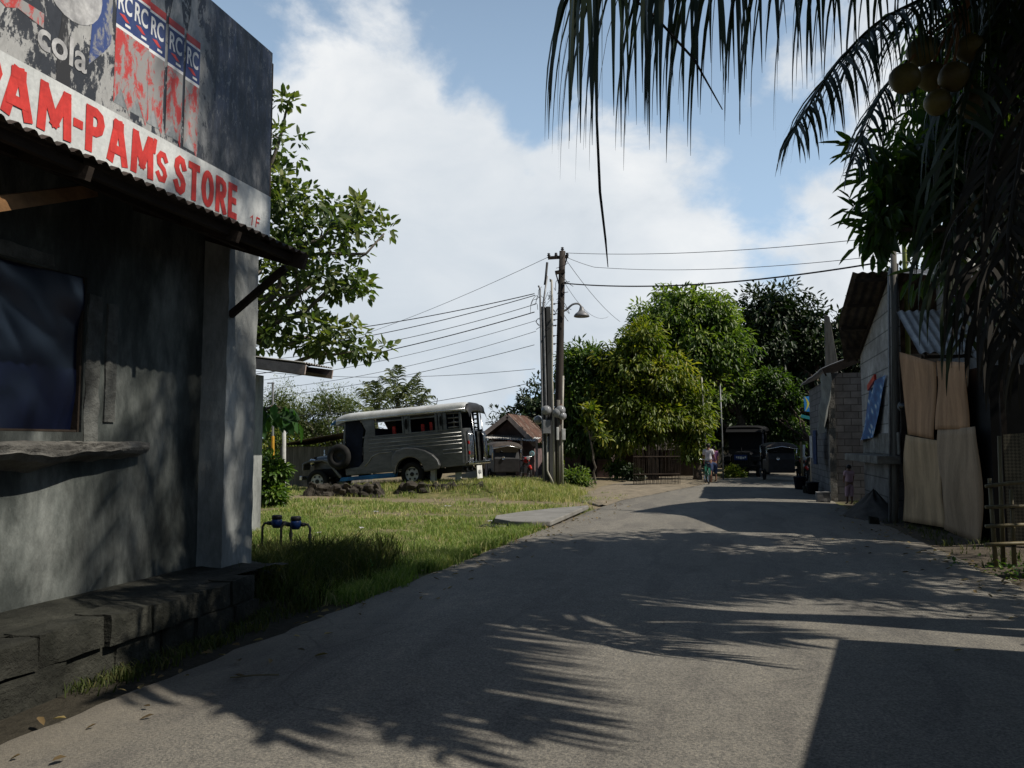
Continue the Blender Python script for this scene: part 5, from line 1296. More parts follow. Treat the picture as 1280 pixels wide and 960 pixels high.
tree('mango_tree', 'yellow green mango tree with reddish young leaves in front of the taller tree', (-1.25, 37.8, 0), (-1.1, 37.8, 2.0), .2,
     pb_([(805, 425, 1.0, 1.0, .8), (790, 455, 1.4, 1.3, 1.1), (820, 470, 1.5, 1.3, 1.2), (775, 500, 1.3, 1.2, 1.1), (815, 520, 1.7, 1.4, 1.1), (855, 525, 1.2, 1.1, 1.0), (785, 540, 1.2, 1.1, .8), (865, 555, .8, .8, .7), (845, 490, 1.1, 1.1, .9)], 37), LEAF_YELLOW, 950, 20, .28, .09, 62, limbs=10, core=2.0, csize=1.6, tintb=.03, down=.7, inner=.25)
tree('rain_tree', 'big very dark tree standing over the far end of the road', (5.8, 51, 0), (5.7, 51, 3.6), .45,
     pb_([(965, 392, 2.3, 2, 1.7), (1005, 415, 2.8, 2, 2.1), (940, 430, 2.2, 2, 1.9), (985, 450, 3.3, 2.5, 2.4), (1038, 445, 2.7, 2, 2.2), (925, 480, 2.3, 2, 2.0), (1045, 490, 2.7, 2, 2.3), (960, 520, 3.4, 2.5, 2.2), (1010, 530, 3.2, 2.5, 2.2), (900, 530, 2.3, 2, 1.9), (1062, 470, 2.4, 2, 2.4)], 50), LEAF_DARK, 1300, 20, .38, .15, 63, limbs=12, csize=1.7, down=.5, inner=.3)
tree('young_tree', 'lit green tree growing low in front of the very dark tree', (4.2, 44, 0), (4.3, 44, 1.8), .14,
     pb_([(965, 480, 1.2, 1.1, .7), (985, 500, .9, .9, .8), (955, 515, 1.0, 1.0, .8), (990, 540, .8, .8, .9), (940, 500, .9, .9, .7), (970, 545, .9, .9, .7)], 43), LEAF_MANGO, 420, 18, .26, .09, 64, limbs=7, csize=1.5, tintb=-.26, down=.7, shell=(.5, 1.0))
p = gnd(745, 606)
tree('sapling', 'thin bare stemmed sapling with few yellowish leaves before the dark mango', (p.x, p.y, 0), tuple(pix(738, 550, 32)), .05,
     pb_([(737, 512, .38, .35, .4), (745, 530, .3, .3, .3), (730, 528, .25, .25, .35), (752, 545, .2, .2, .3)], 32), LEAF_YELLOW, 34, 10, .2, .07, 65, limbs=5, csize=1.3, tintb=.25, shell=(.2, 1.0), cat='sapling', bark=BARK_PALE)
for i, (px, py, d, r, lab) in enumerate([(717, 600, 30, .5, 'small round bush at the foot of the electric poles'), (790, 590, 35.5, .45, 'dark leafy bush left of the bamboo picket fence'), (915, 592, 39, .55, 'yellow green bush right of the two people'), (770, 585, 37, .6, 'bush below the yellow green mango tree')]):
    c = pix(px, py, d)
    tree('roadside_bush', lab, (c.x, c.y, 0), (c.x, c.y, .3), .03, [(c.x, c.y, c.z, r, r, r*.8), (c.x+r*.6, c.y+.1, c.z-.15, r*.6, r*.6, r*.5)], [LEAF_MANGO, LEAF_DARK, LEAF_YELLOW, LEAF_MANGO][i], 90, 12, .13, .05, 70+i, cat='bush', limbs=3, csize=1.5, shell=(.4, 1.0))
tree('added_shade_tree', 'big dark unseen tree added behind the houses on the right to shade the road end', (9.8, 38, 0), (9.6, 38, 4), .35,  # hidden tree, added so that its crown shades the road end
     [(9.5, 38, 8.0, 3.0, 3.2, 2.2), (8.2, 36, 6.6, 2.4, 2.4, 1.8), (10.8, 40.5, 7.2, 2.6, 2.8, 2), (9, 42, 6.8, 2.6, 2.6, 2), (11, 36, 7, 2.4, 2.4, 2)], LEAF_DARK, 500, 16, .38, .15, 66, limbs=8, down=.5)
# the woodland that closes the road end
for i, (px, py, d, rx, rz, lab) in enumerate([(860, 545, 58, 4, 2.6, 'dark undergrowth tree closing the far left of the road'), (940, 560, 62, 4, 2.5, 'dark undergrowth tree straight up the road end'), (1020, 560, 60, 4, 3, 'dark undergrowth tree behind the far right houses'), (780, 560, 56, 4, 2.2, 'dark undergrowth tree behind the huts'), (1090, 500, 64, 4, 4, 'tall dark tree behind the gable house')]):
    c = pix(px, py, d)
    tree('undergrowth_tree', lab, (c.x, c.y, 0), (c.x, c.y, 1.2), .2, [(c.x, c.y, c.z, rx, 2, rz), (c.x-2, c.y, c.z-1, rx*.7, 2, rz*.7), (c.x+2, c.y+.5, c.z-.8, rx*.7, 2, rz*.7)], LEAF_DARK, 330, 15, .34, .15, 80+i, limbs=5, csize=1.7, shell=(.5, 1.0))

# ------------------------------------------------------------------ huts under the trees
def hut(name, label, px0, px1, ytop, yeave, d, wallm, roofm, seed, slope=.35):
    a = pix(px0, 600, d); b_ = pix(px1, 600, d); yv = d*math.cos(YAW)+a.dot(RIGHT)*math.sin(YAW)
    A = ony(px0, 600, a.y); B = ony(px1, 600, a.y); zt = ony(px0, ytop, a.y).z; ze = ony(px0, yeave, a.y).z
    h = thing(name, label, 'hut', ((A.x+B.x)/2, a.y, 0))
    mb = MB(); mb.bb((A.x, a.y, -.05), (B.x, a.y+3, ze)); mb.build('wall', wallm, h)
    mb = MB(); corrugated(mb, (A.x-.25, a.y-.7, ze-.05), (1, 0, 0), (0, 1, slope), B.x-A.x+.5, 4.2, .13, .018, 3, .015, seed); mb.build('roof', roofm, h)
    x = A.x+(B.x-A.x)*.35
    mb = MB(); mb.bb((x, a.y-.03, 0), (x+.8, a.y-.003, min(1.85, ze-.1))); mb.build('door', BLACKISH, h)
    x = A.x+(B.x-A.x)*.68
    f = MB(); f.bb((x-.05, a.y-.03, .85), (x+.75, a.y-.003, 1.55)); fr = f.build('window', WOOD_GREY, h)
    mb = MB(); mb.bb((x, a.y-.045, .9), (x+.7, a.y-.032, 1.5)); mb.build('pane', BLACKISH, fr)
    for k in range(3): q = A.x+(B.x-A.x)*k/2; mb = MB(); mb.bar((q, a.y-.6, 0), (q, a.y-.6, ze+.02), .08, .08); mb.build('porch_post', WOOD_GREY, h)
hut('hut', 'dark hut with a low tin roof behind the electric poles and sapling', 706, 765, 556, 563, 40.5, PINKWALL, TIN_DARK, 1)
hut('hut', 'dark hut behind the bamboo picket fence under the mango trees', 778, 868, 553, 561, 41.5, WOOD_DARK, TIN_DARK, 2)
# bamboo picket fence
a = gnd(792, 607); b_ = gnd(850, 606)
fe = thing('bamboo_fence', 'old dark bamboo picket fence left of the people', 'fence', tuple((a+b_)/2)); rng = random.Random(3)
mb = MB(); n = 34
for k in range(n):
    q = a.lerp(b_, k/(n-1)); h = 1.45+rng.uniform(-.25, .25)
    mb.bar((q.x, q.y, -.05), (q.x+rng.uniform(-.06, .06), q.y+rng.uniform(-.04, .04), h), .05, .02)
mb.build('pickets', WOOD_DARK, fe)
mb = MB()
for z in (.45, 1.15): mb.bar(a+Vector((0, -.04, z)), b_+Vector((0, -.04, z)), .05, .04)
mb.build('rail', WOOD_DARK, fe)
# bent trunk near the people and two slender poles
p0 = pix(874, 600, 37)
tb = MB().tube([(p0.x, p0.y, -.1), tuple(pix(873, 570, 37)), tuple(pix(867, 560, 37)), tuple(pix(868, 545, 37)), tuple(pix(869, 520, 37))], [.13, .11, .10, .09, .07], 8).build('bare_tree', BARK_PALE, smooth=True)
tag(tb, 'pale bent bare tree just left of the two people', 'tree')
p0 = pix(885, 600, 36.6)
tag(MB().tube([(p0.x, p0.y, 0), tuple(pix(881, 540, 36.6)), tuple(pix(877, 472, 36.6))], [.05, .045, .035], 7).build('bamboo_pole', PALEM, smooth=True), 'pale tall bamboo pole rising above the person in the white shirt', 'pole')
p0 = pix(904, 600, 37.5)
tag(MB().tube([(p0.x, p0.y, 0), tuple(pix(902.5, 540, 37.5)), tuple(pix(900, 482, 37.5))], [.04, .035, .03], 7).build('thin_pole', GREYM, smooth=True), 'thin grey pole to the right of the two people', 'pole')
# far white house with red roof glimpsed through the trees
c = pix(930, 590, 56)
fh = thing('far_house', 'distant white house with a red roof glimpsed at the road end', 'house', (c.x, c.y, 0))
a = ony(917, 590, c.y); b_ = ony(936, 556, c.y)
mb = MB(); mb.bb((a.x-1.5, c.y, 0), (b_.x, c.y+4, b_.z)); mb.build('wall', PALE_HOUSE, fh)
mb = MB(); mb.prism([(a.x-1.9, b_.z), (b_.x+.5, b_.z), ((a.x+b_.x)/2-.5, b_.z+1.1)], (0, c.y-.4, 0), (1, 0, 0), (0, 0, 1), (0, 4.8, 0)); mb.build('roof', REDROOF, fh)
w0 = ony(922, 566, c.y); mb = MB(); mb.bb((w0.x, c.y-.03, w0.z-.6), (w0.x+.8, c.y-.003, w0.z+.1)); mb.build('window', GLASS, fh)
c = pix(922, 590, 43); a = ony(911, 566, c.y); b_ = ony(930, 571, c.y)
sh = thing('white_shelf_roof', 'small white flat roof edge right of the people', 'roof', (c.x, c.y, 0))
mb = MB(); mb.bb((a.x, c.y, b_.z+.04), (b_.x+.2, c.y+1.2, a.z+.09)); mb.build('roof_slab', WHITE, sh)
mb = MB(); mb.bb((a.x+.05, c.y+.1, 0), (a.x+.15, c.y+.2, b_.z+.037)); mb.bb((b_.x, c.y+.1, 0), (b_.x+.1, c.y+.2, b_.z+.037)); mb.build('post', WOOD_GREY, sh)

# ------------------------------------------------------------------ tricycle (motorcycle with covered sidecar), front toward -Y in its own frame
def make_tricycle(loc, rz, label):
    t_ = thing('tricycle', label, 'tricycle', loc, None, (0, 0, rz))
    kw = dict(local=True)
    mb = MB(); mb.prism([(-.55, .35), (-.62, .95), (-.50, 1.25), (-.30, 1.30), (-.2, .95), (.75, .95), (.80, .38)], (-.95, 0, 0), (0, 1, 0), (0, 0, 1), (1.15, 0, 0)); sc = mb.build('sidecar', BLACKM, t_, bevel=.04, **kw)
    mb = MB(); mb.grid(lambda u, v: (-1.05+1.35*v, -.80+1.75*u, 1.55+.16*math.sin(math.pi*v)**.6-.18*max(0, (.2-u)/.2)**2), 10, 12); rf = mb.build('roof', TIN_DARK, t_, smooth=True, **kw)
    mb = MB(); mb.tube([(-1.05, -.78, 1.40), (-.4, -.80, 1.52), (.3, -.78, 1.40)], .025, 6)
    for x in (-1.02, .27):
        for y in (-.55, .80): mb.tube([(x, y, .9), (x, y, 1.55)], .02, 6)
    mb.build('roof_post', CHROME, rf, smooth=True, **kw)
    mb = MB(); mb.poly([(-.88, -.50, 1.22), (.15, -.50, 1.22), (.15, -.66, 1.50), (-.88, -.66, 1.50)]); mb.build('windscreen', GLASS, sc, **kw)
    mb = MB(); mb.bb((-.85, .15, .95), (.1, .7, 1.08)); mb.build('seat', NAVY, sc, bevel=.03, **kw)
    hl = MB().lathe([(.001, 0), (.07, .01), (.085, -.04), (.08, -.05)], (-.55, -.64, .98), 'y', 12).build('headlight', CHROME, sc, smooth=True, **kw)
    def wheel(x, y, r):
        tp = [(r*.72, -.04), (r*.95, -.045), (r, 0), (r*.95, .045), (r*.72, .04), (r*.7, 0), (r*.72, -.04)]
        wh = MB().lathe(tp, (x, y, r), 'x', 20).build('wheel', RUBBER, t_, smooth=True, **kw)
        m2 = MB(); m2.lathe([(r*.72, -.02), (r*.72, .02)], (x, y, r), 'x', 16); m2.lathe([(.04, -.05), (.04, .05), (.001, .05)], (x, y, r), 'x', 8)
        for k in range(8): m2.bar((x, y, r), (x, y+r*.72*math.cos(k*.785), r+r*.72*math.sin(k*.785)), .012, .012)
        m2.build('rim', CHROME, wh, **kw)
    wheel(.62, -.72, .29); wheel(.62, .62, .29); wheel(-.98, .25, .26)
    mb = MB(); mb.tube([(.62, -.72, .29), (.62, -.50, .85), (.62, -.42, 1.02)], .03, 6); mb.tube([(.62, -.45, .85), (.62, .1, .8), (.62, .62, .5)], .05, 6); mb.bb((.50, -.25, .32), (.74, .25, .62)); fr = mb.build('frame', BLACKM, t_, **kw)
    MB().lathe([(.001, -.3), (.10, -.25), (.14, 0), (.10, .25), (.001, .3)], (.62, -.12, .88), 'y', 12).build('fuel_tank', REDP, t_, smooth=True, **kw)
    mb = MB(); mb.bb((.48, .15, .82), (.76, .75, .90)); mb.build('saddle', BLACKM, t_, bevel=.02, **kw)
    mb = MB(); mb.tube([(.28, -.30, 1.08), (.45, -.40, 1.04), (.79, -.40, 1.04), (.96, -.30, 1.08)], .016, 6); mb.build('handlebar', CHROME, t_, smooth=True, **kw)
    mb = MB(); mb.tube([(.62, -.98, .52), (.62, -.80, .62), (.62, -.5, .58)], [.05, .07, .05], 6); mb.build('mudguard', REDP, t_, smooth=True, **kw)
    h2 = MB().lathe([(.001, .10), (.07, .06), (.09, 0), (.085, -.02)], (.62, -.50, .98), 'y', 14).build('headlamp', CHROME, t_, smooth=True, **kw)
    MB().lathe([(.085, -.018), (.001, -.035)], (.62, -.50, .98), 'y', 14).build('lens', GLASS_PALE, h2, smooth=True, **kw)
    return t_
p = gnd(985, 601); TR1 = make_tricycle((p.x, p.y, .02), .15, 'dark covered tricycle parked at the far right end of the road')
p = ony(634, 603, 37.2)
TR2 = copy_tree(TR1); TR2.location = (pix(640, 603, 36).x, pix(640, 603, 36).y, .05); TR2.rotation_euler = (0, 0, .5); TR2['label'] = 'dark tricycle in the shade in front of the pink house'
TR1['group'] = TR2['group'] = 'parked tricycles'
p = pix(665, 567, 35.4)
rs = thing('round_disc_sign', 'small round pale blue disc hanging in the shade behind the poles', 'disc', tuple(p))
rs.location = tuple(p)
MB().lathe([(.001, -.02), (.11, -.018), (.12, 0), (.11, .01)], p, 'y', 16).build('disc', M('pale_blue_disc', (.35, .62, .68), (.28, .5, .56), 4, .4, bmp=0, dirt=.1), rs)
MB().lathe([(.001, -.024), (.05, -.022)], p, 'y', 12).build('disc_centre', WHITE, rs)
MB().tube([tuple(p+Vector((0, .0, .11))), tuple(p+Vector((0, 0, .6)))], .008, 5).build('hanging_cord', WIRE, rs)

# dark parked jeep at the end of the road: same kind of vehicle, nose toward us
p = gnd(934, 599.5)
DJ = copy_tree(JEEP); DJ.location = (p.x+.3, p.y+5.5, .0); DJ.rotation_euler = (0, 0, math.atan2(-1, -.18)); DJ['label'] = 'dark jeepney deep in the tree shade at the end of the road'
VEHICLE_SHADE = M('dark_vehicle_shade', (.009, .0095, .011), (.006, .006, .007), 4, .8, bmp=0, dirt=.1)  # deep tree shade put into one near-black colour for the whole vehicle
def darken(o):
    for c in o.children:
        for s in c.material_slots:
            if s.material in (SILVER, CHROME, ROOFPAINT, BLUE, PLATE, WHITE, STEEL, GLASS, REDP): s.link = 'OBJECT'; s.material = VEHICLE_SHADE
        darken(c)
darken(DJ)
for c in list(DJ.children):
    if c.name.startswith('number_board'):
        for q in list(c.children): bpy.data.objects.remove(q)
mb = MB(); mb.box((2.96, 0, .98), (.03, .62, .26)); fb = mb.build('destination_board', M('destination_board_blue', (.02, .05, .22), (.015, .035, .15), 4, .5, bmp=0, dirt=.1), DJ, local=True)
mb = MB(); rngx = random.Random(8); y = .26
while y > -.24:
    w_ = rngx.uniform(.05, .10); mb.box((2.98, y-w_/2, .98+rngx.uniform(-.02, .02)), (.006, w_, rngx.uniform(.08, .15))); y -= w_+.025
mb.build('illegible_lettering', PLATE, fb, local=True)

# ------------------------------------------------------------------ people
def skin_mesh(name, joints, edges, mat, parent, root=0, sub=2):
    me = bpy.data.meshes.new(name); me.from_pydata([j[:3] for j in joints], edges, []); me.update()
    o = bpy.data.objects.new(name, me); COL.objects.link(o)
    sk = o.modifiers.new('skin', 'SKIN'); sk.use_smooth_shade = True
    o.modifiers.new('sub', 'SUBSURF').levels = sub; o.modifiers['sub'].render_levels = sub
    if not me.skin_vertices: me.attributes.new
    bm = bmesh.new(); bm.from_mesh(me); lay = bm.verts.layers.skin.verify(); bm.verts.ensure_lookup_table()
    for i, j in enumerate(joints):
        r = j[3]; bm.verts[i][lay].radius = (r, r) if not isinstance(r, tuple) else r; bm.verts[i][lay].use_root = (i == root)
    bm.to_mesh(me); bm.free()
    dg = bpy.context.evaluated_depsgraph_get(); m2 = bpy.data.meshes.new_from_object(o.evaluated_get(dg), depsgraph=dg)
    bpy.data.objects.remove(o)
    m2.name = name; m2.materials.clear(); m2.materials.append(mat); m2.polygons.foreach_set('use_smooth', [True]*len(m2.polygons))
    ob = bpy.data.objects.new(name, m2); COL.objects.link(ob); ob.parent = parent
    return ob
def human(label, loc, rz, H, top, bottom, step=.12, arm_l=None, arm_r=None, bottom_len=.5, sleeve=True, girth=1.0, hair=.03):
    "figure facing -Y in its own frame (rz turns it)"
    s = H/1.65
    h = thing('person', label, 'person', loc, None, (0, 0, rz))
    J = []; E = []
    def j(x, y, z, r): J.append((x*s, y*s, z*s, r*s*girth if not isinstance(r, tuple) else (r[0]*s*girth, r[1]*s*girth))); return len(J)-1
    def e(*c):
        for a, b in zip(c, c[1:]): E.append((a, b))
    pel = j(0, 0, .90, (.14, .10)); wa = j(0, -.01, 1.06, (.125, .09)); ch = j(0, 0, 1.25, (.15, .105)); sh = j(0, .01, 1.36, (.11, .08)); nk = j(0, 0, 1.43, .052); hd = j(0, -.015, 1.52, (.078, .092)); cr = j(0, 0, 1.60, (.065, .075))
    e(pel, wa, ch, sh, nk, hd, cr)
    n1 = j(0, -.105, 1.515, .014); e(hd, n1)
    for sx in (-1, 1):
        f = step*sx
        hp = j(.085*sx, 0, .86, .095); kn = j(.09*sx, -f*.5-.02, .47, .058); an = j(.09*sx, f*.2-f*.6+.02*0-f*.2, .08, .038); hl = an
        e(pel, hp, kn, an)
        toe = j(.10*sx, J[an][1]/s-.15, .03, .03); e(an, toe)
        J[an] = (J[an][0], J[an][1], J[an][2], .038*s)
        a = (arm_l if sx < 0 else arm_r) or ((.20, 0, 1.10), (.22, -.04, .84))
        so_ = j(.165*sx, .01, 1.345, .055); el = j(a[0][0]*sx, a[0][1], a[0][2], .040); wr = j(a[1][0]*sx, a[1][1], a[1][2], .027)
        e(sh, so_, el, wr)
        d = Vector(a[1])-Vector(a[0]); d.normalize(); d.x *= sx
        wp = Vector((a[1][0]*sx, a[1][1], a[1][2])); pm = wp+d*.07; pk = j(*pm, .032); e(wr, pk)
        sd = d.cross(Vector((sx, 0, 0))); sd = sd.normalized() if sd.length > .1 else Vector((0, -1, 0)); cu = Vector((-sx, 0, 0))
        for q, ln in ((-.028, .062), (-.010, .075), (.010, .07), (.027, .055)):
            b0 = pm+d*.03+sd*q; k1 = b0+d*ln*.55; k2 = k1+(d*.75+cu*.5)*ln*.5
            i0 = j(*b0, .010); i1 = j(*k1, .0085); i2 = j(*k2, .0075); e(pk, i0, i1, i2)
        t0 = wp+d*.03-sd*.03; t1 = t0+(d*.7-sd*.6)*.045; t2 = t1+(d*.95+cu*.2)*.03
        i0 = j(*t0, .012); i1 = j(*t1, .010); i2 = j(*t2, .008); e(pk, i0, i1, i2)
    body = skin_mesh('body', J, E, SKIN, h)
    # clothes as slightly larger skins over the same joints
    k = 1.16
    C = [(0, 0, .86*s, (.165*s*girth, .125*s*girth)), (0, -.01*s, 1.06*s, (.150*s*girth, .115*s*girth)), (0, 0, 1.25*s, (.172*s*girth, .125*s*girth)), (0, .01*s, 1.37*s, (.115*s*girth, .09*s*girth)), (0, .005*s, 1.415*s, .06*s)]
    CE = [(0, 1), (1, 2), (2, 3), (3, 4)]
    for sx in (-1, 1):
        a = (arm_l if sx < 0 else arm_r) or ((.20, 0, 1.10), (.22, -.04, .84))
        i = len(C); C.append((.165*sx*s, .01*s, 1.35*s, .072*s)); mid = [(.165*sx+(a[0][0]*sx-.165*sx)*.8)*s, (.01+(a[0][1]-.01)*.8)*s, (1.345+(a[0][2]-1.345)*.8)*s]
        C.append((mid[0], mid[1], mid[2], .064*s)); CE += [(3, i), (i, i+1)]
    skin_mesh('top', C, CE, top, h)
    C = [(0, 0, .95*s, (.155*s*girth, .115*s*girth)), (0, 0, .86*s, (.16*s*girth, .12*s*girth))]; CE = [(0, 1)]
    for sx in (-1, 1):
        f = step*sx; t_ = bottom_len
        i = len(C); C.append((.088*sx*s, 0, .80*s, .105*s)); C.append((.09*sx*s, (-f*.5-.02)*s*t_*1.6, (.80-.42*t_*1.6/1.6*1.6)*s, .082*s)); CE += [(1, i), (i, i+1)]
    skin_mesh('bottoms', C, CE, bottom, h)
    mb = MB(); hc = Vector((0, .008*s, 1.545*s))
    def hr(u, v):
        th = u*2*math.pi; ph = v*2.0
        r = .098*s+hair*s*.3
        q = Vector((math.sin(ph)*math.cos(th)*r*.92, math.sin(ph)*math.sin(th)*r*1.05, math.cos(ph)*r*1.02))
        if q.y < -.02*s and q.z < .03*s: q.y = max(q.y, -.03*s); q *= .9
        return hc+q+mnoise.noise_vector(q*40)*.006*s
    mb.grid(hr, 22, 12); mb.build('hair', HAIR, h, smooth=True, local=True)
    mb = MB()
    for sx in (-1, 1): mb.lathe([(.001, -.008), (.011, 0), (.001, .008)], (.03*sx*s, -.098*s, 1.525*s), 'y', 8)
    mb.build('eyes', HAIR, h, local=True)
    mb = MB(); mb.box((0, -.098*s, 1.475*s), (.04*s, .008, .008)); mb.build('mouth', REDP, h, local=True)
    return h
g = gnd(886, 603.5)
face_away = math.pi
human('person in a white shirt and dark shorts standing with back turned beside a green bicycle', (g.x, g.y, .0), face_away-.2, 1.68, SHIRT, DENIM, .10, ((.21, -.05, 1.12), (.20, -.28, .98)), ((.21, -.02, 1.10), (.22, -.16, .88)), .5)
g2 = gnd(892.5, 602)
human('person in a purple pink top standing just right of the one in white', (g2.x, g2.y, .0), face_away+.5, 1.58, PURPLE, DENIM, .06, None, None, .7)
# bicycle: wheels along its own Y axis
def bicycle(loc, rz, label):
    b = thing('bicycle', label, 'bicycle', loc, None, (0, 0, rz)); kw = dict(local=True)
    for y in (-.52, .52):
        tp = [(.29, -.018), (.325, -.018), (.335, 0), (.325, .018), (.29, .018), (.285, 0), (.29, -.018)]
        wh = MB().lathe(tp, (0, y, .335), 'x', 28).build('wheel', RUBBER, b, smooth=True, **kw)
        m2 = MB(); m2.lathe([(.288, -.012), (.276, 0), (.288, .012)], (0, y, .335), 'x', 28); m2.lathe([(.02, -.04), (.02, .04)], (0, y, .335), 'x', 8)
        for k in range(14): a = k*math.pi/7; m2.bar((.02*(-1)**k, y, .335), (0, y+.28*math.cos(a), .335+.28*math.sin(a)), .004, .004)
        m2.build('rim', CHROME, wh, **kw)
        mb = MB(); mb.grid(lambda u, v, y=y: ((v-.5)*.09, y+.365*math.cos(R(200-190*u)) if y > 0 else y+.365*math.cos(R(170-170*u)), .335+.365*math.sin(R(200-190*u) if y > 0 else R(170-170*u))), 16, 4); mb.build('mudguard', GREENP, b, smooth=True, **kw)
    mb = MB(); sea, bb_, hd = (0, .22, .78), (0, .06, .30), (0, -.40, .80)
    for q in ((sea, bb_), (bb_, (0, -.38, .66)), ((0, .2, .70), hd), (bb_, (.03, .52, .335)), (bb_, (-.03, .52, .335)), ((.03, .2, .68), (.03, .52, .335)), (hd, (0, -.46, .6)), ((.03, -.46, .6), (.03, -.52, .335)), ((-.03, -.46, .6), (-.03, -.52, .335)), (hd, (0, -.37, .98))): mb.tube(q, .016, 6)
    mb.build('frame', GREENP, b, smooth=True, **kw)
    MB().tube([(-.27, -.22, .99), (-.22, -.34, 1.0), (0, -.38, .98), (.22, -.34, 1.0), (.27, -.22, .99)], .013, 6).build('handlebar', CHROME, b, smooth=True, **kw)
    MB().lathe([(.001, .05), (.05, .045), (.09, .02), (.08, -.01), (.001, -.01)], (0, .24, .82), 'z', 12).build('saddle', BLACKM, b, smooth=True, **kw)
    mb = MB(); mb.lathe([(.09, -.006), (.09, .006), (.001, .006)], (.05, .06, .30), 'x', 14); mb.bar((.07, .06, .30), (.07, .18, .20), .015, .015); mb.bar((-.07, .06, .30), (-.07, -.06, .40), .015, .015); mb.build('crank', BLACKM, b, **kw)
    mb = MB()
    for sx in (-1, 1): mb.bb((.02*sx, .30, .72), (.07*sx, .72, .74))
    mb.build('carrier', BLACKM, b, **kw)
g3 = gnd(885.5, 605)
bicycle((g3.x-.05, g3.y-.15, .02), math.pi+.15, 'green bicycle seen from behind beside the person in white')
# ------------------------------------------------------------------ gable house on the right
GX = 3.6
gh = thing('gable_house', 'whitewashed block house with a dark overhanging corrugated gable roof', 'house', (GX+2, 20, 0))
RY, RZ = onx(1112, 342, GX).y, onx(1112, 342, GX).z
ey, ez = onx(1076, 440, GX).y, onx(1076, 440, GX).z
sl_f = (RZ-ez)/(ey-RY); ny = RY-3.4; nzv = RZ-3.4*sl_f
WY = 18.95
mb = MB(); mb.prism([(WY, -.1), (ey+.1, -.1), (ey+.1, ez-.08), (RY, RZ-.05), (WY, RZ-.05-(RY-WY)*sl_f)], (GX, 0, 0), (0, 1, 0), (0, 0, 1), (.16, 0, 0)); mb.prism([(ny+.35, -.1), (WY, -.1), (WY, RZ-.05-(RY-WY)*sl_f), (ny+.35, nzv+.02)], (4.5, 0, 0), (0, 1, 0), (0, 0, 1), (.16, 0, 0)); mb.bb((GX+.16, ey-.1, -.1), (9, ey+.06, ez-.1)); mb.bb((4.5, ny+.2, -.1), (9, ny+.34, nzv-.1))
# horizontal courses showing as grooves
m_ = WHITEWASH; t = m_.node_tree; b = [n for n in t.nodes if n.type == 'BSDF_PRINCIPLED'][0]
v = objvec(t); sp = _n(t, 'ShaderNodeSeparateXYZ'); t.links.new(v, sp.inputs[0])
fr = math_(t, 'FRACT', math_(t, 'MULTIPLY', sp.outputs['Z'], 1/.42))
gr = ramp(t, fr, [(0, (.30,)*3), (.05, (.45,)*3), (.09, (1, 1, 1))])
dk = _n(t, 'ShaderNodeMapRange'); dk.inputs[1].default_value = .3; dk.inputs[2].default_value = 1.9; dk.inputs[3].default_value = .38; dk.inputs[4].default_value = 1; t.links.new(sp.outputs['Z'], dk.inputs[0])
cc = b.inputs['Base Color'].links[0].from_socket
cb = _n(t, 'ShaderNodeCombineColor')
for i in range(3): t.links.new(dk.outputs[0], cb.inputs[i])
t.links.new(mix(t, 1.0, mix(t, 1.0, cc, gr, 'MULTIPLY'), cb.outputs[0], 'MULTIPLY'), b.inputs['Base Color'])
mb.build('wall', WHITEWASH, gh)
mb = MB(); sd = Vector((0, ey+.55-RY, -(ey+.55-RY)*sl_f))
ox = 2.82
pitch = .20
def far_slope(a, b_):
    y = RY+(ey+.5-RY)*b_
    x0 = ox+.02+(.25 if b_ > .55 else 0)*(b_-.55)/.45*1.6
    x = x0+(8.8-x0)*a
    n_ = math.sin(2*math.pi*x/pitch)*.018
    return (x, y+n_*.3, RZ+.06-(y-RY)*sl_f+n_+.02*mnoise.noise(Vector((x, y, 1)))-(.12*max(0, b_-.8)/.2)*max(0, 1-a*6))
mb.grid(far_slope, 190, 10)
rf = mb.build('roof', TIN_DARK, gh)
mb = MB()
def near_slope(a, b_):
    y = RY-(RY-ny+.35)*b_; x0 = GX-.06+.5*max(0, min(1, (18.9-y)/.6)); x = x0+(8.8-x0)*a; n_ = math.sin(2*math.pi*x/pitch)*.018
    return (x, y, RZ+.06-(RY-y)*sl_f+n_)
mb.grid(near_slope, 160, 6); mb.build('near_roof_sheet', GREYM, rf)
mb = MB()
for f_ in (.04, .3, .56, .82):
    y = RY+(ey+.5-RY)*f_; z = RZ-.03-(y-RY)*sl_f; mb.bar((ox+.08+(.3 if f_ > .7 else 0), y, z), (GX+.2, y, z), .06, .08)
mb.bar((GX-.05, RY, RZ-.02), (GX-.05, ey+.4, ez-.16), .05, .10)
mb.build('purlin', WOOD_DARK, rf)
# window shelf
a = onx(1117, 566, 3.45); b_ = onx(1074, 566, 3.45)
mb = MB(); mb.bb((3.12, a.y, 1.22), (GX-.003, b_.y+.3, 1.40)); mb.bb((GX-.05, a.y, 1.42), (GX-.004, b_.y, 1.9)); mb.build('window_shelf', RAW_CONC, gh, bevel=.02)
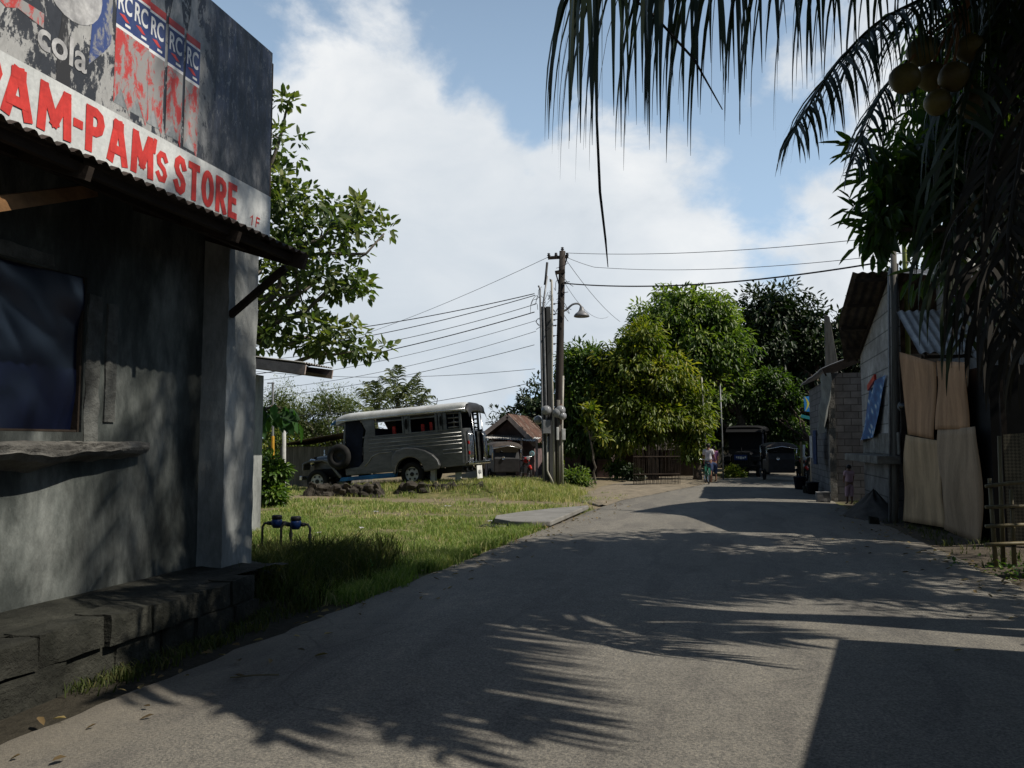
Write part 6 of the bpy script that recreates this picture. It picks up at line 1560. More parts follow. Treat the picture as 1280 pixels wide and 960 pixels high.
# blue banner with white flower print
BAN = new_mat('flower_banner'); m_, t, b, _o = BAN
v = objvec(t, (1, 1, 1)); vo = _n(t, 'ShaderNodeTexVoronoi'); vo.inputs['Scale'].default_value = 4.6; t.links.new(v, vo.inputs['Vector'])
n_f = noise(t, v, 9, 5, .6)
fl = math_(t, 'ADD', vo.outputs['Distance'], math_(t, 'MULTIPLY_ADD', n_f, .55, -.28))
col = ramp(t, fl, [(.16, (.45, .50, .56)), (.28, (.20, .33, .48)), (.38, (.02, .13, .34)), (.75, (.012, .07, .22))])
t.links.new(col, b.inputs['Base Color']); b.inputs['Roughness'].default_value = .6
cs = [onx(1087, 486, 3.5), onx(1104, 468, 3.5), onx(1095, 545, 3.5), onx(1075, 552, 3.5)]
def bnr(u, v_):
    tp = cs[0].lerp(cs[1], u); bt = cs[3].lerp(cs[2], u); q = tp.lerp(bt, v_); q.x += .05*math.sin(u*8+v_*2)-.03*v_; q.y += .04*math.sin(v_*7); return q
ban = thing('flower_banner', 'blue banner with white flower print hanging on the whitewashed wall', 'banner', tuple(cs[0]))
MB().grid(bnr, 18, 14).build('cloth', m_, ban, smooth=True)
mb = MB(); mb.bar(cs[0]+Vector((-.03, 0, .02)), cs[0].lerp(cs[1], .55)+Vector((-.03, 0, .10)), .05, .14); mb.build('red_trim', REDP, ban)

# service pole and meter before the gable house
sp_ = thing('service_pole', 'slim grey service pole with an electric meter between the shack and gable house', 'pole', tuple(pix(1118, 655, 17.2)))
SD = 17.2
MB().tube([(pix(1118, 655, SD).x, pix(1118, 655, SD).y, -.1), tuple(pix(1118.5, 560, SD)), tuple(pix(1119, 430, SD)), tuple(pix(1117, 312, SD))], [.085, .08, .075, .06], 9).build('pole', WOOD_GREY, sp_, smooth=True)
MB().tube([(pix(1112, 650, SD).x, pix(1112, 650, SD).y, 0), tuple(pix(1112, 500, SD)), tuple(pix(1111, 345, SD)), tuple(pix(1113, 335, SD))], .028, 7).build('conduit', GREYM, sp_, smooth=True)
MB().tube([tuple(pix(1122, 640, SD)), tuple(pix(1124, 520, SD)), tuple(pix(1122, 420, SD)), tuple(pix(1122, 330, SD))], .02, 6).build('conduit', WIRE, sp_, smooth=True)
mt_ = MB().lathe([(.001, 0), (.12, 0), (.125, -.05), (.11, -.09)], pix(1129, 508, SD-.1), 'y', 18).build('meter', GREYM, sp_, smooth=True)
MB().lathe([(.105, -.085), (.10, -.17), (.001, -.2)], pix(1129, 508, SD-.1), 'y', 18).build('glass_dome', GLASS, mt_, smooth=True)
mb = MB(); p = pix(1130, 520, SD-.1); mb.bar(p+Vector((0, 0, -.02)), p+Vector((0, 0, -.35)), .05, .04); mb.build('meter_cable', WIRE, sp_)
bpz = thing('green_bamboo_pole', 'yellow green bamboo pole standing tall beside the service pole', 'pole', tuple(pix(1137, 600, 17.9)))
bt0 = pix(1136, 640, 17.9); 
MB().tube([(bt0.x, bt0.y, 0), tuple(pix(1134.5, 400, 17.9)), tuple(pix(1131, 330, 17.9)), tuple(pix(1126, 205, 17.9))], [.06, .055, .05, .04], 9).build('culm', BAMBOO_G, bpz, smooth=True)
mb = MB()
for k in range(9):
    q = pix(1134.5-.045*(400-(400-k*24))*.6, 400-k*24, 17.9); mb.lathe([(.056, -.012), (.064, 0), (.056, .012)], q, 'z', 9)
mb.build('node_ring', BAMBOO, bpz)

# ------------------------------------------------------------------ plywood shack
A = Vector((3.70, 18.5, 0)); B = Vector((4.16, 14.7, 0)); pd = (B-A).normalized(); pn = Vector((-pd.y, pd.x, 0)); pn = pn if pn.x < 0 else -pn
def onplane(px, py, off=0.0):
    r = ray(px, py); o_ = A+pn*off; k = (o_-CAM).dot(pn)/r.dot(pn); return CAM+r*k
sk = thing('plywood_shack', 'patched shack of orange and pale plywood sheets under a bright tin roof', 'shack', (5.2, 16.6, 0))
mb = MB()
mb.prism([(A.x+.08, A.y), (B.x+.08, B.y+.06), (7.4, B.y+.06), (7.4, A.y)], (0, 0, -.05), (1, 0, 0), (0, 1, 0), (0, 0, 3.0)); mb.build('inner_shade_block', BLACKISH, sk)  # black block standing in for the unlit inside of the shack
def panel(cs, mat, off, bow, seed):
    q = [onplane(x, y, off) for x, y in cs]
    mb = MB()
    def fn(u, v):
        a = q[0].lerp(q[1], u); c = q[3].lerp(q[2], u); p = a.lerp(c, v)
        return p+pn*(bow*(mnoise.noise(Vector((u*1.3, v*1.6, seed)))+.3*(v-.5)**2))
    mb.grid(fn, 10, 14); o = mb.build('plywood_sheet', mat, sk, smooth=True)
    s = o.modifiers.new('solid', 'SOLIDIFY'); s.thickness = .008; s.offset = -1
    return o
o = panel([(1124.5, 440), (1170, 453), (1170, 549), (1135, 543)], PLY_ORANGE, .05, .06, 1); o['label'] = 'orange plywood sheet at the upper left of the shack'
o = panel([(1171.5, 451), (1210, 453), (1212, 536), (1171, 537)], PLY_ORANGE2 if 'PLY_ORANGE2' in globals() else PLY_ORANGE, .045, .05, 2)
o = panel([(1133, 543.5), (1174, 551), (1182, 660), (1130, 651)], PLY_PALE, .065, .09, 3); o['label'] = 'pale yellow plywood sheet at the lower left of the shack'
o = panel([(1173, 537), (1225, 533), (1227, 681), (1180, 662)], PLY_GREY, .05, .12, 4); o['label'] = 'greyish plywood sheet at the lower right of the shack'
# tin roof pitched down toward the camera
t0, t1 = onx(1119, 389, 3.55), onx(1150, 441, 3.58)
def tin(x0, x1, ytop, ybot, dz, seed):
    mb = MB()
    zt = t0.z; zb = t1.z
    vv = Vector((0, ybot-ytop, (zb-zt)*(ybot-ytop)/(t1.y-t0.y)))
    corrugated(mb, (x0, ytop, zt+dz), (1, 0, .0), vv, x1-x0, vv.length, .15, .022, 4, .02, seed); return mb
tin(3.56, 4.50, t0.y, t1.y, 0, 1).build('roof_sheet', TIN, sk)
tin(4.42, 5.35, t0.y+.1, t1.y-.18, .035, 2).build('roof_sheet', TIN, sk)
tin(5.27, 6.2, t0.y, t1.y-.1, .0, 3).build('roof_sheet', RUST, sk)
tin(6.1, 7.3, t0.y, t1.y-.15, .03, 4).build('roof_sheet', TIN, sk)
tin(4.15, 4.75, t1.y+.25, t1.y-.38, -.035, 6).build('rusty_sheet', RUST, sk)
mb = MB(); mb.bar((3.62, t1.y+.12, t1.z-.07), (7.3, t1.y+.12, t1.z-.07), .06, .06); mb.bar((3.66, t0.y, t0.z-.08), (3.68, t1.y, t1.z-.08), .05, .06); mb.build('roof_beam', WOOD_DARK, sk)
mb = MB()
c1, c2 = onplane(1120, 430, .02), onplane(1136, 655, .02)
mb.bar((A.x-.02, A.y+.05, 0), (A.x-.02, A.y+.05, 3.6), .10, .10); mb.build('corner_post', WOOD_DARK, sk)
# woven bamboo lean-to and its fence
wv = thing('woven_panel', 'woven split bamboo wall panel behind the bamboo rail fence at right edge', 'panel', (5.2, 14.45, 0))
m_, t, b, _o = new_mat('woven_sawali')
v = objvec(t, (1, 1, 1)); ck = _n(t, 'ShaderNodeTexChecker'); ck.inputs['Scale'].default_value = 26
mpx = _n(t, 'ShaderNodeMapping'); mpx.inputs['Rotation'].default_value = (0, R(45), 0); t.links.new(v, mpx.inputs[0]); t.links.new(mpx.outputs[0], ck.inputs[0])
wn = noise(t, v, 3, 6, .6)
t.links.new(mix(t, 1, mix(t, ck.outputs['Fac'], (.10, .085, .055), (.20, .17, .11)), ramp(t, wn, [(.3, (.5,)*3), (.7, (1.1,)*3)]), 'MULTIPLY'), b.inputs['Base Color']); b.inputs['Roughness'].default_value = .9; bump(t, b, ck.outputs['Fac'], .5, .01)
mb = MB(); mb.grid(lambda u, v_: (4.35+2.6*u, 14.55-.3*u+.02*math.sin(u*20), .05+1.75*v_+.05*math.sin(u*5)), 20, 10); mb.build('weave', m_, wv)
mb = MB()
for x in (4.38, 5.6, 6.9): mb.bar((x, 14.62-.3*(x-4.35)/2.6, -.05), (x, 14.62-.3*(x-4.35)/2.6, 2.7), .08, .08)
mb.build('post', WOOD_DARK, wv)
bf = thing('bamboo_rail_fence', 'bamboo rail fence with leaning uprights at the right edge of the road', 'fence', tuple(gnd(1255, 705)))
def fp(px, py, d): return pix(px, py, d)
g = gnd(1245, 708); fd = (g-CAM).dot(FWD_H)
mb = MB()
for x0, y0, x1, y1, dd in ((1245, 710, 1237, 598, 0), (1254, 704, 1249, 545, .15), (1268, 706, 1264, 612, .0), (1290, 712, 1288, 600, .0)):
    p0 = pix(x0, y0, fd+dd); p1 = pix(x1, y1, fd+dd); mb.tube([(p0.x, p0.y, -.05), tuple(p1)], [.032, .026], 8)
mb.build('upright', BAMBOO, bf, smooth=True)
mb = MB()
for ya, yb in ((608, 600), (634, 632), (658, 655), (681, 678)):
    mb.tube([tuple(pix(1232, ya, fd-.08)), tuple(pix(1262, (ya+yb)/2, fd-.06)), tuple(pix(1310, yb, fd-.08))], .026, 8)
mb.build('rail', BAMBOO, bf, smooth=True)
mb = MB()
for (x, y) in ((1239, 607), (1242, 657), (1265, 633), (1266, 680)): mb.lathe([(.042, -.03), (.046, 0), (.042, .03)], pix(x, y, fd-.03), 'z', 8)
mb.build('lashing', NAVY, bf)

# ------------------------------------------------------------------ grey block house, its clutter, the child
by = 25.2
cL, cR = ony(1043, 600, by), ony(1082, 600, by)
zt = ony(1060, 466, by).z
bh = thing('block_house', 'small unplastered grey block house with a low roof beyond the gable house', 'house', (cL.x+1, by, 0))
bmx, t, b, _o = new_mat('block_courses')
v = objvec(t); br = _n(t, 'ShaderNodeTexBrick'); br.inputs['Scale'].default_value = 1; br.inputs['Mortar Size'].default_value = .012; br.inputs['Brick Width'].default_value = .40; br.inputs['Row Height'].default_value = .20
br.inputs['Color1'].default_value = (.15, .15, .155, 1); br.inputs['Color2'].default_value = (.10, .10, .105, 1); br.inputs['Mortar'].default_value = (.045, .045, .045, 1)
sx = _n(t, 'ShaderNodeSeparateXYZ'); t.links.new(v, sx.inputs[0]); cx = _n(t, 'ShaderNodeCombineXYZ'); t.links.new(math_(t, 'ADD', sx.outputs['X'], sx.outputs['Y']), cx.inputs[0]); t.links.new(sx.outputs['Z'], cx.inputs[1]); t.links.new(cx.outputs[0], br.inputs['Vector'])
t.links.new(mix(t, .7, br.outputs['Color'], ramp(t, noise(t, v, 3, 8, .7), [(.3, (.45,)*3), (.7, (1.25,)*3)]), 'MULTIPLY'), b.inputs['Base Color']); b.inputs['Roughness'].default_value = .95; bump(t, b, br.outputs['Fac'], -.6, .01)
mb = MB(); mb.bb((cL.x, by, -.05), (cR.x+3, by+.2, zt)); mb.bb((cL.x, by+.2, -.05), (cL.x+.2, by+6.5, zt-.1)); mb.build('wall', bmx, bh)
mb = MB(); rough_box(mb, (cL.x-.12, by-.14, -.05), (cL.x+.06, by+.10, zt-.02), (3, 3, 26), .02, 5, 8); mb.build('corner_column', RAW_CONC, bh)
e0 = ony(1027, 462, by-.5); e1_ = ony(1072, 443, by-.5)
mb = MB(); vv = Vector((e0.x-e1_.x, 0, e0.z-e1_.z)); corrugated(mb, (e1_.x, by-.6, e1_.z+.02), (0, 1, 0), vv, 7, vv.length, .15, .02, 4, .03, 3); brf = mb.build('roof', TIN_DARK2 if 'TIN_DARK2' in globals() else GREYM, bh)
mb = MB(); mb.bar((e1_.x, by-.58, e1_.z-.14), (e0.x+.05, by-.58, e0.z-.10), .04, .22); mb.build('fascia', WOOD_DARK, brf)
tc_ = [onx(1024, 468, 2.9), onx(1036, 466, 2.9), onx(1034, 533, 2.9), onx(1025, 545, 2.9)]
def trp(u, v_):
    q = tc_[0].lerp(tc_[1], u).lerp(tc_[3].lerp(tc_[2], u), v_); q.x += .08*math.sin(u*7+v_*4)+.05*mnoise.noise(Vector((u*4, v_*4, 1))); return q
tag(MB().grid(trp, 10, 14).build('torn_tarp', M('grey_tarp', (.20, .215, .21), (.12, .13, .13), 4, .7, bmp=.2, dirt=.4), smooth=True), 'grey torn tarp hanging off the eave of the block house', 'tarp')
for i, (px, y0, y1, wd, mt, lab) in enumerate([(1018, 538, 580, .35, DENIM, 'dark blue cloth hanging beyond the block house'), (1014, 545, 572, .25, FADED_WHITE, 'pale cloth hanging beyond the block house')]):
    p0 = onx(px, y0, 2.75-.05*i); p1 = onx(px, y1, 2.75-.05*i)
    mb = MB(); mb.grid(lambda u, v_: (p0.x+.05*math.sin(u*8), p0.y-wd+2*wd*u, p0.z+(p1.z-p0.z)*v_), 8, 6); tag(mb.build('hanging_cloth', mt, smooth=True), lab, 'laundry')
# heap of sand, spare blocks and tubs along the edge
sc_ = onx(1092, 632, 3.25); sc_.z = 0
def heap(u, v_):
    a = u*2*math.pi; r = v_; h = .62*(1-r)**1.2*(1+.25*mnoise.noise(Vector((math.cos(a)*2, math.sin(a)*2, r*3))))
    return (sc_.x+.75*r*math.cos(a), sc_.y+1.3*r*math.sin(a), h-.03+.03*mnoise.noise(Vector((r*8*math.cos(a), r*8*math.sin(a), 0))))
tag(MB().grid(heap, 30, 14).build('sand_heap', SAND, smooth=True), 'low heap of grey sand against the whitewashed wall beside the child', 'sand heap')
for i, (px, py, s, mt, lab, nm, ct) in enumerate([(1029, 628, .30, BLOCK, 'loose grey block lying at the road edge below the block house', 'loose_block', 'block'), (1010, 617, .26, LEDGE, 'dark loose block farther up the right road edge', 'loose_block', 'block'), (1092, 655, .16, LEDGE, 'small dark stone on the verge below the sand heap', 'stone', 'stone')]):
    g = gnd(px, py); mb = MB(); rough_box(mb, (g.x-s*.6, g.y-s*.5, -.02), (g.x+s*.6, g.y+s*.5, s), (4, 4, 4), .03, 6, 60+i, .12); tag(mb.build(nm, mt), lab, ct)
for i, (px, py, r, h, mt, lab) in enumerate([(1000, 612, .22, .42, NAVY, 'dark round tub at the far right road edge'), (1016, 618, .2, .36, BLACKM, 'black bucket beside the dark tub on the right road edge')]):
    g = gnd(px, py); MB_ = MB().lathe([(.001, .02), (r*.8, .0), (r, h), (r*1.08, h), (r*1.06, h+.03), (r*.95, h), (r*.8, .05), (.001, .05)], (g.x, g.y, .02), 'z', 16)
    tag(MB_.build('tub', mt, smooth=True), lab, 'tub')
g = onx(1062, 621, 3.22); ch_y = g.y
human('small child in a pale pink outfit standing by the grey block wall with back turned', (g.x, g.y, .03), math.pi+.35, 1.06, PINK, PINK, .03, ((.19, -.02, 1.12), (.20, -.10, .88)), ((.19, -.05, 1.14), (.12, -.22, 1.0)), .75, girth=1.12, hair=.06)
# leaning slab post beyond the block house
p0 = pix(1041, 470, 29); 
mb = MB(); a = pix(1031, 393, 29); b1 = pix(1029, 600, 29); 
mb.prism([(-.05, 0), (.50, 0), (.42, (pix(1033, 450, 29).z)), (.20, a.z-.1), (.03, a.z)], (b1.x+.18, b1.y, 0), (1, 0, 0), (0, 0, 1), (0, .12, 0))
tag(mb.build('slab_post', WOOD_GREY, bevel=.01), 'tall tapering grey slab post rising behind the block house roof', 'post')
# slender posts and blue shop sign at the far right
for i, (px, y0, y1, d, r, mt, lab) in enumerate([(1001, 612, 552, 34, .05, BAMBOO, 'thin leaning bamboo post by the parked tricycle'), (1014, 612, 555, 32, .05, PALEM, 'pale thin post right of the leaning bamboo post'), (1005, 606, 556, 37, .05, WHITE, 'short white post behind the leaning bamboo post')]):
    p0 = pix(px+3-2*i, y0, d); p1 = pix(px, y1, d); tag(MB().tube([(p0.x, p0.y, 0), tuple(p1)], r, 7).build('thin_post', mt, smooth=True), lab, 'post')
bs = thing('blue_sign', 'small bright blue shop sign with a yellow green curve hanging over the road edge', 'sign', tuple(pix(1014, 506, 31)))
SGD = 31.0
c = [pix(1005, 496, SGD), pix(1023, 494, SGD), pix(1024, 516, SGD), pix(1006, 514, SGD)]
u = (c[1]-c[0]).normalized(); vz = (c[0]-c[3]).normalized(); nrm = u.cross(vz).normalized(); nrm = nrm if nrm.y < 0 else -nrm
SIGN_BLUE = M('sign_blue', (.03, .24, .62), (.025, .19, .5), 4, .5, bmp=0, dirt=.15)
SIGN_YEL = M('sign_yellow', (.62, .60, .10), (.5, .5, .08), 4, .5, bmp=0, dirt=.15)
mb = MB(); mb.mesh(c+[q-nrm*.05 for q in c], [(0, 1, 2, 3), (4, 5, 6, 7), (0, 1, 5, 4), (1, 2, 6, 5), (2, 3, 7, 6), (3, 0, 4, 7)]); pn_ = mb.build('sign_board', SIGN_BLUE, bs)
W_, H_ = (c[1]-c[0]).length, (c[0]-c[3]).length; O = c[3]+nrm*.004
arc = [(.04+.32*math.sin(math.pi*k/12)*.9, k/12) for k in range(13)]
o2 = [(a*W_, b_*H_) for a, b_ in arc]+[((a*.55)*W_, b_*H_) for a, b_ in arc[::-1]]
mb = MB(); mb.poly([O+u*a+vz*b_ for a, b_ in o2]); mb.build('yellow_curve', SIGN_YEL, pn_)
lettering('smart', PLATE, pn_, tuple(O+u*.32*W_+vz*.42*H_), tuple(u), tuple(vz), .58*W_, .2*H_, .02)
mb = MB(); mb.poly([O+u*.3*W_+vz*.2*H_, O+u*.9*W_+vz*.2*H_, O+u*.9*W_+vz*.28*H_, O+u*.3*W_+vz*.28*H_]); mb.build('white_strip', PLATE, pn_)
mb = MB(); mb.bar(c[1]+Vector((0, 0, .05)), c[1]+Vector((1.3, .6, .05)), .04, .04); mb.bar(c[2], c[2]+Vector((1.3, .6, 0)), .04, .04); mb.build('bracket', BLACKM, bs)
p0 = c[1]+Vector((1.3, .6, 0)); mb = MB(); mb.tube([(p0.x, p0.y, 0), (p0.x, p0.y, p0.z+.2)], .05, 8); mb.build('post', BLACKM, bs)
p1 = pix(1010, 522, 31.5); mb = MB(); mb.box(p1, (.55, .03, .12), (0, .25, .2)); tag(mb.build('small_green_sign', M('sign_teal', (.03, .28, .32), (.02, .2, .24), 4, .5, bmp=0, dirt=.2)), 'small teal strip sign just below the blue shop sign', 'sign')

# low house standing right of the photographer, out of frame, whose eave shades the road
rh = thing('roadside_house', 'low block house with tin eave standing right beside the viewpoint', 'house', (5.5, 2.5, 0))
mb = MB(); mb.bb((4.3, -4, -.05), (7.5, 6.6, 2.9)); mb.build('wall', BLOCK, rh)
mb = MB(); mb.prism([(1.9, -2.5), (3.70, 7.10), (7.8, 7.10), (7.8, -4.5), (1.9, -4.5)], (0, 0, 3.0), (1, 0, 0), (0, 1, 0), (0, 0, .06)); mb.build('roof', TIN_DARK, rh)
# ------------------------------------------------------------------ coconut palm leaning over the right verge
rng = np.random.default_rng(77)
CC = np.array(pix(1318, -75, 6.9))
pb0 = (CC[0]+2.2, CC[1]-.2, 0)
cp = thing('coconut_palm', 'coconut palm with hanging fronds and nuts overhead at the right', 'palm tree', (pb0[0], pb0[1], 0))
tr_ = [np.array(pb0)*(1-t)+(CC-np.array([0, 0, .3]))*t+np.array([.35*math.sin(math.pi*t), 0, 0]) for t in np.linspace(0, 1, 10)]
tr_[0] = tr_[0]-np.array([0, 0, .2])
MB().tube([tuple(q) for q in tr_], [.24, .19, .17, .16, .155, .15, .145, .14, .14, .16], 12).build('trunk', BARK_PALE, cp, smooth=True)
def fr_(ctrl, **kw):
    pts = [q if len(q) == 3 and not isinstance(q[0], int) else q for q in ctrl]
    P = [np.array(pix(*q)) if q[0] is not None else CC for q in ctrl]
    return frond(cp, P, rng=rng, mat=kw.pop('mat', PALM_LEAF), rmat=None, **kw)
C_ = (None, 0, 0)
# the long frond along the top of the picture: its leaflets hang into view
PR = lambda t: np.interp(t, [0, .2, .45, .75, .93, 1], [.7, .95, 1.0, .95, .85, .6])
fr_([C_, (1180, -140, 6.4), (1020, -130, 6.0), (870, -100, 5.7), (770, -72, 5.5), (715, -40, 5.35)], n_side=58, ll=1.75, width=.040, hang=1.9, sidew=.5, fwd=.02, r0=.035, start=.16, seg=7, jitter=.13, miss=.08, curl=.35, tintc=.3, prof=PR)
fr_([C_, (1200, -170, 7.0), (1060, -160, 6.8), (950, -130, 6.5), (870, -100, 6.3), (810, -75, 6.2)], n_side=40, ll=1.75, width=.042, hang=1.9, sidew=.5, fwd=.0, r0=.033, start=.16, seg=6, jitter=.1, curl=.35, tintc=.28, prof=PR)
# the arching frond with a fine comb, centre right
fr_([C_, (1235, -45, 6.8), (1160, -5, 6.7), (1095, 30, 6.6), (1040, 88, 6.45), (992, 165, 6.3)], n_side=76, ll=1.0, width=.026, hang=.75, fwd=.4, r0=.03, start=.12, seg=5, jitter=.1, curl=.9, tintc=.35)
fr_([C_, (1255, -30, 7.3), (1190, 30, 7.4), (1135, 75, 7.4), (1095, 130, 7.3), (1068, 200, 7.2)], n_side=60, ll=.8, width=.025, hang=.75, fwd=.45, r0=.026, start=.15, seg=5, jitter=.12, tintc=.3)
# dry fronds hanging down the right side
for k, (ct, n_, l_) in enumerate([
        ([C_, (1245, 20, 6.6), (1205, 130, 6.4), (1190, 270, 6.3), (1206, 420, 6.2)], 34, 1.0),
        ([C_, (1275, 60, 6.3), (1240, 190, 6.1), (1228, 300, 6.0), (1236, 405, 5.95)], 36, 1.0),
        ([C_, (1300, 60, 6.0), (1275, 200, 5.8), (1258, 320, 5.7), (1260, 430, 5.6)], 34, .95),
        ([C_, (1325, 90, 5.9), (1310, 240, 5.7), (1298, 350, 5.6), (1294, 450, 5.5)], 32, .9),
        ([C_, (1310, 30, 7.4), (1290, 150, 7.4), (1270, 280, 7.4), (1265, 400, 7.4)], 42, 1.0)]):
    fr_(ct, n_side=n_, ll=l_, width=.042, hang=1.0, fwd=.25, r0=.035, start=.06, seg=6, jitter=.16, mat=PALM_DEAD if k not in (0, 4) else PALM_LEAF, tintc=.3, curl=1.0, prof=lambda t: np.interp(t, [0, .1, .4, .8, 1], [.5, .9, 1, .85, .5]))
# side fronds sweeping right to left low in the crown
for ct in ([C_, (1330, 60, 7.8), (1300, 170, 8.0), (1230, 260, 8.1), (1170, 330, 8.1)], [C_, (1340, 100, 8.0), (1330, 230, 8.2), (1270, 330, 8.3), (1200, 390, 8.3)], [C_, (1275, -20, 8.0), (1225, 40, 8.4), (1170, 120, 8.6), (1145, 210, 8.6)]):
    fr_(ct, n_side=44, ll=.85, width=.035, hang=.5, fwd=.55, r0=.03, start=.1, seg=5, tintc=.35)
# the rest of the crown, above and behind the picture edge
for az, el, L in ((2.6, .85, 3.4), (3.35, .95, 3.4), (3.75, .8, 3.6), (4.2, .2, 4.0), (4.55, .5, 3.8), (4.9, .15, 4.0), (5.9, .2, 3.2), (.3, .4, 3.6), (.8, .2, 3.6), (1.4, .5, 3.6), (3.9, .9, 3.4), (.1, .9, 3.2), (1.9, .95, 3.2), (4.35, .3, 4.2), (4.55, .22, 4.3), (4.75, .32, 4.1), (4.65, .48, 4.0), (4.1, .35, 3.9), (4.18, .12, 4.3), (4.3, .5, 4.2), (4.42, .18, 4.4), (4.5, .4, 4.3), (4.25, .3, 4.4), (3.95, .55, 4.0), (4.72, .35, 4.9), (4.82, .5, 5.0), (4.9, .3, 4.8), (4.98, .45, 5.0), (4.6, .6, 5.0), (4.86, .62, 5.1), (5.06, .34, 4.7)):
    auto_frond(cp, CC, az, el, L, .75, rng, n_side=62, ll=1.15, width=.075, mat=PALM_LEAF, rmat=None, hang=.5, tintc=.4, seg=5, r0=.035)
# bracts, stalks and nuts
mb = MB()
for k in range(7):
    a = rng.uniform(0, 6.28); mb.tube([tuple(CC+np.array([0, 0, -.1])), tuple(CC+np.array([.25*math.cos(a), .25*math.sin(a), .15])), tuple(CC+np.array([.55*math.cos(a), .55*math.sin(a), .35]))], [.10, .08, .04], 7)
nuts = [(1152, 64, 6.5, 18), (1131, 98, 6.4, 18.5), (1192, 96, 6.45, 18), (1172, 128, 6.5, 16), (1212, 60, 6.6, 17), (1165, 96, 6.75, 18), (1215, 130, 6.6, 18)]
st_ = np.array(pix(1205, 10, 6.7))
mb.tube([tuple(CC), tuple(np.array(pix(1250, -60, 6.8))), tuple(st_)], [.05, .04, .03], 6)
for px, py, d, r in nuts: q = np.array(pix(px, py-r*.8, d)); mb.tube([tuple(st_), tuple((st_+q)/2+np.array([0, 0, .05])), tuple(q)], [.02, .015, .012], 5)
mb.build('fruit_stalk', WOOD_BROWN, cp, smooth=True)
for px, py, d, r in nuts:
    R_ = r*d/1000*1.0; q = pix(px, py, d)
    prof = [(.001, -1.08)]+[(math.sin(a)*(1-.06*math.sin(3*a)), -math.cos(a)*1.08) for a in np.linspace(.2, math.pi-.2, 11)]+[(.001, 1.05)]
    MB().lathe([(a*R_, b_*R_) for a, b_ in prof], q, 'z', 18, rot=(rng.uniform(-.4, .4), rng.uniform(-.4, .4), 0)).build('coconut', COCO, cp, smooth=True)
# the single dry leaflet that dangles far down from the top frond
p = [pix(747, 60, 5.5), pix(746, 150, 5.5), pix(750, 240, 5.5), pix(757, 300, 5.5), pix(760, 334, 5.5)]
mb = MB(); mb.tube([tuple(q) for q in p], [.006, .010, .010, .008, .003], 5); mb.build('dangling_leaflet', PALM_DEAD, cp)
p = [pix(770, -20, 5.5), pix(820, 22, 5.45), pix(868, 75, 5.4), pix(903, 137, 5.35)]
mb = MB(); mb.tube([tuple(q) for q in p], [.008, .010, .009, .004], 5); mb.build('dangling_leaflet', PALM_DEAD, cp)

# ------------------------------------------------------------------ mango tree on the right verge
vis = [(1118, 235, 8.6, .42, .5, .40), (1085, 192, 8.6, .22, .25, .14), (1100, 285, 8.6, .32, .4, .30), (1160, 240, 8.8, .55, .6, .6), (1190, 300, 9.0, .5, .6, .45), (1200, 190, 9.1, .8, .8, .7), (1260, 240, 9.3, 1.0, 1, 1.0), (1250, 110, 9.6, 1.0, 1, .9), (1320, 180, 10, 1.5, 1.4, 1.5), (1380, 300, 10, 1.3, 1.3, 1.2)]
tree('mango_tree', 'mango tree with long dark leaves hanging over the right side of the road', (5.9, 11.8, 0), (5.3, 11.4, 3.4), .22, [tuple(pix(a, b_, d))+(r1, r2, r3) for a, b_, d, r1, r2, r3 in vis]+[(5.0, 9.6, 6.2, 1.3, 1.4, 1.0), (4.6, 12.6, 6.6, 1.5, 1.6, 1.1), (6.0, 10.8, 7.0, 1.7, 1.7, 1.2), (3.6, 11.2, 6.9, 1.3, 1.5, .8), (5.4, 14.0, 6.2, 1.5, 1.4, 1.1), (3.3, 8.9, 6.9, 1.2, 1.2, .7), (3.9, 12.4, 6.7, 1.2, 1.3, .8), (4.7, 8.0, 7.3, 1.2, 1.0, .7), (7.3, 9.4, 6.4, 1.3, 1.5, .9), (7.7, 11.6, 6.3, 1.5, 1.5, 1.0), (8.6, 8.4, 5.6, 1.1, 1.2, .8), (7.6, 13.4, 6.0, 1.2, 1.3, .9)],
     LEAF_NEAR, 1350, 15, .25, .062, 90, up=.1, down=.75, spread=.75, limbs=16, shell=(.35, 1.05), inner=.2, rough=.25, csize=.95, droop=.25, core=1.2)
# taller palms further right, out of frame: their crowns break up the light on the store
palm('tall_palm', 'tall coconut palm right of the road, outside the view, shading the store', (6.4, 8.7, 0), (5.7, 6.2, 14.7), .17, 11, 3.5, 1.0, .05, PALM_LEAF, 95, n_side=44, hang=.5, els=(-.6, 1.1), seg=4)
palm('tall_palm', 'second tall coconut palm right of the road, outside the view', (7.6, 9.2, 0), (6.9, 9.0, 14.0), .17, 9, 3.3, 1.0, .05, PALM_LEAF, 96, n_side=40, hang=.5, els=(-.6, 1.1), seg=4, az0=1.0)

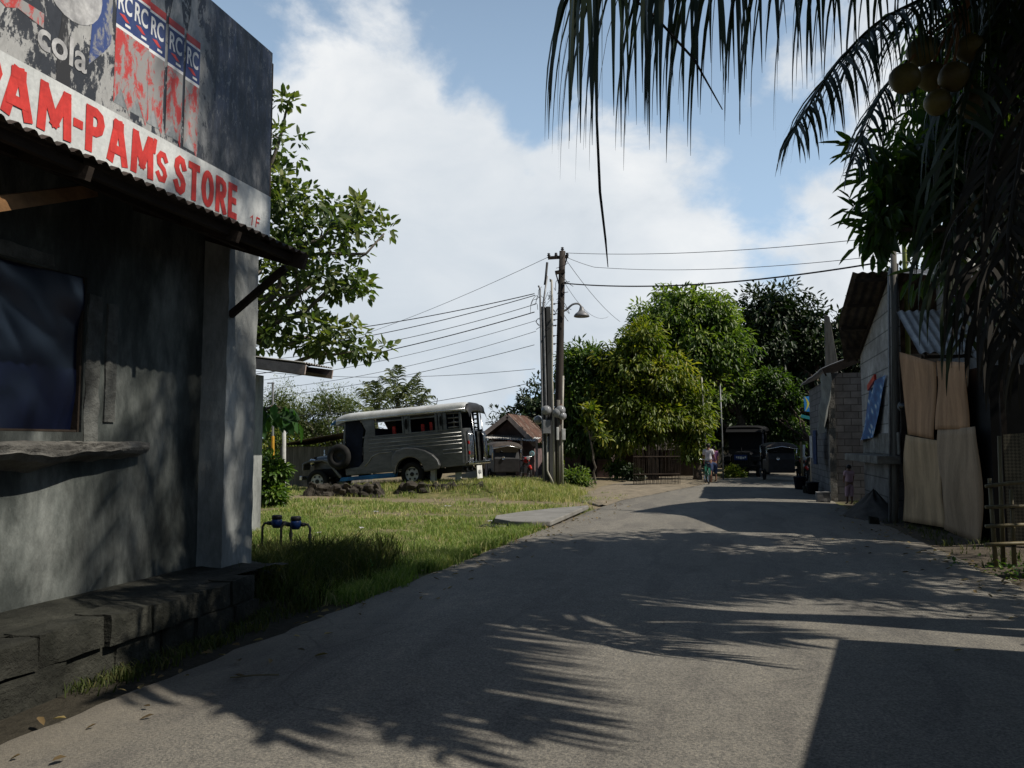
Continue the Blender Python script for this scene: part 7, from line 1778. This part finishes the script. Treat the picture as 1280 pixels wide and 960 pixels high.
# ------------------------------------------------------------------ grass
rng = np.random.default_rng(5)
def scatter(n, x0, x1, y0, y1, dens=None):
    P = np.stack([rng.uniform(x0, x1, n), rng.uniform(y0, y1, n)], 1)
    if dens is not None:
        P = P[rng.random(len(P)) < dens(P[:, 0], P[:, 1])]
    return P
def with_z(P): return np.concatenate([P, gz(P[:, 0], P[:, 1])[:, None]], 1)
def HT(P, h):
    return h*np.clip(np.array([.85+1.3*mnoise.noise(Vector((a*.9, b_*.9, 6)))+.5*mnoise.noise(Vector((a*3, b_*3, 9))) for a, b_ in P]), .25, 1.9)
def lotmask(x, y):
    n_ = np.array([mnoise.noise(Vector((a*.5, b_*.5, 2)))*.5+.5 for a, b_ in zip(x, y)])
    ok = (x < road_l(y)+.05+.12*np.sin(y*3)) & ~((x > -4.9) & (y > 15.5) & (y < 19.9) & (x > -4.75+.35*np.maximum(0, y-17.6)))
    bare = np.clip(sstep(20.4, 21.1, y)*sstep(23.4, 22.4, y)*.95+.7*sstep(17.3, 17.6, y)*sstep(18.3, 17.9, y), 0, 1)
    return ok*np.clip(-.15+n_*1.75, 0, 1)*(1-bare)
P = scatter(9500, -13.5, -3.2, 7.6, 16, lotmask); P = P[~((P[:, 0] < -5.0) & (P[:, 1] < 8.0))]
grass_patch('grass', GRASS, with_z(P), HT(P, .115), .006, 1, 'short green grass on the lot between the road and the jeepney', per=8, rad=.07, lean=.6)
P = scatter(9000, -15.5, -3.0, 16, 26.5, lotmask)
grass_patch('grass', GRASS, with_z(P), HT(P, .12), .009, 2, 'patchy grass farther up the lot before the rubble walls', per=7, rad=.09, lean=.6, tintf=np.clip(rng.normal(.6, .22, len(P)), 0, 1))
# longer dry grass about the rubble walls and the poles
P = np.concatenate([scatter(900, -13, -4.6, 23.6, 25.2), scatter(700, -8.2, -4.8, 25, 27.2), scatter(500, -6.4, -4.4, 22, 26.5, lambda x, y: (x < road_l(y)-.6)*1.0)])
grass_patch('tall_grass', GRASS, with_z(P), .22, .008, 3, 'longer dry grass about the rubble walls and the foot of the poles', per=8, rad=.10, lean=.5, tintf=np.clip(rng.normal(.75, .2, len(P)), 0, 1))
# fringe along the road edge and tall weeds by the store corner
yy = rng.uniform(7.8, 15.4, 1500); P = np.stack([road_l(yy)+.10-np.abs(rng.normal(.12, .30, 1500)), yy], 1); P = P[np.array([mnoise.noise(Vector((b_*1.3, 3, 1)))+.25*mnoise.noise(Vector((b_*5, 1, 1))) for b_ in P[:, 1]]) > -.12]
grass_patch('verge_grass', GRASS, with_z(P), .20, .006, 4, 'longer grass fringe along the left edge of the road', per=8, rad=.06, lean=.55)
P = np.stack([rng.normal(-5.05, .45, 800), rng.normal(8.9, .85, 800)], 1); P = P[(P[:, 0] < -4.05) & ~((P[:, 1] < 7.85) & (P[:, 0] < -4.95)) & (P[:, 1] > 7.0)]
grass_patch('weeds', WEED, with_z(P), .42, .008, 5, 'tall dark weeds around the foot of the store column and water meters', per=9, rad=.08, lean=.55)
P = np.stack([rng.uniform(-4.42, -4.1, 260), rng.uniform(4.6, 8.2, 260)], 1)
grass_patch('ditch_weeds', WEED, with_z(P), .10, .006, 6, 'sparse weeds in the drain between ledge and road', per=6, rad=.05, lean=.6)
P = np.stack([rng.uniform(3.35, 4.3, 900), rng.uniform(10.5, 25, 900)], 1); P = P[rng.random(900) < .22]
grass_patch('right_weeds', WEED, with_z(P), .13, .007, 7, 'dark sparse weeds along the shaded right verge', per=7, rad=.07, lean=.6)
P = np.stack([rng.normal(3.95, .35, 90), rng.normal(11.6, .5, 90)], 1)
leafP = with_z(P); nl = len(P)*6
leaves_o = leaves('fallen_leaves', LEAF_SHRUB, np.repeat(leafP, 6, 0)+np.concatenate([rng.normal(0, .06, (nl, 2)), np.abs(rng.normal(.04, .05, (nl, 1)))], 1), rng.normal(size=(nl, 3))*np.array([1, 1, .4]), rng.normal(size=(nl, 3))*.5+np.array([0, 0, 1]), .07, .035, rng.uniform(0, 1, nl))
tag(leaves_o, 'low leafy ground cover at the foot of the bamboo rail fence', 'ground cover', None, 'stuff')

# ------------------------------------------------------------------ small stones and litter on the verge and lot
for i, (px, py, s) in enumerate([(628, 662, .07), (622, 665, .05), (636, 664, .05)]):
    g = gnd(px, py); mb = MB(); rough_box(mb, (g.x-s, g.y-s, -.02), (g.x+s, g.y+s, s*1.1), (4, 4, 4), s*.3, 9, 90+i, .25)
    tag(mb.build('stone', RAW_CONC, smooth=True), 'pale stone by the mouth of the crossing slab', 'stone', 'stones at the ditch mouth')
for i, (px, py) in enumerate([(452, 661), (470, 640), (560, 633), (612, 652), (398, 668), (668, 620)]):
    g = gnd(px, py, .05); g.z = gz1(g.x, g.y)+.05; s_ = .05+.015*(i % 3)
    mb = MB(); mb.grid(lambda u, v: (g.x+(u-.5)*2*s_*(1+.3*mnoise.noise(Vector((v*3, i, 0)))), g.y+(v-.5)*1.6*s_, g.z+.03*mnoise.noise(Vector((u*3, v*3, i*2.0)))), 5, 4)
    tag(mb.build('paper_scrap', FADED_WHITE), 'small pale paper scrap lying in the grass of the lot', 'litter', 'paper scraps in the grass')
# fallen leaves along the road margins
nl = 420; y_ = rng.uniform(3.5, 22, nl); sidel = rng.random(nl) < .45
x_ = np.where(sidel, road_l(y_)+np.abs(rng.normal(.1, .45, nl)), road_r(y_)-np.abs(rng.normal(.1, .6, nl)))
o = leaves('leaf_litter', leafmat('dry_fallen_leaf', (.07, .05, .025), (.16, .11, .05), (.30, .23, .10), .1, .8, .2), np.stack([x_, y_, np.full(nl, .036)], 1), np.stack([rng.normal(size=nl), rng.normal(size=nl), rng.normal(.05, .1, nl)], 1), rng.normal(size=(nl, 3))*.25+np.array([0, 0, 1]), rng.uniform(.04, .11, nl), rng.uniform(.02, .045, nl), rng.random(nl), droop=.2)
tag(o, 'dry fallen leaves scattered along the margins of the road', 'leaf litter', None, 'stuff')
# dry twig on the road
g = gnd(318, 853); mb = MB(); mb.tube([tuple(g+Vector((-.16, -.05, .035))), tuple(g+Vector((0, .02, .045))), tuple(g+Vector((.13, .10, .035)))], .006, 5)
tag(mb.build('straw', BAMBOO), 'dry straw lying on the sunlit road at the lower left', 'straw')

scene.view_settings.view_transform = 'Standard'; scene.view_settings.look = 'None'; scene.view_settings.exposure = 0; scene.view_settings.gamma = 1
scene.render.engine = 'CYCLES'
cy = scene.cycles
cy.use_denoising = True; cy.max_bounces = 5; cy.diffuse_bounces = 3; cy.glossy_bounces = 2; cy.transmission_bounces = 3; cy.transparent_max_bounces = 4
cy.caustics_reflective = False; cy.caustics_refractive = False
